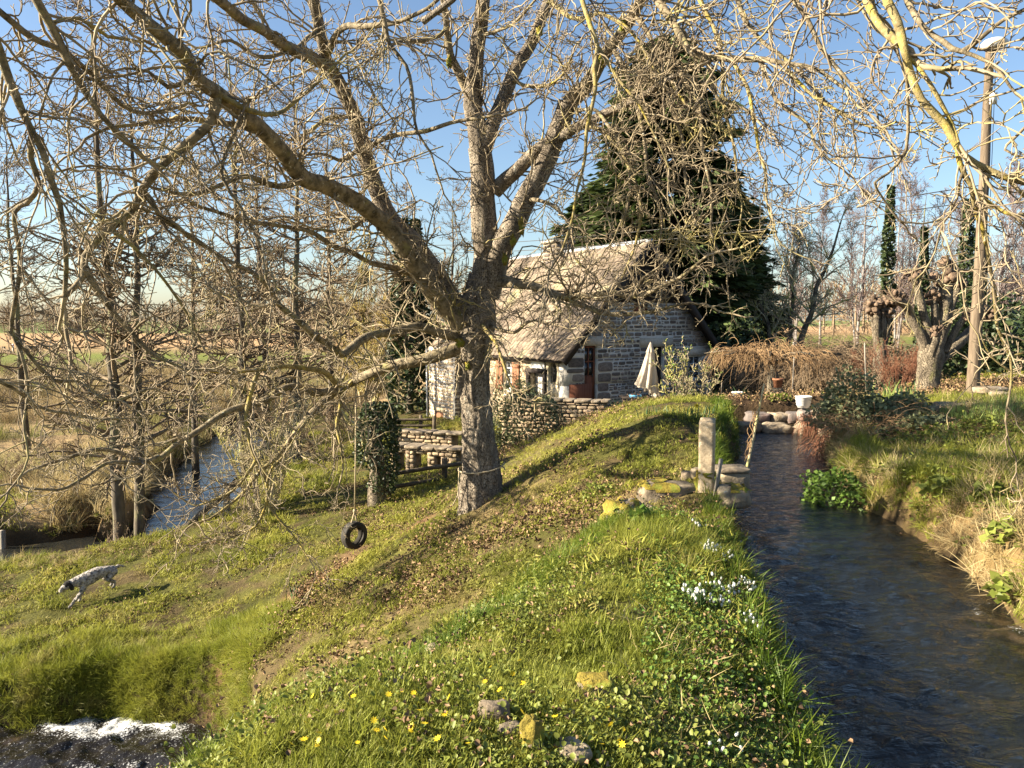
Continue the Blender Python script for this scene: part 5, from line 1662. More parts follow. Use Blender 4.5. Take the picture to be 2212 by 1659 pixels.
wb.box((0.0, .30, BASE), (.30, .302, -.6))
lwall = add('side_wall', wb.mesh('side_wall', M['plaster']), house)
wb = MB()
wb.box((GW - .3, .3, BASE), (GW, LW, EV - .05))
wb.box((.3, LW - .3, BASE), (GW - .3, LW, EV))
wb.put([(.3, LW - .3, EV), (GW - .3, LW - .3, EV), (GW / 2, LW - .3, AP - .2), (.3, LW, EV), (GW - .3, LW, EV), (GW / 2, LW, AP - .2)], [[0, 3, 4, 1], [1, 4, 5, 2], [2, 5, 3, 0]], [[0, 1, 2], [3, 5, 4]])
wb.box((.3, .3, -.62), (GW - .3, LW - .3, -.5))
wb.box((.302, .95, -2.0), (GW - .3, 1.2, EV))          # dark room partitions
add('rear_wall', wb.mesh('rear_wall', M['stone_many']), house)
# boarded top of the gable
bb = MB()
x = roof_u(GTOP) + .02
k = 0
while x < GW - roof_u(GTOP) - .02:
    w = .17
    zt = lambda u: EV + (AP - EV) * (1 - abs(u - GW / 2) / (GW / 2)) - .06
    a, c = x + .006, min(x + w - .006, GW - roof_u(GTOP))
    V = [(a, -.02 - .012 * (k % 2), GTOP), (c, -.02 - .012 * (k % 2), GTOP), (c, .06, GTOP), (a, .06, GTOP), (a, -.02 - .012 * (k % 2), max(GTOP + .01, zt(a))), (c, -.02 - .012 * (k % 2), max(GTOP + .01, zt(c))), (c, .06, max(GTOP + .01, zt(c))), (a, .06, max(GTOP + .01, zt(a)))]
    add('board', mesh_np('board', V, [[0, 3, 2, 1], [4, 5, 6, 7], [0, 1, 5, 4], [1, 2, 6, 5], [2, 3, 7, 6], [3, 0, 4, 7]], None, M['dark_wood']), house)
    x += w
    k += 1

# stones
SHAPES = []
for k in range(10):
    n = 10
    a = np.linspace(0, 2 * PI, n, endpoint=False) + PI / n
    c, s = np.cos(a), np.sin(a)
    e = 0.42
    ox = np.sign(c) * np.abs(c) ** e * .5 * (1 - .10 * g.random(n))
    oz = np.sign(s) * np.abs(s) ** e * .5 * (1 - .14 * g.random(n))
    V = np.vstack([np.c_[ox, np.zeros(n), oz], np.c_[ox, -np.full(n, .6), oz], np.c_[ox * .84, -.85 - .15 * g.random(n), oz * .80]])
    Q = [[i, (i + 1) % n, n + (i + 1) % n, n + i] for i in range(n)] + [[n + i, n + (i + 1) % n, 2 * n + (i + 1) % n, 2 * n + i] for i in range(n)]
    SHAPES.append((V, Q, [list(range(2 * n, 3 * n))]))


def shape_meshes(m, nm='stone'):
    out = []
    for V, Q, N in SHAPES:
        out.append(mesh_np(nm, V, Q, None, M[m], False, N))
    return out


ST_G, ST_W, ST_D = shape_meshes('stone'), shape_meshes('stone_warm'), shape_meshes('dressed')


def courses(u0, u1, z0, z1, hr, wr, holes, inside, g, joint=.036):
    out = []
    z = z0
    while z < z1 - .03:
        h = hr[0] + (hr[1] - hr[0]) * g.random()
        h = min(h, z1 - z)
        free = [(u0, u1)]
        for a, b_, c, d in holes:
            if c < z + h - .02 and d > z + .02:
                nf = []
                for s, e in free:
                    if a > s and a < e or b_ > s and b_ < e or (a <= s and b_ >= e):
                        if a - s > .05:
                            nf.append((s, a))
                        if e - b_ > .05:
                            nf.append((b_, e))
                    else:
                        nf.append((s, e))
                free = nf
        for s, e in free:
            u = s
            while u < e - .03:
                w = wr[0] + (wr[1] - wr[0]) * g.random() ** 1.6
                if e - u - w < wr[0] * .7:
                    w = e - u
                zz0, hh0 = z, h
                z, h = z + .22 * hh0 * (g.random() - .5), hh0 * (.82 + .22 * g.random())
                if inside(u, u + w, z, z + h):
                    if h > .13 and w < .3 and g.random() < .3:      # two thin ones instead of one
                        out.append((u + joint / 2, u + w - joint / 2, z + joint / 2, z + h / 2 - joint / 2))
                        out.append((u + joint / 2, u + w - joint / 2, z + h / 2 + joint / 2, z + h - joint / 2))
                    else:
                        out.append((u + joint / 2, u + w - joint / 2, z + joint / 2, z + h - joint / 2))
                z, h = zz0, hh0
                u += w
        z += h
    return out


def lay_stones(rects, shapes, many_mat, parent, to_obj, g, limit=290, depth=.032):
    """largest stones as parts, the rest joined; to_obj(u, z) -> location, rotation about z"""
    rects = sorted(rects, key=lambda r: -(r[1] - r[0]) * (r[3] - r[2]))
    b = MB()
    for i, (a, c, d, e) in enumerate(rects):
        loc, rz = to_obj((a + c) / 2, (d + e) / 2)
        sc = ((c - a), depth * (.6 + .8 * g.random()), (e - d))
        k = int(g.integers(len(shapes)))
        if i < limit:
            add('stone', shapes[k], parent, loc, (0, 0, rz), sc)
        else:
            V, Q, N = SHAPES[k]
            V = V * np.array(sc)
            cs, sn = math.cos(rz), math.sin(rz)
            V = np.c_[V[:, 0] * cs - V[:, 1] * sn, V[:, 0] * sn + V[:, 1] * cs, V[:, 2]] + np.array(loc)
            b.put(V, Q, None, N)
    if b.n:
        add('small_stones', b.mesh('small_stones', M[many_mat]), parent, kind='stuff')


gob = lambda u, z: ((u, 0.005, z), 0.0)
lob = lambda v, z: ((0.005, v, z), -PI / 2)
# dressed pieces first
DRESS = [(.74, 1.73, 1.755, 2.06), (3.30, 4.86, 1.665, 1.99), (5.54, 6.60, 1.295, 1.58), (5.62, 6.46, .30, .395)]
QUO = [(1.41, 2.10, .82, 1.17), (1.41, 2.02, .46, .80), (1.41, 1.92, .14, .44), (1.41, 2.0, -.25, .12), (.14, .85, 1.0, 1.36), (.10, .85, .82, .985), (.34, .85, .52, .80), (.05, .42, 1.40, 1.62), (4.47, 4.75, .9, 1.2), (4.47, 4.9, .45, .75), (3.45, 3.71, .5, .8), (6.4, 6.86, .35, .6)]
for a, c, d, e in DRESS:
    V = [(a, -.045, d), (c, -.045, d), (c, .02, d), (a, .02, d), (a + .01, -.05, e - .01), (c - .01, -.05, e - .01), (c, .02, e), (a, .02, e)]
    add('lintel' if d > 1 else 'window_sill', mesh_np('lintel', V, [[0, 3, 2, 1], [4, 5, 6, 7], [0, 1, 5, 4], [1, 2, 6, 5], [2, 3, 7, 6], [3, 0, 4, 7]], None, M['dressed']), house)
inside = lambda a, b_, c, d: a > roof_u(max(d, EV)) + .03 and b_ < GW - roof_u(max(d, EV)) - .03
rects = courses(0.03, GW - .03, -1.1, GTOP, (.085, .19), (.12, .48), G_HOLES + DRESS + QUO, inside, g) + QUO
lay_stones(rects, ST_G, 'stone_many', house, gob, g)
# side wall: warm rubble with patches of sandy plaster round the oval window
plas = [(.05, 2.30, -.4, 1.5)]
L_DRESS = [(3.15, 4.1, 1.09, 1.3), (2.98, 3.29, 0, 1.08), (3.99, 4.2, 0, 1.08), (3.1, 4.2, -.12, -.01)]
rects = courses(2.3, 6.75, BASE + .05, EV - .12, (.10, .2), (.14, .42), L_HOLES + L_DRESS, lambda *q: True, g) + courses(0.05, 2.3, BASE + .05, -.42, (.10, .2), (.14, .42), [], lambda *q: True, g)
lay_stones(rects, ST_W, 'stone_warm_many', lwall, lob, g, limit=250)
for a, c, d, e in L_DRESS:
    add('surround_stone', mesh_np('surround_stone', [(-.03, a, d), (-.03, c, d), (.02, c, d), (.02, a, d), (-.03, a, e), (-.03, c, e), (.02, c, e), (.02, a, e)], [[0, 1, 2, 3], [4, 7, 6, 5], [0, 4, 5, 1], [1, 5, 6, 2], [2, 6, 7, 3], [3, 7, 4, 0]], None, M['dressed']), lwall)


def rect_bars(bm, plane, u0, u1, z0, z1, y, t, nu, nz, fw):
    """frame with glazing bars in the wall plane; plane 'g' or 'l'"""
    def bx(a, b_, c, d, y0, y1):
        if plane == 'g':
            bm.box((a, y0, c), (b_, y1, d))
        else:
            bm.box((y0, a, c), (y1, b_, d))
    bx(u0, u0 + fw, z0, z1, y, y + t)
    bx(u1 - fw, u1, z0, z1, y, y + t)
    bx(u0 + fw, u1 - fw, z0, z0 + fw, y, y + t)
    bx(u0 + fw, u1 - fw, z1 - fw, z1, y, y + t)
    for k in range(1, nu):
        c = u0 + (u1 - u0) * k / nu
        bx(c - .016, c + .016, z0 + fw, z1 - fw, y + .006, y + t - .006)
    for k in range(1, nz):
        c = z0 + (z1 - z0) * k / nz
        bx(u0 + fw, u1 - fw, c - .013, c + .013, y + .010, y + t - .010)


def slab(name, a, b_, m, parent):
    q = MB()
    q.box(a, b_)
    return add(name, q.mesh(name, M[m]), parent)


def window(plane, u0, u1, z0, z1, nu, nz, m):
    q = MB()
    rect_bars(q, plane, u0 + .004, u1 - .004, z0 + .004, z1 - .004, .10, .05, nu, nz, .05)
    w = add('window', q.mesh('window', M[m]), house)
    for i in range(nu):
        for j in range(nz):
            a, c = u0 + (u1 - u0) * i / nu + .02, u0 + (u1 - u0) * (i + 1) / nu - .02
            d, e = z0 + (z1 - z0) * j / nz + .02, z0 + (z1 - z0) * (j + 1) / nz - .02
            if plane == 'g':
                slab('pane', (a, .122, d), (c, .128, e), 'glass', w)
            else:
                slab('pane', (.122, a, d), (.128, c, e), 'glass', w)
    return w


window('g', 5.72, 6.36, .40, 1.29, 2, 3, 'white_paint')
window('l', 3.30, 3.98, 0.0, 1.08, 2, 4, 'white_paint')
slab('window', (3.0, .14, 2.84), (3.75, .2, 3.20), 'red_wood', house)
# left gable door, upper glazing and lower panel, and the reddish board leaning against the wall
q = MB()
rect_bars(q, 'g', .865, 1.395, -.5, 1.745, .12, .05, 1, 1, .07)
q.box((.935, .125, -.43), (1.325, .155, .72))
q.box((1.10, .123, .72), (1.14, .162, 1.68))
q.box((.935, .123, 1.18), (1.325, .160, 1.22))
d1 = add('door', q.mesh('door', M['red_wood']), house)
for a, c, d, e in ((.94, 1.10, .73, 1.18), (1.14, 1.325, .73, 1.18), (.94, 1.10, 1.22, 1.675), (1.14, 1.325, 1.22, 1.675)):
    slab('pane', (a, .14, d), (c, .146, e), 'glass', d1)
slab('handle', (1.27, .09, .66), (1.30, .125, .78), 'metal', d1)
q = MB()
rect_bars(q, 'g', 3.725, 4.455, -.5, 1.655, .16, .05, 2, 1, .07)
d2 = add('door', q.mesh('door', M['dark_wood']), house)
slab('door_panel', (3.79, .19, -.45), (4.39, .2, 1.6), 'dark_wood', d2)
slab('handle', (4.3, .12, .7), (4.33, .165, .82), 'metal', d2)
slab('leaning_board', (.18, -.085, -.5), (1.12, -.06, .45), 'red_wood', house)
# shutters of the side window: three boards and two battens each, standing open
for u0, u1, out in ((3.99, 4.50, 1), (2.78, 3.28, -1)):
    sh_ = add('shutter', None, house, (0, 0, 0))
    n = 3
    for k in range(n):
        a, c = u0 + (u1 - u0) * k / n + .005, u0 + (u1 - u0) * (k + 1) / n - .005
        slab('plank', (-.075, a, -.06), (-.05, c, 1.10), 'shutter', sh_)
    for z in (.12, .86):
        slab('batten', (-.10, u0 + .02, z), (-.075, u1 - .02, z + .09), 'shutter', sh_)
# oval window with an iron grille in a plaster plate
n = 28
a = np.linspace(0, 2 * PI, n, endpoint=False)
cy, cz, ry, rz_ = .65, .80, .27, .42
ov = np.c_[np.zeros(n), cy + ry * np.cos(a), cz + rz_ * np.sin(a)]
m_ = np.maximum(np.abs(np.cos(a)), np.abs(np.sin(a)))
sq = np.c_[np.zeros(n), cy + .335 * np.cos(a) / m_, cz + .505 * np.sin(a) / m_]
V = np.vstack([sq + [-.012, 0, 0], ov + [-.012, 0, 0], ov + [.2, 0, 0]])
Q = [[i, (i + 1) % n, n + (i + 1) % n, n + i] for i in range(n)] + [[n + i, n + (i + 1) % n, 2 * n + (i + 1) % n, 2 * n + i] for i in range(n)]
add('oval_surround', mesh_np('oval_surround', V, Q, None, M['plaster']), lwall)
q = MB()
for k in range(4):
    y = cy + ry * (-.6 + .4 * k)
    h = rz_ * math.sqrt(1 - ((y - cy) / ry) ** 2)
    q.tube([(.05, y, cz - h), (.05, y, cz + h)], .009, 6)
for k in range(5):
    z = cz + rz_ * (-.66 + .33 * k)
    h = ry * math.sqrt(1 - ((z - cz) / rz_) ** 2)
    q.tube([(.062, cy - h, z), (.062, cy + h, z)], .007, 6)
add('window_grille', q.mesh('window_grille', M['metal']), house)
slab('pane', (.16, .33, .31), (.166, .97, 1.29), 'glass', house)
# timber framed recess with a rounded white board over it
q = MB()
q.box((-.09, 1.05, -.6), (.02, 1.19, .76))
q.box((-.09, 2.12, -.6), (.02, 2.28, .76))
q.box((-.10, 1.02, .76), (.02, 2.31, .90))
add('recess_frame', q.mesh('recess_frame', M['dark_wood']), lwall)
slab('recess_back', (.24, 1.15, -.3), (.29, 2.15, .76), 'mortar', lwall)
a = np.linspace(0, PI, 19)
ring = np.r_[[[1.98, .93]], np.c_[1.54 + .44 * np.cos(a), .98 + .36 * np.sin(a)], [[1.10, .93]]]
V = np.vstack([np.c_[np.full(len(ring), -.07), ring], np.c_[np.full(len(ring), -.03), ring]])
k = len(ring)
add('round_board', mesh_np('round_board', V, [[i, (i + 1) % k, k + (i + 1) % k, k + i] for i in range(k)], None, M['white_paint'], False, [list(range(k)), list(range(2 * k - 1, k - 1, -1))]), lwall)
slab('window_ledge', (-.30, 2.6, -.20), (-.035, 3.5, -.125), 'dressed', lwall)

# wing at the far left end with its lower shuttered door
wg = MB()
wg.box((-.35, 7.55, BASE - .4), (-.004, 10.0, EV - .12))
wing = add('wing_wall', wg.mesh('wing_wall', M['mortar']), house)
W_H = [(8.55, 9.35, -2.45, -1.36), (8.40, 9.5, -1.35, -1.10)]
rects = courses(7.58, 9.97, BASE + .02, EV - .2, (.11, .21), (.16, .42), W_H, lambda *q_: True, g)
lay_stones(rects, ST_W, 'stone_warm_many', wing, lambda v, z: ((-.345, v, z), -PI / 2), g, limit=200)
rects = courses(-.33, -.02, BASE + .02, EV - .2, (.11, .21), (.16, .42), [], lambda *q_: True, g)
lay_stones(rects, ST_G, 'stone_many', wing, lambda u, z: ((u, 7.555, z), 0.0), g, limit=90)
slab('lintel', (-.39, 8.40, -1.35), (-.35, 9.5, -1.10), 'plaster', wing)
for u0, u1 in ((8.56, 8.945), (8.955, 9.34)):
    sh_ = add('shutter', None, wing)
    for k in range(3):
        slab('plank', (-.385, u0 + (u1 - u0) * k / 3 + .003, -2.44), (-.352, u0 + (u1 - u0) * (k + 1) / 3 - .003, -1.37), 'shutter', sh_)
q = MB()
q.tube([(-.42, 10.06, EV - .2), (-.42, 10.06, BASE - .3)], .045, 8)
add('downpipe', q.mesh('downpipe', M['zinc']), house)

# roof: two slopes of slates in courses, ridge, verge boards, gutter
VO, EO = .38, .42
sl = math.atan2(AP - EV, GW / 2)
Ls = math.hypot(AP - EV, GW / 2) + EO


def slope(side):
    b = MB()
    core = MB()
    cs, sn = math.cos(sl), math.sin(sl)
    ex, ez = (-EO * cs, EV - EO * sn) if side < 0 else (GW + EO * cs, EV - EO * sn)

    def pt(s, v, h):
        """s up the slope, v along the house, h above"""
        x = ex + (s * cs - h * sn) * (1 if side < 0 else -1)
        return (x, v, ez + s * sn + h * cs)
    V = [pt(0, -VO, 0), pt(Ls, -VO, 0), pt(Ls, LW + .3, 0), pt(0, LW + .3, 0), pt(0, -VO, .07), pt(Ls, -VO, .07), pt(Ls, LW + .3, .07), pt(0, LW + .3, .07)]
    core.put(V, [[0, 3, 2, 1], [4, 5, 6, 7], [0, 1, 5, 4], [1, 2, 6, 5], [2, 3, 7, 6], [3, 0, 4, 7]])
    rows_ = 30
    dh = Ls / rows_
    for r in range(rows_):
        v = -VO + (-.12 if r % 2 else 0)
        while v < LW + .3:
            w = .16 + .13 * g.random()
            a, c = max(v, -VO - .02) + .004, min(v + w, LW + .32) - .004
            v += w
            if c - a < .04:
                continue
            s0 = r * dh - .012 * g.random()
            s1 = s0 + dh * 1.25
            j = .008 * g.normal()
            h0, h1 = .088 + .014 * g.random() + j, .074
            bot = .02 * g.normal()
            V = [pt(s0, a, h0 - .016), pt(s0 + bot, c, h0 - .016), pt(s1, c, h1 - .003), pt(s1, a, h1 - .003), pt(s0, a, h0), pt(s0 + bot, c, h0), pt(s1, c, h1 + .003), pt(s1, a, h1 + .003)]
            b.put(V, [[4, 5, 6, 7], [0, 1, 5, 4], [1, 2, 6, 5], [3, 0, 4, 7]])
    rf = add('roof', core.mesh('roof', M['dark_wood']), house)
    add('slates', b.mesh('slates', M['slate']), rf, kind='stuff')
    # verge board under the gable overhang
    q = MB()
    V = [pt(-.02, -VO - .03, -.16), pt(Ls + .02, -VO - .03, -.16), pt(Ls + .02, -VO + .01, -.16), pt(-.02, -VO + .01, -.16), pt(-.02, -VO - .03, .08), pt(Ls + .02, -VO - .03, .08), pt(Ls + .02, -VO + .01, .08), pt(-.02, -VO + .01, .08)]
    q.put(V, [[0, 3, 2, 1], [4, 5, 6, 7], [0, 1, 5, 4], [1, 2, 6, 5], [2, 3, 7, 6], [3, 0, 4, 7]])
    add('verge_board', q.mesh('verge_board', M['dark_wood']), rf)
    return rf


r1, r2 = slope(-1), slope(1)
q = MB()
for k in range(34):
    v = -VO + k * (LW + .66) / 34
    q.tube([(GW / 2, v, AP + .02), (GW / 2, v + .33, AP + .025)], [.12, .11], 10)
add('ridge', q.mesh('ridge', M['zinc']), r1)
slab('fascia', (-.30, -.2, EV - .36), (-.26, LW + .2, EV - .24), 'dark_wood', r1)
# chimney
ch = MB()
ch.box((GW / 2 - .42, 5.0, AP - .8), (GW / 2 + .42, 5.9, AP + .45))
cm = add('chimney', ch.mesh('chimney', M['rock']), r1)
rects = courses(GW / 2 - .41, GW / 2 + .41, AP - .6, AP + .42, (.14, .22), (.2, .42), [], lambda *q_: True, g)
b = MB()
for face in (0, 1):
    for (a, c, d, e) in rects:
        V, Q, N = SHAPES[int(g.integers(10))]
        V = V * np.array([c - a, .05, e - d])
        if face == 0:
            V = V + np.array([(a + c) / 2, 5.0, (d + e) / 2])
        else:
            V = np.c_[V[:, 1], -V[:, 0], V[:, 2]] + np.array([GW / 2 - .42, 5.45 + ((a + c) / 2 - GW / 2) * 1.05, (d + e) / 2])
        b.put(V, Q, None, N)
add('chimney_stones', b.mesh('chimney_stones', M['stone_many']), r1)
slab('chimney_cap', (GW / 2 - .5, 4.92, AP + .45), (GW / 2 + .5, 5.98, AP + .53), 'dressed', r1)
# ------------------------------------------------------------------ things in the garden and on the banks
g = np.random.default_rng(31)
YR = np.arange(1.2, 60, 0.02)


def gh(X, Y):
    """where a sight line of the photograph meets the ground"""
    p1 = P(X, Y, 1.0) - np.array([0, 0, 1.65])
    q = np.array([0, 0, 1.65]) + p1 * YR[:, None]
    k = np.argmax(q[:, 2] < height(q[:, 0], q[:, 1]))
    p_ = q[k]
    return np.array([p_[0], p_[1], hz(p_[0], p_[1])])


def single(name, me, loc, label, cat, group=None, rot=(0, 0, 0), scale=None):
    return add(name, me, None, loc, rot, scale, label, cat, group)


def box_mesh(name, a, b_, m, bev=0.0):
    q_ = MB()
    q_.box(a, b_)
    me = q_.mesh(name, M[m])
    return me


# tyre swing
tc = P(765, 1156, 14.0)
sw = thing('tyre_swing', tc, 'old black car tyre hanging on a rope from a low walnut limb', 'tyre swing')
nu, nv = 40, 20
u = np.linspace(0, 2 * PI, nu, endpoint=False)
prof = []
for t_ in np.linspace(0, 2 * PI, nv, endpoint=False):
    c_, s_ = math.cos(t_), math.sin(t_)
    prof.append((0.195 + .062 * np.sign(c_) * abs(c_) ** .55, .088 * np.sign(s_) * abs(s_) ** .6))
prof = np.array(prof)
# hollow on the inside
prof[:, 0] = np.where((prof[:, 0] < .165) & (np.abs(prof[:, 1]) < .075), .215, prof[:, 0])
U, Pr = np.meshgrid(u, np.arange(nv), indexing='ij')
rad_ = prof[Pr, 0] + np.where(prof[Pr, 0] > .245, .004 * np.sign(np.sin(U * 40 + prof[Pr, 1] * 60)), 0)
V = np.stack([rad_ * np.cos(U), prof[Pr, 1], rad_ * np.sin(U)], -1).reshape(-1, 3)
i, j = np.meshgrid(np.arange(nu), np.arange(nv), indexing='ij')
a_ = (i * nv + j).ravel()
i2 = ((i + 1) % nu * nv + j).ravel()
i3 = ((i + 1) % nu * nv + (j + 1) % nv).ravel()
i4 = (i * nv + (j + 1) % nv).ravel()
add('tyre', mesh_np('tyre', V, np.stack([a_, i4, i3, i2], -1), None, M['rubber'], True), sw, rot=(0, 0, math.radians(48)))
q = MB()
top = P(769, 822, 13.62) - tc
q.tube([(0.02, -.02, .44), top * .5 + np.array([.01, 0, 0]), top + np.array([0, 0, .05])], .014, 6)
q.tube([(0.05, .05, .20), (0.04, .02, .30), (0.02, -.02, .45)], .013, 6)
q.tube([(-0.05, -.05, .20), (-.02, -.03, .30), (0.02, -.02, .45)], .013, 6)
add('rope', q.mesh('rope', M['rope'], True), sw)
add('knot', blob('knot', (.03, .03, .04), 3, M['rope']), sw, loc=(.02, -.02, .46))
add('knot', blob('knot', (.05, .05, .05), 4, M['rope']), sw, loc=top)
p_ = gh(752, 1186)
single('white_stone', blob('white_stone', (.08, .06, .07), 5, M['dressed']), p_ + np.array([0, .05, .02]), 'small pale stone on the lawn under the tyre', 'stone')
# rope round the trunk with a loose end
q = MB()
c_ = P(1040, 1018, 13.15)
ring = [c_ + np.array([math.cos(t_) * .40, math.sin(t_) * .40, .05 * math.sin(t_ + .6) + .02 * t_]) for t_ in np.linspace(0, 2 * PI, 26)]
q.tube(ring, .012, 6)
q.tube([P(992, 1010, 12.9), P(991, 1040, 12.85), P(989, 1070, 12.8), P(978, 1092, 12.75)], .012, 6)
q.tube([ring[13], P(992, 1010, 12.9)], .012, 6)
single('tied_rope', q.mesh('tied_rope', M['rope'], True), (0, 0, 0), 'pale rope tied round the foot of the walnut trunk', 'rope')

# ivy covered dead trunk with a bleached branch
b_ = P(815, 1090, 18.3)
iv = thing('ivy_stump', (b_[0], 18.3, hz(b_[0], 18.3)), 'dead trunk thickly covered in ivy on the lawn left of the walnut', 'tree stump')
q = MB()
pa, ra = smooth_path([(0, 0, -.2), (.02, 0, .6), (0, 0, 1.4), (-.05, 0, 2.3)], [.24, .19, .17, .12], .05, .03, 3)
V, Q = bark_tube(pa, ra, 24, .03)
add('trunk', mesh_np('trunk', V, Q, None, M['pollard'], True), iv)
n = 4200
z_ = .35 + 2.15 * g.random(n) ** .8
a_ = g.random(n) * 2 * PI
lob = 1 + .35 * vnoise(np.stack([np.cos(a_) * 1.5, np.sin(a_) * 1.5, z_ * 1.4], -1))
r_ = (.24 + .24 * np.sin(np.clip((z_ - .2) / 2.4, 0, 1) * PI)) * lob * (.75 + .45 * g.random(n))
sel = (np.cos(a_) > -.5) | (z_ > 1.0)
add('ivy', leaf_quads(np.c_[np.cos(a_) * r_ + .05, np.sin(a_) * r_, z_][sel], .075, g, droop=.4).mesh('ivy', M['ivy_dark']), iv)
O_ = np.array(iv.location)
pa, ra = limb([(818, 1030, 18.3), (800, 1000, 18.2), (788, 960, 18.1), (780, 925, 18), (750, 905, 17.9), (735, 880, 17.8)], 13, 6, .04, 5)
V, Q = tubes(pa[None] - O_, ra[None], 8)
add('branch', mesh_np('branch', V, Q, None, M['hazel'], True), iv)

# leaning log over the river
pa, ra = limb([(645, 918, 21.2), (590, 960, 20.8), (540, 1010, 20.4), (480, 1075, 19.9), (420, 1125, 19.4), (372, 1160, 19.0)], 17, 13, .05, 9)
lg = thing('leaning_log', pa[-1], 'long leaning grey trunk slanting down across the river view to a post', 'log')
V, Q = bark_tube(pa - pa[-1], ra, 20, .02)
add('trunk', mesh_np('trunk', V, Q, None, M['pollard'], True), lg)
for (X, Y, d_) in ((540, 1010, 20.4), (470, 1083, 19.8)):
    s0 = P(X, Y, d_) - pa[-1]
    A = grow(s0[None].repeat(5, 0), np.c_[g.normal(0, .6, 5), g.normal(0, .6, 5), .8 + g.random(5)], .5 + .6 * g.random(5), 6, .2, 0, g)
    V, Q = tubes(A, taper(np.full(5, .018), 7, .4), 5)
    add('branch', mesh_np('branch', V, Q, None, M['hazel'], True), lg)
p_ = P(375, 1185, 19.0)
z0 = hz(p_[0], 19.0)
single('river_post', box_mesh('river_post', (-.07, -.07, -.5), (.07, .07, 1.65 - 480 * KPX / F_PX * 19 - z0 + .1), 'fence_wood'), (p_[0], 19.0, z0), 'short dark post at the river edge holding the end of the leaning log', 'post')
p_ = P(492, 1110, 20.2)
single('river_post', box_mesh('river_post', (-.06, -.06, -.4), (.06, .06, .75), 'grey_wood'), (p_[0], 20.2, hz(p_[0], 20.2)), 'short grey post by the river under the middle of the leaning log', 'post')
p_ = P(3, 1130, 20)
single('river_post', box_mesh('river_post', (-.06, -.06, -.5), (.06, .06, .9), 'grey_wood'), (p_[0], 20, hz(p_[0], 20)), 'grey post at the left edge beyond the river', 'post')


# fences
def rail_fence(posts, rails, label, d, w=.13):
    x = P(posts[0][0], 690, d)[0]
    t = thing('rail_fence', (x, d, hz(x, d)), label, 'fence')
    O = np.array(t.location)
    for X, Y0, dd, top in posts:
        px = P(X, 690, dd)[0]
        gz = hz(px, dd)
        tz = P(X, top, dd)[2]
        add('post', box_mesh('post', (-w / 2, -w / 2, -.4), (w / 2, w / 2, tz - gz), 'fence_wood'), t, np.array([px, dd, gz]) - O)
    for pts, w_ in rails:
        q_ = MB()
        xyz = np.array([P(*p__) for p__ in pts]) - O
        pa_, ra_ = smooth_path(xyz, np.full(len(xyz), w_ / 2), .3, .01, 2)
        q_.tube(pa_, ra_, 7)
        add('rail', q_.mesh('rail', M['fence_wood'], True), t)
    return t


rail_fence([(958, 1041, 19.3, 990), (834, 1070, 18.9, 1015), (1012, 1030, 19.6, 985)], [([(830, 1027, 18.8), (953, 1007, 19.2), (1015, 999, 19.5)], .11), ([(826, 1056, 18.8), (953, 1035, 19.2)], .11)], 'dark post and rail fence between the ivy stump and the walnut', 19.3)
rail_fence([(907, 942, 29.8, 897), (850, 940, 29.8, 899), (936, 942, 29.6, 899)], [([(846, 907, 29.7), (937, 906, 29.7)], .10), ([(846, 920, 29.7), (937, 919, 29.7)], .10)], 'dark two rail fence left of the house in the distance', 29.8)


# stone walls: every stone its own object
def stone_wall(label, name, A_, B_, thick, top, base, g, hr=(.10, .19), wr=(.16, .42), shapes=None, openings=(), cap=True, many='stone_warm_many', core='rock', limit=220):
    A_, B_ = np.array(A_, float), np.array(B_, float)
    L = np.linalg.norm(B_ - A_)
    yaw = math.atan2(B_[1] - A_[1], B_[0] - A_[0])
    t = thing(name, (A_[0], A_[1], 0), label, 'wall', (0, 0, yaw))
    t['kind'] = 'thing'
    q_ = MB()
    us_ = [0, L] + [o[k] for o in openings for k in (0, 1)]
    zs_ = [base, top] + [o[k] for o in openings for k in (2, 3)]
    for a, b2, c, d_ in cells(us_, zs_, openings, 0, L):
        q_.box((a, .04, c), (b2, thick, d_))
    add('core', q_.mesh('core', M[core]), t)
    rects_ = courses(0, L, base, top, hr, wr, list(openings), lambda *q__: True, g, .014)
    sh_ = shapes or ST_W
    bb_ = MB()
    for k, (a, c, d_, e) in enumerate(sorted(rects_, key=lambda r: -(r[1] - r[0]) * (r[3] - r[2]))):
        dep = .055 + .03 * g.random()
        if k < limit:
            add('stone', sh_[int(g.integers(10))], t, ((a + c) / 2, .045, (d_ + e) / 2), (0, 0, g.normal(0, .03)), (c - a, dep, e - d_))
    if cap:
        u_ = 0
        while u_ < L:
            w = .25 + .35 * g.random()
            if not any(o[0] < u_ + w / 2 < o[1] and o[3] >= top - .01 for o in openings):
                add('cap_stone', blob('cap_stone', (w / 2 - .005, thick / 2 + .05, .045), int(g.integers(99)), M['rock'], .10, 1.5, 8, 14, 9, False), t, (u_ + w / 2, thick / 2, top + .045 + .02 * g.random()))
            u_ += w
    return t


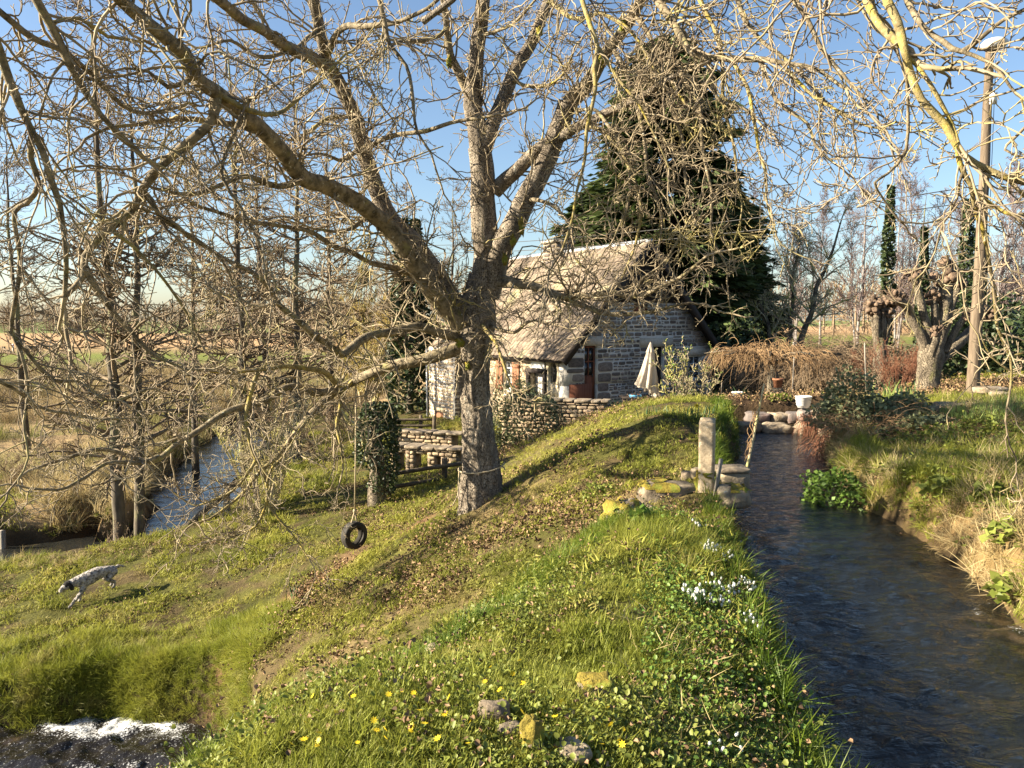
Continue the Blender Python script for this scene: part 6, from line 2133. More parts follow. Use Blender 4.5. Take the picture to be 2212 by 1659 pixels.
p1, p2 = P(1083, 700, 22.9), P(1308, 700, 22.0)
stone_wall('low terrace wall of tan stones before the house, partly under ivy', 'terrace_wall', (p1[0], 22.9), (p2[0], 22.0), .45, -.76, -2.2, g, (.08, .14), (.14, .36))
p1, p2 = P(838, 700, 22.3), P(985, 700, 21.6)
L_ = float(np.hypot(p2[0] - p1[0], .7))
stone_wall('low ruined stone wall with dark square bays below the house', 'ruined_wall', (p1[0], 22.3), (p2[0], 21.6), .5, -2.08, -2.95, g, (.09, .15), (.12, .28), openings=((.22, .50, -2.95, -2.2), (.78, 1.2, -2.95, -2.2), (1.45, 1.62, -2.95, -2.25)))
p1, p2 = P(855, 700, 25.4), P(975, 700, 24.8)
stone_wall('low stone retaining wall against the lower corner of the house', 'retaining_wall', (p1[0], 25.4), (p2[0], 24.8), .5, -2.1, -2.9, g, (.10, .17), (.15, .34))
# ivy on the terrace wall
ib = P(1128, 975, 21.9)
n = 5200
v_ = nrm(g.normal(size=(n, 3)))
v_[:, 1] = -np.abs(v_[:, 1])
lob = 1 + .22 * fbm(v_ * 1.8 + 4, 2)
c_ = v_ * (.72 + .32 * g.random(n) ** .5)[:, None] * lob[:, None] * np.array([1.05, .6, 1.08])
single('ivy_bush', leaf_quads(c_, .075, g, up=.4, droop=.2).mesh('ivy_bush', M['ivy']), (P(1130, 900, 21.8)[0], 21.9, -1.3), 'large grey green ivy bush hanging over the terrace wall', 'ivy')

# parasol, closed
pb = P(1404, 860, 25.2)
par = thing('parasol', (pb[0], 25.2, -1.5), 'closed cream parasol standing beside the garden table', 'parasol')
nu, nv = 64, 22
t_ = np.linspace(0, 1, nv)
a_ = np.linspace(0, 2 * PI, nu, endpoint=False)
T_, A_ = np.meshgrid(t_, a_, indexing='ij')
R_ = .045 + .31 * T_ ** .8 * (1 - .10 * T_)
ple = 1 + .30 * T_ * np.sin(A_ * 8 + 2.0 * T_) + .10 * vnoise(np.stack([np.cos(A_) * 2, np.sin(A_) * 2, T_ * 3], -1)) * T_
hem = .22 * np.cos(A_ - .2) * T_ ** 3 + .05 * np.sin(A_ * 8) * T_ ** 4
V = np.stack([R_ * ple * np.cos(A_) - .10 * T_ ** 1.2, R_ * ple * np.sin(A_) * .8, 2.36 - 1.55 * T_ - hem], -1)
i, j = np.meshgrid(np.arange(nv - 1), np.arange(nu), indexing='ij')
k0 = (i * nu + j).ravel()
k1 = (i * nu + (j + 1) % nu).ravel()
cm_ = mesh_np('canopy', V.reshape(-1, 3), np.stack([k0, k0 + nu, k1 + nu, k1], -1), None, M['canvas'], True)
add('canopy', cm_, par)
t_ = np.linspace(0, 1, 7)
T_, A_ = np.meshgrid(t_, a_, indexing='ij')
R_ = .02 + .115 * T_ * (1 + .16 * np.sin(A_ * 8))
V = np.stack([R_ * np.cos(A_) - .015 * T_, R_ * np.sin(A_) * .85, 2.42 - .34 * T_], -1)
i, j = np.meshgrid(np.arange(6), np.arange(nu), indexing='ij')
k0 = (i * nu + j).ravel()
k1 = (i * nu + (j + 1) % nu).ravel()
add('vent_cap', mesh_np('vent_cap', V.reshape(-1, 3), np.stack([k0, k0 + nu, k1 + nu, k1], -1), None, M['canvas'], True), par)
q = MB()
q.tube([(0, 0, 0), (0, 0, 2.44)], .024, 10)
add('pole', q.mesh('pole', M['metal'], True), par)
q = MB()
q.tube([(0, 0, 0), (0, 0, .08)], .24, 20)
add('base', q.mesh('base', M['concrete'], True), par)
# garden table and what lies on it
tz = P(1390, 857, 25.4)[2]
tx0, tx1 = P(1342, 857, 25.4)[0], P(1442, 857, 25.4)[0]
tab = thing('garden_table', ((tx0 + tx1) / 2, 25.5, -1.55), 'dark long garden table before the house door', 'table')
hw = (tx1 - tx0) / 2
hh = tz + 1.55
for k in range(5):
    add('plank', box_mesh('plank', (-hw, -.40 + .16 * k + .005, hh - .035), (hw, -.40 + .16 * (k + 1) - .005, hh), 'dark_wood'), tab)
for sx in (-1, 1):
    for sy in (-1, 1):
        add('leg', box_mesh('leg', (sx * (hw - .12) - .035, sy * .3 - .035, 0), (sx * (hw - .12) + .035, sy * .3 + .035, hh - .036), 'dark_wood'), tab)
q = MB()
q.box((-.19, -.11, 0), (.19, .11, .012))
for a, b2 in (((-.19, -.11, .012), (-.175, .11, .07)), ((.175, -.11, .012), (.19, .11, .07)), ((-.175, -.11, .012), (.175, -.098, .07)), ((-.175, .098, .012), (.175, .11, .07))):
    q.box(a, b2)
x_ = P(1372, 856, 25.3)[0]
single('tray', q.mesh('tray', M['blue']), (x_, 25.3, tz + .001), 'shallow blue tray on the garden table left of the parasol', 'tray')
for k, (dx, s_, mm, lb) in enumerate([(-.10, .04, 'terracotta', 'small brown pot in the blue tray, left one'), (.0, .045, 'metal', 'small dark pot in the middle of the blue tray'), (.11, .04, 'terracotta', 'small brown pot in the blue tray, right one')]):
    q = MB()
    pr = np.array([(0, .0), (.7, 0), (1, 1.6), (1.1, 1.6), (1.1, 1.9), (.9, 1.9), (.8, 1.5), (0, 1.5)]) * s_
    aa = np.linspace(0, 2 * PI, 16, endpoint=False)
    V = np.stack([pr[:, 0][:, None] * np.cos(aa), pr[:, 0][:, None] * np.sin(aa), np.broadcast_to(pr[:, 1][:, None], (8, 16))], -1)
    i, j = np.meshgrid(np.arange(7), np.arange(16), indexing='ij')
    k0 = (i * 16 + j).ravel()
    k1 = (i * 16 + (j + 1) % 16).ravel()
    single('plant_pot', mesh_np('plant_pot', V.reshape(-1, 3), np.stack([k0, k1, k1 + 16, k0 + 16], -1), None, M[mm], True), (x_ + dx, 25.3, tz + .014), lb, 'pot')


def lathe(name, prof, m, s=24, ribs=0, depth=0.0):
    prof = np.array(prof)
    aa = np.linspace(0, 2 * PI, s, endpoint=False)
    n_ = len(prof)
    rr_ = prof[:, 0][:, None] * (1 + depth * np.cos(aa * ribs))[None]
    V = np.stack([rr_ * np.cos(aa), rr_ * np.sin(aa), np.broadcast_to(prof[:, 1][:, None], (n_, s))], -1)
    i, j = np.meshgrid(np.arange(n_ - 1), np.arange(s), indexing='ij')
    k0 = (i * s + j).ravel()
    k1 = (i * s + (j + 1) % s).ravel()
    return mesh_np(name, V.reshape(-1, 3), np.stack([k0, k1, k1 + s, k0 + s], -1), None, M[m], True)


dish = lathe('dish', [(0, .01), (.08, .01), (.15, .045), (.155, .05), (.145, .05), (.075, .02), (0, .02)], 'white_paint')
for k, (X, lb) in enumerate([(1416, 'white dish on the table right of the parasol pole'), (1430, 'white dish at the right end of the table')]):
    single('dish', dish, (P(X, 856, 25.3)[0], 25.3 + .1 * k, tz + .002), lb, 'dish')
q = MB()
q.tube([(0, 0, 0), (.28, .05, .24)], .02, 8)
single('stick', q.mesh('stick', M['hazel'], True), (P(1412, 856, 25.3)[0], 25.2, tz + .015), 'short pale stick leaning up on the garden table', 'stick')

# sluice: concrete post, mossy blocks, leaning board, twine wrapped stick
pp = P(1525, 1066, 9.5)
gz = hz(pp[0], 9.5)
post = thing('concrete_post', (pp[0], 9.5, gz), 'square weathered concrete post with orange lichen at the stream edge', 'post', (0, 0, -.32))
hgt = P(1525, 908, 9.5)[2] - gz
w_ = wid(33, 9.5) / 2
nz_ = 26
rows = []
for k in range(nz_ + 1):
    z_ = -.4 + (hgt + .4) * k / nz_
    s_ = w_ * (1.06 - .06 * k / nz_)
    ringp = []
    for e in range(20):
        t_ = e / 5.0
        sd, f_ = int(t_), t_ - int(t_)
        cor = [(-1, -1), (1, -1), (1, 1), (-1, 1), (-1, -1)]
        ringp.append((np.array(cor[sd]) * (1 - f_) + np.array(cor[sd + 1]) * f_) * s_)
    ringp = np.array(ringp)
    ringp *= np.where(np.abs(ringp).min(1) > s_ * .99, .96, 1)[:, None]
    rows.append(np.c_[ringp, np.full(20, z_)])
V = np.array(rows)
V[-1, :, 2] += V[-1, :, 1] * .25
V += .006 * np.stack([vnoise(V * 14), vnoise(V * 14 + 9), 0 * V[..., 0]], -1)
V = V.reshape(-1, 3)
i, j = np.meshgrid(np.arange(nz_), np.arange(20), indexing='ij')
k0 = (i * 20 + j).ravel()
k1 = (i * 20 + (j + 1) % 20).ravel()
add('shaft', mesh_np('shaft', V, np.stack([k0, k1, k1 + 20, k0 + 20], -1), None, M['concrete'], False, [list(range(nz_ * 20, nz_ * 20 + 20))]), post)
add('moss', blob('moss', (w_ * 1.12, w_ * 1.12, .055), 8, M['moss'], .35, 3, 3), post, (0, -.006, .20))
add('moss', blob('moss', (.05, .06, .14), 9, M['moss'], .4, 3), post, (-w_, -.03, .10))


def rock(label, X, Y, d, sx, sy, sz, seed, m='rock', boxy=3.5, amp=.14, moss=None, name='rock', rz=0.0, tilt=0.0, dz=0.0, cat='rock'):
    """sizes in metres; X, Y is its middle"""
    c = P(X, Y, d) + np.array([0, 0, dz])
    t = single(name, blob(name, (sx / 2, sy / 2, sz / 2), seed, M[m], amp, 1.7, boxy, 30, 18), c, label, cat, None, (tilt, 0, rz))
    if moss:
        V, Q = blob_arrays(seed, 30, 18, amp, 1.7, boxy)
        V = V * np.array([sx / 2, sy / 2, sz / 2]) * 1.05 + np.array([0, 0, .012])
        fc = V[Q].mean(1)
        nz = vnoise(fc * 7 + seed)
        x0, x1, lo = moss
        ok = (fc[:, 2] > lo * sz / 2 + .12 * sz * nz) & (fc[:, 0] > x0 * sx / 2) & (fc[:, 0] < x1 * sx / 2)
        V = V + .022 * fbm(V * 24, 3)[:, None] * nrm(V)
        ok &= vnoise(fc * 13 + seed * 2) > -.25
        if ok.any():
            add('moss', mesh_np('moss', V, Q[ok], None, M['moss'], True), t)
    return t


rock('long rough granite block with yellow moss left of the concrete post', 1442, 1066, 9.62, .74, .36, .30, 1, moss=(-1.2, .1, .45), amp=.16)
rock('flat topped stone with orange lichen right of the concrete post', 1580, 1072, 9.35, .40, .32, .26, 2, moss=(-.2, 1.2, .6), amp=.16)
rock('dark slab stone behind the leaning board at the stream edge', 1580, 1040, 10.0, .40, .40, .32, 3, boxy=6, amp=.05)
rock('thin flat stone lying on the dark slab by the stream', 1578, 1012, 10.0, .46, .42, .05, 4, boxy=6, amp=.05)
rock('upright pale stone capped in thick yellow moss left of the granite block', 1350, 1128, 8.1, .42, .34, .46, 5, moss=(-1.2, 1.2, .05), boxy=3, rz=.5, amp=.2)
rock('small pale stone between the mossy stone and the granite block', 1398, 1108, 8.5, .18, .16, .18, 6)
rock('small broken stone behind the granite block', 1490, 1030, 10.1, .22, .2, .16, 7)
rock('small stone tucked against the back of the concrete post', 1505, 1022, 10.0, .16, .16, .14, 17)
q = MB()
q.box((-.035, -.012, -.15), (.035, .012, .34))
single('leaning_board', q.mesh('leaning_board', M['grey_wood']), P(1548, 1050, 9.32), 'narrow split grey board leaning beside the concrete post', 'board', None, (.08, .16, .9))
s0, s1 = P(1612, 985, 10.6), P(1650, 828, 10.8)
stk = thing('tall_stick', s0, 'tall thin stick wrapped in dry stems leaning over the stream bank', 'stick')
pa, ra = smooth_path(np.array([[0, 0, -.25], (s1 - s0) * .5 + np.array([.02, 0, 0]), s1 - s0]), [.022, .018, .011], .05, .012, 4)
V, Q = tubes(pa[None], ra[None], 8)
add('rod', mesh_np('rod', V, Q, None, M['hazel'], True), stk)
q = MB()
for k in range(14):
    hh_ = (.05 + .6 * g.random()) * 1.0
    c_ = (s1 - s0) * hh_
    t_ = np.linspace(0, 5 + 4 * g.random(), 16)
    q.tube(np.c_[c_[0] + .03 * np.cos(t_ + k) * (1 + .3 * g.random()), c_[1] + .03 * np.sin(t_ + k), c_[2] + .05 * t_ - .15] + np.outer(np.linspace(-.08, .1, 16), (s1 - s0) * .2), .005, 4)
add('dry_stem', q.mesh('dry_stem', M['weeping'], True), stk)

# stones in the foreground grass
for k, (X, Y, sx, sy, sz, m_, ms_, lb) in enumerate([
    (1287, 1500, .16, .12, .08, 'rock', (-1.2, .4, .55), 'flat stone with rusty moss over a dark hollow in the foreground grass'),
    (1150, 1625, .075, .08, .12, 'rock', (-1.2, 1.2, -.4), 'upright stone coated in yellow moss at the bottom of the bank'),
    (1238, 1640, .14, .11, .06, 'rock', None, 'pale rough stone at the bottom edge right of the mossy one'),
    (1065, 1560, .13, .10, .08, 'rock', None, 'small brown stone half sunk among the celandines'),
    (1100, 1595, .10, .08, .06, 'rock', None, 'smallest brown stone left of the mossy upright one'),
    (935, 1420, .12, .10, .07, 'rock', None, 'brown clod of stone near the shoulder of the bank'),
]):
    p_ = gh(X, Y)
    t = single('bank_stone', blob('bank_stone', (sx / 2, sy / 2, sz / 2), k + 40, M[m_], .22, 1.7, 3, 22, 14), p_ + np.array([0, 0, sz * .42]), lb, 'stone', None, (0, 0, k))
    if ms_:
        V, Q = blob_arrays(k + 40, 22, 14, .22, 1.7, 3)
        V = V * np.array([sx, sy, sz]) / 2 * 1.06 + np.array([0, 0, .006])
        fc = V[Q].mean(1)
        V = V + .008 * fbm(V * 40, 2)[:, None] * nrm(V)
        add('moss', mesh_np('moss', V, Q[fc[:, 2] > ms_[2] * sz / 2], None, M['moss'], True), t)

# stones walling the pool at the end of the stream
pw = thing('pool_wall', P(1690, 940, 17.0), 'rough stone blocks walling the head of the mill stream', 'wall')
pw['kind'] = 'thing'
O_ = np.array(pw.location)
for k, (X0, X1, Y0, Y1, d_, mm, bx, til) in enumerate([
    (1585, 1646, 911, 937, 17.2, 'rock', 4, 0), (1645, 1710, 914, 950, 17.1, 'rock', 4, 0), (1708, 1728, 922, 948, 17.0, 'rock', 3, 0), (1718, 1748, 908, 958, 16.9, 'rock', 3.5, .25),
    (1764, 1792, 912, 972, 16.6, 'rock', 3, -.1), (1750, 1768, 905, 965, 17.1, 'stone', 3, 0), (1724, 1758, 884, 912, 16.9, 'stone', 4, 0), (1754, 1806, 880, 916, 16.7, 'rock', 4, .04),
    (1612, 1662, 890, 914, 17.7, 'stone', 5, 0), (1660, 1700, 891, 914, 17.7, 'rock', 5, 0), (1698, 1728, 890, 914, 17.6, 'stone', 5, 0), (1790, 1815, 916, 960, 16.4, 'stone', 3, .1),
    (1728, 1768, 948, 968, 17.1, 'stone', 4, 0), (1640, 1720, 945, 962, 17.4, 'stone', 4, 0), (1575, 1640, 930, 955, 17.5, 'stone', 4, 0)]):
    c_ = P((X0 + X1) / 2, (Y0 + Y1) / 2, d_)
    add('stone', blob('stone', (wid(X1 - X0, d_) / 2, .22, wid(Y1 - Y0, d_) / 2), k + 60, M[mm], .15, 1.7, bx, 26, 16), pw, c_ - O_, (0, til, g.normal(0, .1)))
n = 260
c_ = P(1757, 900, 16.75)
A = grow(np.c_[g.normal(0, .13, n), g.normal(0, .06, n), g.random(n) * .1] + c_, np.c_[g.normal(0, .4, n), -.3 - .3 * g.random(n), -.5 - .5 * g.random(n)], .4 + .5 * g.random(n), 6, .16, -.25, g)
V, Q = tubes(A, taper(np.full(n, .006), 7, .6), 3)
single('hanging_roots', mesh_np('hanging_roots', V, Q, None, M['red_twig'], True), (0, 0, 0), 'rusty red roots hanging in the gap of the pool wall', 'roots')
n = 340
c0, c1 = P(1815, 905, 14.4), P(1790, 985, 13.8)
t_ = g.random(n)[:, None]
A = grow(c0 * (1 - t_) + c1 * t_ + g.normal(0, .16, (n, 3)), np.c_[-.4 + g.normal(0, .5, n), -.3 + g.normal(0, .4, n), g.normal(0, .5, n)], .25 + .4 * g.random(n), 5, .2, -.35, g)
V, Q = tubes(A, taper(np.full(n, .006), 6, .6), 3)
single('rusty_fern', mesh_np('rusty_fern', V, Q, None, M['red_twig'], True), (0, 0, 0), 'rusty dead fern hanging over the bank right of the pool', 'fern')
# slabs on top of the right bank
rock('broad tan slab on the right bank, left of the longest slab', 1992, 893, 13.6, .36, .4, .30, 80, boxy=3, tilt=.1)
rock('longest tan slab on top of the right bank', 2048, 887, 13.5, .58, .5, .27, 81, boxy=3.5)
rock('thin low slab right of the longest slab on the bank', 2106, 875, 13.4, .42, .4, .12, 82, boxy=3)
rock('grey flat stone near the foot of the wooden pole', 2138, 843, 15.2, .55, .5, .16, 83, boxy=4)
rock('brown broken stone below the wooden pole', 2160, 855, 14.6, .30, .3, .16, 84)
rock('dark sloping slab above the ivy bank', 1960, 880, 14.2, .50, .4, .14, 85, m='stone', boxy=4, tilt=.2)

# pots
pot = lathe('pot', [(0, 0), (.12, 0), (.135, .05), (.150, .055), (.145, .10), (.158, .105), (.155, .16), (.168, .165), (.165, .23), (.178, .235), (.178, .255), (.160, .255), (.150, .2), (0, .2)], 'white_paint', 28)
c_ = P(1735, 882, 16.9)
t = single('plant_pot', pot, c_ + np.array([0, 0, .015]), 'white ribbed plant pot standing on the pool wall', 'pot')
add('soil', lathe('soil', [(0, .215), (.150, .21)], 'litter'), t)
c_ = P(1592, 884, 19.5)
t = single('plant_pot', lathe('pot', [(0, 0), (.10, 0), (.125, .17), (.14, .17), (.14, .20), (.12, .20), (.11, .16), (0, .16)], 'white_paint'), (c_[0], 19.5, hz(c_[0], 19.5)), 'small plain white pot under the weeping tree', 'pot')
c_ = P(1679, 866, 21)
single('plant_pot', lathe('pot', [(0, 0), (.10, 0), (.13, .20), (.15, .20), (.15, .25), (.12, .25), (.11, .2), (0, .2)], 'terracotta'), (c_[0], 21, hz(c_[0], 21) + .35), 'terracotta pot on a low stump under the weeping tree', 'pot')
q = MB()
q.tube([(0, 0, -.1), (0, 0, .345)], [.17, .15], 14)
single('low_stump', q.mesh('low_stump', M['pollard']), (c_[0], 21, hz(c_[0], 21)), 'low sawn stump carrying the terracotta pot', 'stump')
pa, ra = smooth_path([(0, 0, -.2), (.02, 0, .5), (0, .02, 1.0)], [.24, .19, .16], .05, .02, 2)
V, Q = bark_tube(pa, ra, 22, .03)
c_ = P(1667, 880, 23.5)
single('grey_stump', mesh_np('grey_stump', V, Q, None, M['pollard'], True, [list(range(len(pa) * 22 - 22, len(pa) * 22))]), (c_[0], 23.5, hz(c_[0], 23.5)), 'tall grey dead stump beneath the right half of the weeping tree', 'stump')
for k, (X, d_, h_, lb) in enumerate([(1800, 17.6, .95, 'thin upright stake right of the white ribbed pot'), (1716, 20.5, 1.1, 'stake under the right edge of the weeping tree'), (1561, 26, 1.0, 'pale stake on the lit grass beside the house corner'), (1878, 17.5, 1.25, 'thin leaning cane left of the iris leaves')]):
    q = MB()
    q.tube([(0, 0, -.1), (.01, 0, h_)], .014, 7)
    x_ = P(X, 690, d_)[0]
    single('stake', q.mesh('stake', M['grey_wood']), (x_, d_, hz(x_, d_)), lb, 'stake', None, (0, -.08 if k == 3 else .01, 0))

# wooden pole with lamp
bp_ = P(2101, 850, 18)
top_z = P(2140, 112, 18)[2]
pz = hz(bp_[0], 18)
pole = thing('utility_pole', (bp_[0], 18, pz), 'tall wooden pole carrying a pale grey lamp at the right', 'pole')
H_ = top_z - pz
pa, ra = smooth_path([(0, 0, -.3), (.02, 0, H_ * .5), (0, 0, H_)], [.145, .115, .085], .12, .008, 3)
V, Q = tubes(pa[None], ra[None], 18)
add('shaft', mesh_np('shaft', V, Q, None, M['pole_wood'], True, [list(range(len(pa) * 18 - 18, len(pa) * 18))]), pole)
add('lamp', lathe('lamp', [(0, -.13), (.10, -.13), (.20, -.085), (.27, -.01), (.275, .03), (.22, .09), (.12, .125), (0, .135)], 'lamp_grey', 30), pole, (.03, -.12, H_ + .12))
q = MB()
q.tube([(0, 0, H_ - .3), (.01, -.06, H_ - .12), (.03, -.12, H_ + .02)], .035, 9)
add('bracket', q.mesh('bracket', M['metal'], True), pole)
add('control_box', box_mesh('control_box', (-.01, -.16, H_ - 1.18), (.13, -.085, H_ - .93), 'white_paint'), pole)
q = MB()
q.tube([(.12, -.05, H_ - .2), (.14, -.08, H_ * .5), (.16, -.1, .6)], .007, 5)
add('cable', q.mesh('cable', M['metal'], True), pole)
pA = np.array([bp_[0], 18, pz + H_ * .62])
q = MB()
for k in range(2):
    z_ = -.35 * k
    pB = np.array([-2 + bp_[0] - 26, 52, 7.4 + z_])
    t_ = np.linspace(0, 1, 24)[:, None]
    wire = (pA + np.array([0, 0, z_])) * (1 - t_) + pB * t_ - np.array([0, 0, 1.1]) * (4 * t_ * (1 - t_))
    q.tube(wire, .012, 5)
single('overhead_wires', q.mesh('overhead_wires', M['metal'], True), (0, 0, 0), 'two thin slack wires running back from the wooden pole', 'wires')


# plants that can be told apart
def sword_clump(name, X, Y, d, n, h, w, m, label, cat, lean=.35, spread=.10, z=None):
    x = P(X, 690, d)[0]
    zz = hz(x, d) if z is None else z
    t = thing(name, (x, d, zz), label, cat)
    for k in range(n):
        a = g.random() * 2 * PI
        hh_ = h * (.55 + .6 * g.random())
        ww = w * (.7 + .5 * g.random())
        l = lean * (.2 + g.random())
        b0 = np.r_[g.normal(0, spread, 2), -.02]
        dd = np.r_[np.cos(a), np.sin(a), 0]
        s_ = nrm(np.r_[g.normal(0, 1, 2), 0])
        V, Q = [], []
        for i_ in range(5):
            t_ = i_ / 4
            c = b0 + dd * l * hh_ * t_ ** 2 + np.r_[0, 0, hh_ * (t_ - .25 * l * t_ * t_)]
            wv = ww / 2 * (1 - .9 * t_ ** 2.5)
            V += [c - s_ * wv, c + s_ * wv]
        Q = [[2 * i_, 2 * i_ + 1, 2 * i_ + 3, 2 * i_ + 2] for i_ in range(4)]
        add('leaf', mesh_np('leaf', V, Q, None, M[m], True), t)
    return t


sword_clump('iris_clump', 1922, 850, 15.4, 16, .55, .05, 'iris_leaf', 'clump of pale sword shaped iris leaves, left of the bigger pollard', 'plant', .4, .12)
sword_clump('iris_clump', 1978, 850, 15.4, 11, .50, .05, 'iris_leaf', 'smaller clump of iris leaves at the foot of the big pollard', 'plant', .6, .10)
sword_clump('iris_clump', 1948, 850, 16.2, 12, .50, .045, 'daffodil_leaf', 'darker iris clump behind the pale iris leaves', 'plant', .4, .12)
sword_clump('iris_clump', 1845, 880, 15.2, 14, .42, .045, 'green_leaf', 'green sword leaved clump on the pool bank right of the white pot', 'plant', .7, .10)
sword_clump('yucca_plant', 1605, 860, 23.5, 34, .75, .05, 'daffodil_leaf', 'dark spiky plant in the shade under the weeping tree', 'plant', .9, .06)
for k, (X, d, n, lb) in enumerate([
    (1335, 20.5, 16, 'dark daffodil clump at the end of the terrace wall'), (1405, 15.6, 14, 'daffodil leaves on the crest, leftmost of the row before the table'), (1428, 15.3, 18, 'daffodil leaves on the crest below the table end'), (1450, 15.1, 18, 'daffodil leaves on the crest below the thin shrub'),
    (1472, 14.9, 18, 'daffodil leaves on the crest, left neighbour of the clump in flower'), (1517, 14.3, 16, 'daffodil leaves directly behind the concrete post top'), (1545, 15.5, 14, 'daffodil leaves right of the concrete post above the stream'), (621, 12.6, 18, 'lonely dark daffodil tuft on the lower lawn between dog and walnut')]):
    sword_clump('daffodil_clump', X, 0, d, n, .30, .018, 'daffodil_leaf', lb, 'plant', .35, .09)
dc = sword_clump('daffodil_clump', 1503, 0, 13.4, 14, .26, .018, 'daffodil_leaf', 'daffodil clump with a single yellow flower by the concrete post', 'plant', .35, .07)


def flower_mesh(np_, r, m, cup=.3, centre=None):
    V, T = [(0, 0, 0)], []
    for k in range(np_):
        a = 2 * PI * k / np_
        w = PI / np_ * .8
        V += [(math.cos(a - w) * r * .6, math.sin(a - w) * r * .6, r * cup * .6), (math.cos(a) * r, math.sin(a) * r, r * cup), (math.cos(a + w) * r * .6, math.sin(a + w) * r * .6, r * cup * .6)]
        q_ = 1 + 3 * k
        T += [[0, q_, q_ + 1], [0, q_ + 1, q_ + 2]]
    return mesh_np('flower', V, None, T, m)


fl = add('flower', flower_mesh(6, .055, M['petal_yellow']), dc, (.02, -.05, .23), (1.15, 0, .3))
q = MB()
q.tube([(0, 0, 0), (0, 0, .04)], [.014, .026], 10, False)
add('trumpet', q.mesh('trumpet', M['petal_yellow'], True), fl)
q = MB()
q.tube([(0.02, -.03, 0), (.02, -.04, .23)], .004, 5)
add('stem', q.mesh('stem', M['daffodil_leaf']), dc)

# snowdrops: every bell a part
bell = MB()
aa = np.linspace(0, 2 * PI, 9, endpoint=False)
prb = np.array([(.0015, 0), (.006, -.004), (.0085, -.013), (.0075, -.021), (.003, -.027)])
V = np.stack([prb[:, 0][:, None] * np.cos(aa), prb[:, 0][:, None] * np.sin(aa), np.broadcast_to(prb[:, 1][:, None], (5, 9))], -1)
i, j = np.meshgrid(np.arange(4), np.arange(9), indexing='ij')
k0 = (i * 9 + j).ravel()
k1 = (i * 9 + (j + 1) % 9).ravel()
bell = mesh_np('bell', V.reshape(-1, 3), np.stack([k0, k0 + 9, k1 + 9, k1], -1), None, M['petal_white'], True)
for k, (X, Y, wpx, n, lb) in enumerate([
    (1546, 1214, 66, 36, 'largest snowdrop clump on the bank, nearest the tall grass tuft'), (1615, 1226, 42, 15, 'snowdrops in the shade of the stream bank, right of the largest clump'),
    (1510, 1315, 50, 26, 'snowdrop clump farthest left on the bank'), (1566, 1300, 62, 28, 'snowdrop clump in the middle of the bank'), (1608, 1284, 52, 22, 'snowdrop clump between the largest clump and the stream'),
    (1557, 1332, 30, 9, 'few snowdrops just below the middle clump'), (1644, 1390, 56, 18, 'snowdrop clump lowest on the shaded bank, nearest the water'), (1506, 1156, 28, 10, 'small snowdrop clump above the largest one'), (1555, 1655, 60, 6, 'sparse snowdrops at the bottom edge of the bank')]):
    p_ = gh(X, Y)
    t = thing('snowdrop_clump', p_, lb, 'snowdrops', group='snowdrops on the stream bank')
    R_ = wid(wpx, p_[1]) / 2
    sb, lb_ = MB(), MB()
    for f_ in range(n):
        a_ = g.random() * 2 * PI
        r_ = R_ * math.sqrt(g.random())
        bx, by = r_ * math.cos(a_), r_ * math.sin(a_) * .8
        bz = hz(p_[0] + bx, p_[1] + by) - p_[2]
        h_ = .10 + .07 * g.random()
        ld = np.r_[g.normal(0, .025, 2), 0]
        top_ = np.r_[bx, by, bz + h_] + ld
        hook = top_ + np.r_[g.normal(0, .012, 2), -.012]
        sb.tube([(bx, by, bz), top_ * .6 + np.r_[bx, by, bz] * .4, top_, hook], .0016, 4, False)
        add('flower', bell, t, hook, (g.normal(0, .25), g.normal(0, .25), 0), .85 + .3 * g.random())
        for _ in range(2):
            e = np.r_[bx, by, bz] + np.r_[g.normal(0, .04, 2), h_ * (.7 + .4 * g.random())]
            mid = (np.r_[bx, by, bz] + e) / 2 + np.r_[0, 0, .02]
            s_ = nrm(np.r_[g.normal(0, 1, 2), 0]) * .0035
            b0_ = np.r_[bx, by, bz]
            lb_.put([b0_ - s_, b0_ + s_, mid + s_, mid - s_, e], [[0, 1, 2, 3]], [[3, 2, 4]])
    add('stems', sb.mesh('stems', M['snow_leaf']), t)
    add('leaves', lb_.mesh('leaves', M['snow_leaf']), t)

# celandine flowers
cf = flower_mesh(8, .0135, M['petal_yellow'], .18)
for k in range(48):
    X, Y = 590 + 760 * g.random(), 1390 + 268 * g.random()
    if Y < 1659 - (X - 400) * .42 or X > 1250 and Y < 1480:
        Y = 1600 + 55 * g.random()
    p_ = gh(X, Y)
    if p_[1] > 7 or p_[2] < -.9:
        continue
    single('celandine_flower', cf, p_ + np.array([0, 0, .055 + .03 * g.random()]), 'tiny star shaped yellow celandine flower in the near grass', 'flower', 'yellow celandines in the near grass', (g.normal(0, .5), g.normal(0, .5), g.random() * 6), .8 + .5 * g.random())


# leafy plants
def leafy_plant(X, Y, R, H, n, size, m, label, d=None):
    p_ = gh(X, Y) if d is None else np.array([P(X, 690, d)[0], d, max(hz(P(X, 690, d)[0], d), LEAT_Z)])
    return single('leafy_plant', leafy_bush(R, H, g, max(n, 90), size, m), p_ - np.array([0, 0, .03]), label, 'plant')


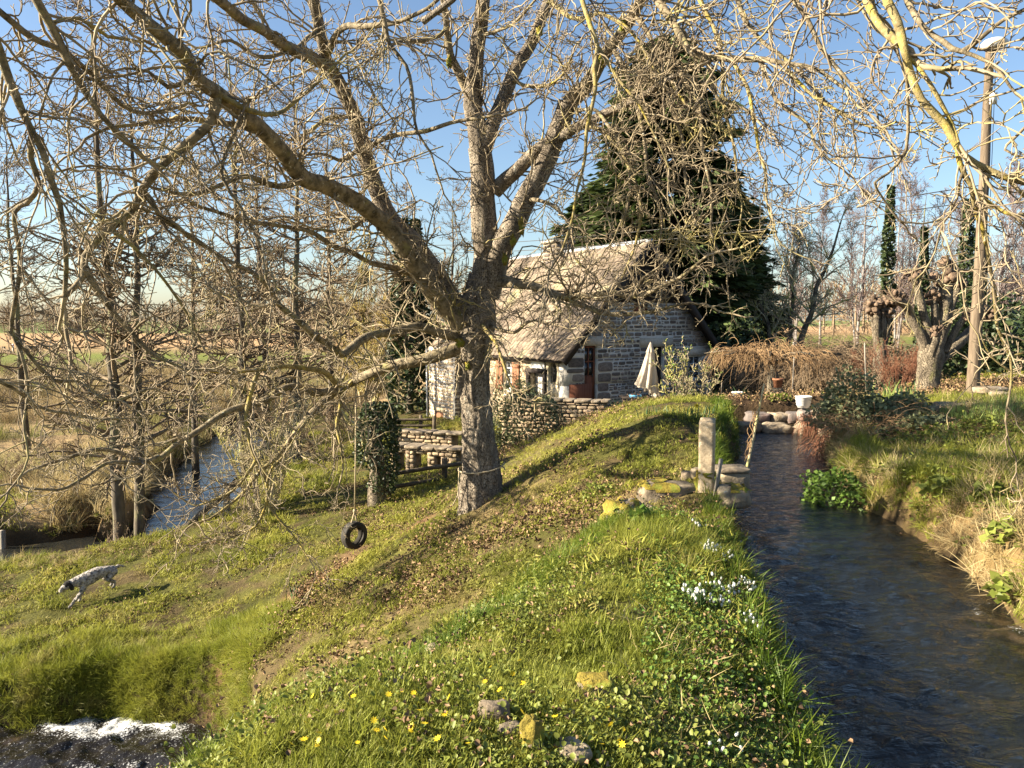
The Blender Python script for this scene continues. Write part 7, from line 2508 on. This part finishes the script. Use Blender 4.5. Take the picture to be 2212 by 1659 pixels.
leafy_plant(1828, 1108, .50, .46, 1500, .055, 'green_leaf', 'rounded fresh green plant overhanging the stream at the right bank', d=10.5)
leafy_plant(1385, 1128, .14, .16, 60, .09, 'green_leaf', 'dark leaved plant between the mossy stones')
leafy_plant(1297, 1075, .26, .26, 420, .045, 'lime_leaf', 'pale leafy clump on the slope left of the mossy stones')
leafy_plant(1690, 862, .35, .20, 200, .06, 'lime_leaf', 'low pale green plants left of the white ribbed pot', d=18.6)
leafy_plant(1770, 870, .40, .25, 240, .07, 'ivy', 'small ivy clump right of the white ribbed pot', d=17.6)
for k, (X, Y, lb) in enumerate([(2150, 1075, 'broad leaved lime green plant near the right edge'), (2185, 1160, 'broad leaved plant below the others on the right bank'), (2125, 985, 'broad leaved plant on the sunny bank under the slabs'), (2040, 1060, 'low leafy plant beside the dark shadow on the right bank'), (2195, 1290, 'leafy plant over the water at the right edge')]):
    leafy_plant(X, Y, .22, .20, 130, .085, 'lime_leaf', lb)
# ivy pouring over the right bank
n = 5200
c0 = P(1850, 905, 13.6)
u_, v2 = g.random(n), g.random(n)
x_ = c0[0] + (u_ - .5) * 2.2 + (v2 - .5) * .5
y_ = 12.2 + 2.6 * v2
z_ = height(x_, y_) + .06 + .26 * np.maximum(0, fbm(np.stack([x_ * 1.5, y_ * 1.5, 0 * x_], -1), 2) + .45) * g.random(n) ** .6
ok = (x_ > np.interp(y_, LY, LXR) - .1) & (z_ > LEAT_Z + .05)
single('ivy_bank', leaf_quads(np.c_[x_, y_, z_][ok], .07, g, up=.8, droop=.2).mesh('ivy_bank', M['ivy']), (0, 0, 0), 'grey green ivy tumbling down the right bank beside the pool', 'ivy')
for k, (X, d, R, H, lb) in enumerate([(1842, 13.2, .62, .85, 'bushy ivy heap on the right bank left of the dark slab'), (1895, 13.1, .55, .6, 'ivy heap in the middle of the right bank above the litter')]):
    x_ = P(X, 690, d)[0]
    single('ivy_heap', leafy_bush(R, H, g, 2600, .065, 'ivy'), (x_, d, hz(x_, d) - .03), lb, 'ivy')
cane = cane_mound(.6, .45, g, 130, .7, .006, 'weeping', 2)
for k, (X, d, lb) in enumerate([(1905, 13.3, 'tangle of dry bleached stems over the ivy on the right bank'), (1860, 12.6, 'second tangle of dry stems lower on the ivy bank')]):
    x_ = P(X, 690, d)[0]
    single('dry_stems', cane, (x_, d, hz(x_, d)), lb, 'dry plant', None, (0, 0, k * 2.0))
# yellow shoots under the slabs
yb = [blade_tuft('yellow_shoot', M['iris_leaf'], 9, .22, .010, .3, g, spread=.06) for _ in range(2)]
p = sample(900, 7.2, 10.5, 11.5, 13.3, lambda x, y, z: np.abs(y - 12.5) < .5)
scatter('yellow_shoots', p, yb, .7, 1.2, 'upright yellow green shoots below the slabs of the right bank')

# dog
dp = gh(200, 1296)
dog = thing('dog', dp, 'grey speckled dog with a dark head bounding across the lawn', 'dog', (0, 0, math.atan2(-.8, -.6)), None, .88)
SK = {
    'pelvis': ((-.40, 0, .60), .125), 'loin': ((-.2, 0, .575), .115), 'mid': ((-.02, 0, .53), .13), 'chest': ((.16, 0, .47), .145), 'neck0': ((.29, 0, .48), .105), 'neck1': ((.39, 0, .47), .082), 'head': ((.475, 0, .465), .082), 'brow': ((.53, 0, .44), .066), 'muz': ((.60, 0, .395), .043), 'nose': ((.665, 0, .36), .032),
    'tail0': ((-.51, 0, .60), .036), 'tail1': ((-.63, 0, .585), .024), 'tail2': ((-.74, 0, .54), .012),
    'shL': ((.18, .085, .38), .068), 'elL': ((.27, .10, .25), .043), 'wrL': ((.40, .10, .13), .030), 'paL': ((.49, .10, .035), .027), 'toL': ((.54, .10, .02), .028),
    'shR': ((.17, -.085, .38), .068), 'elR': ((.14, -.10, .24), .043), 'wrR': ((.21, -.10, .12), .030), 'paR': ((.21, -.10, .035), .027), 'toR': ((.26, -.10, .02), .028),
    'hiL': ((-.40, .085, .50), .098), 'knL': ((-.28, .10, .38), .062), 'hoL': ((-.44, .10, .30), .032), 'feL': ((-.42, .10, .20), .026), 'tpL': ((-.37, .10, .18), .027),
    'hiR': ((-.42, -.085, .50), .098), 'knR': ((-.30, -.10, .37), .062), 'hoR': ((-.47, -.10, .29), .032), 'feR': ((-.47, -.10, .19), .026), 'tpR': ((-.42, -.10, .17), .027),
}
ED = [('pelvis', 'loin'), ('loin', 'mid'), ('mid', 'chest'), ('chest', 'neck0'), ('neck0', 'neck1'), ('neck1', 'head'), ('head', 'brow'), ('brow', 'muz'), ('muz', 'nose'), ('pelvis', 'tail0'), ('tail0', 'tail1'), ('tail1', 'tail2')]
for s_ in 'LR':
    ED += [('chest', 'sh' + s_), ('sh' + s_, 'el' + s_), ('el' + s_, 'wr' + s_), ('wr' + s_, 'pa' + s_), ('pa' + s_, 'to' + s_), ('pelvis', 'hi' + s_), ('hi' + s_, 'kn' + s_), ('kn' + s_, 'ho' + s_), ('ho' + s_, 'fe' + s_), ('fe' + s_, 'tp' + s_)]
keys = list(SK)
me = bpy.data.meshes.new('body')
me.from_pydata([SK[k][0] for k in keys], [(keys.index(a), keys.index(b2)) for a, b2 in ED], [])
body = add('body', me, dog)
body.modifiers.new('skin', 'SKIN')
for k, nm in enumerate(keys):
    r_ = SK[nm][1] * (1.16 if nm[:2] not in ('el', 'wr', 'pa', 'to', 'ho', 'fe', 'tp') else 1.12)
    me.skin_vertices[0].data[k].radius = (r_, r_)
    me.skin_vertices[0].data[k].use_root = nm == 'pelvis'
tx_ = bpy.data.textures.new('fur_tufts', 'CLOUDS')
tx_.noise_scale = .05
sub = body.modifiers.new('smooth', 'SUBSURF')
sub.levels = sub.render_levels = 3
dsp = body.modifiers.new('tufts', 'DISPLACE')
dsp.texture = tx_
dsp.strength = .035
me.materials.append(M['fur'])
add('face_mask', blob('face_mask', (.10, .078, .072), 2, M['black_fur'], .08, 2, 2, 18, 12), dog, (.485, 0, .475), (0, .35, 0))
for s_ in (-1, 1):
    add('ear', blob('ear', (.045, .016, .085), 5, M['black_fur'], .15, 2, 2, 12, 9), dog, (.45, s_ * .082, .43), (s_ * .15, .25, 0))
    add('eye', blob('eye', (.011, .011, .011), 5, M['glass'], .0), dog, (.552, s_ * .052, .462))
add('nose', blob('nose', (.022, .024, .018), 5, M['black_fur'], .05), dog, (.69, 0, .352))

# far road side posts
for k, (X, lb) in enumerate([(25, 'white roadside post with a red band, at the far left'), (81, 'white roadside post with a red band, right of the first')]):
    x_ = P(X, 690, 127)[0]
    t = thing('marker_post', (x_, 127, hz(x_, 127)), lb, 'road post', group='white posts along the far road')
    add('shaft', box_mesh('shaft', (-.09, -.09, -.1), (.09, .09, 1.25), 'white_paint'), t)
    add('red_band', box_mesh('red_band', (-.095, -.095, .95), (.095, .095, 1.1), 'terracotta'), t)
for k, (X, h_, lb) in enumerate([(58, 1.1, 'dark field post beside the far road, left of the wide one'), (68, .8, 'thin dark field post beside the far road'), (76, 1.2, 'wide dark post beside the far road'), (6, .9, 'dark field post by the far road at the left edge')]):
    x_ = P(X, 690, 125)[0]
    single('field_post', box_mesh('field_post', (-.12, -.12, -.2), (.12, .12, h_), 'fence_wood'), (x_, 125, hz(x_, 125)), lb, 'post', 'dark posts along the far road')
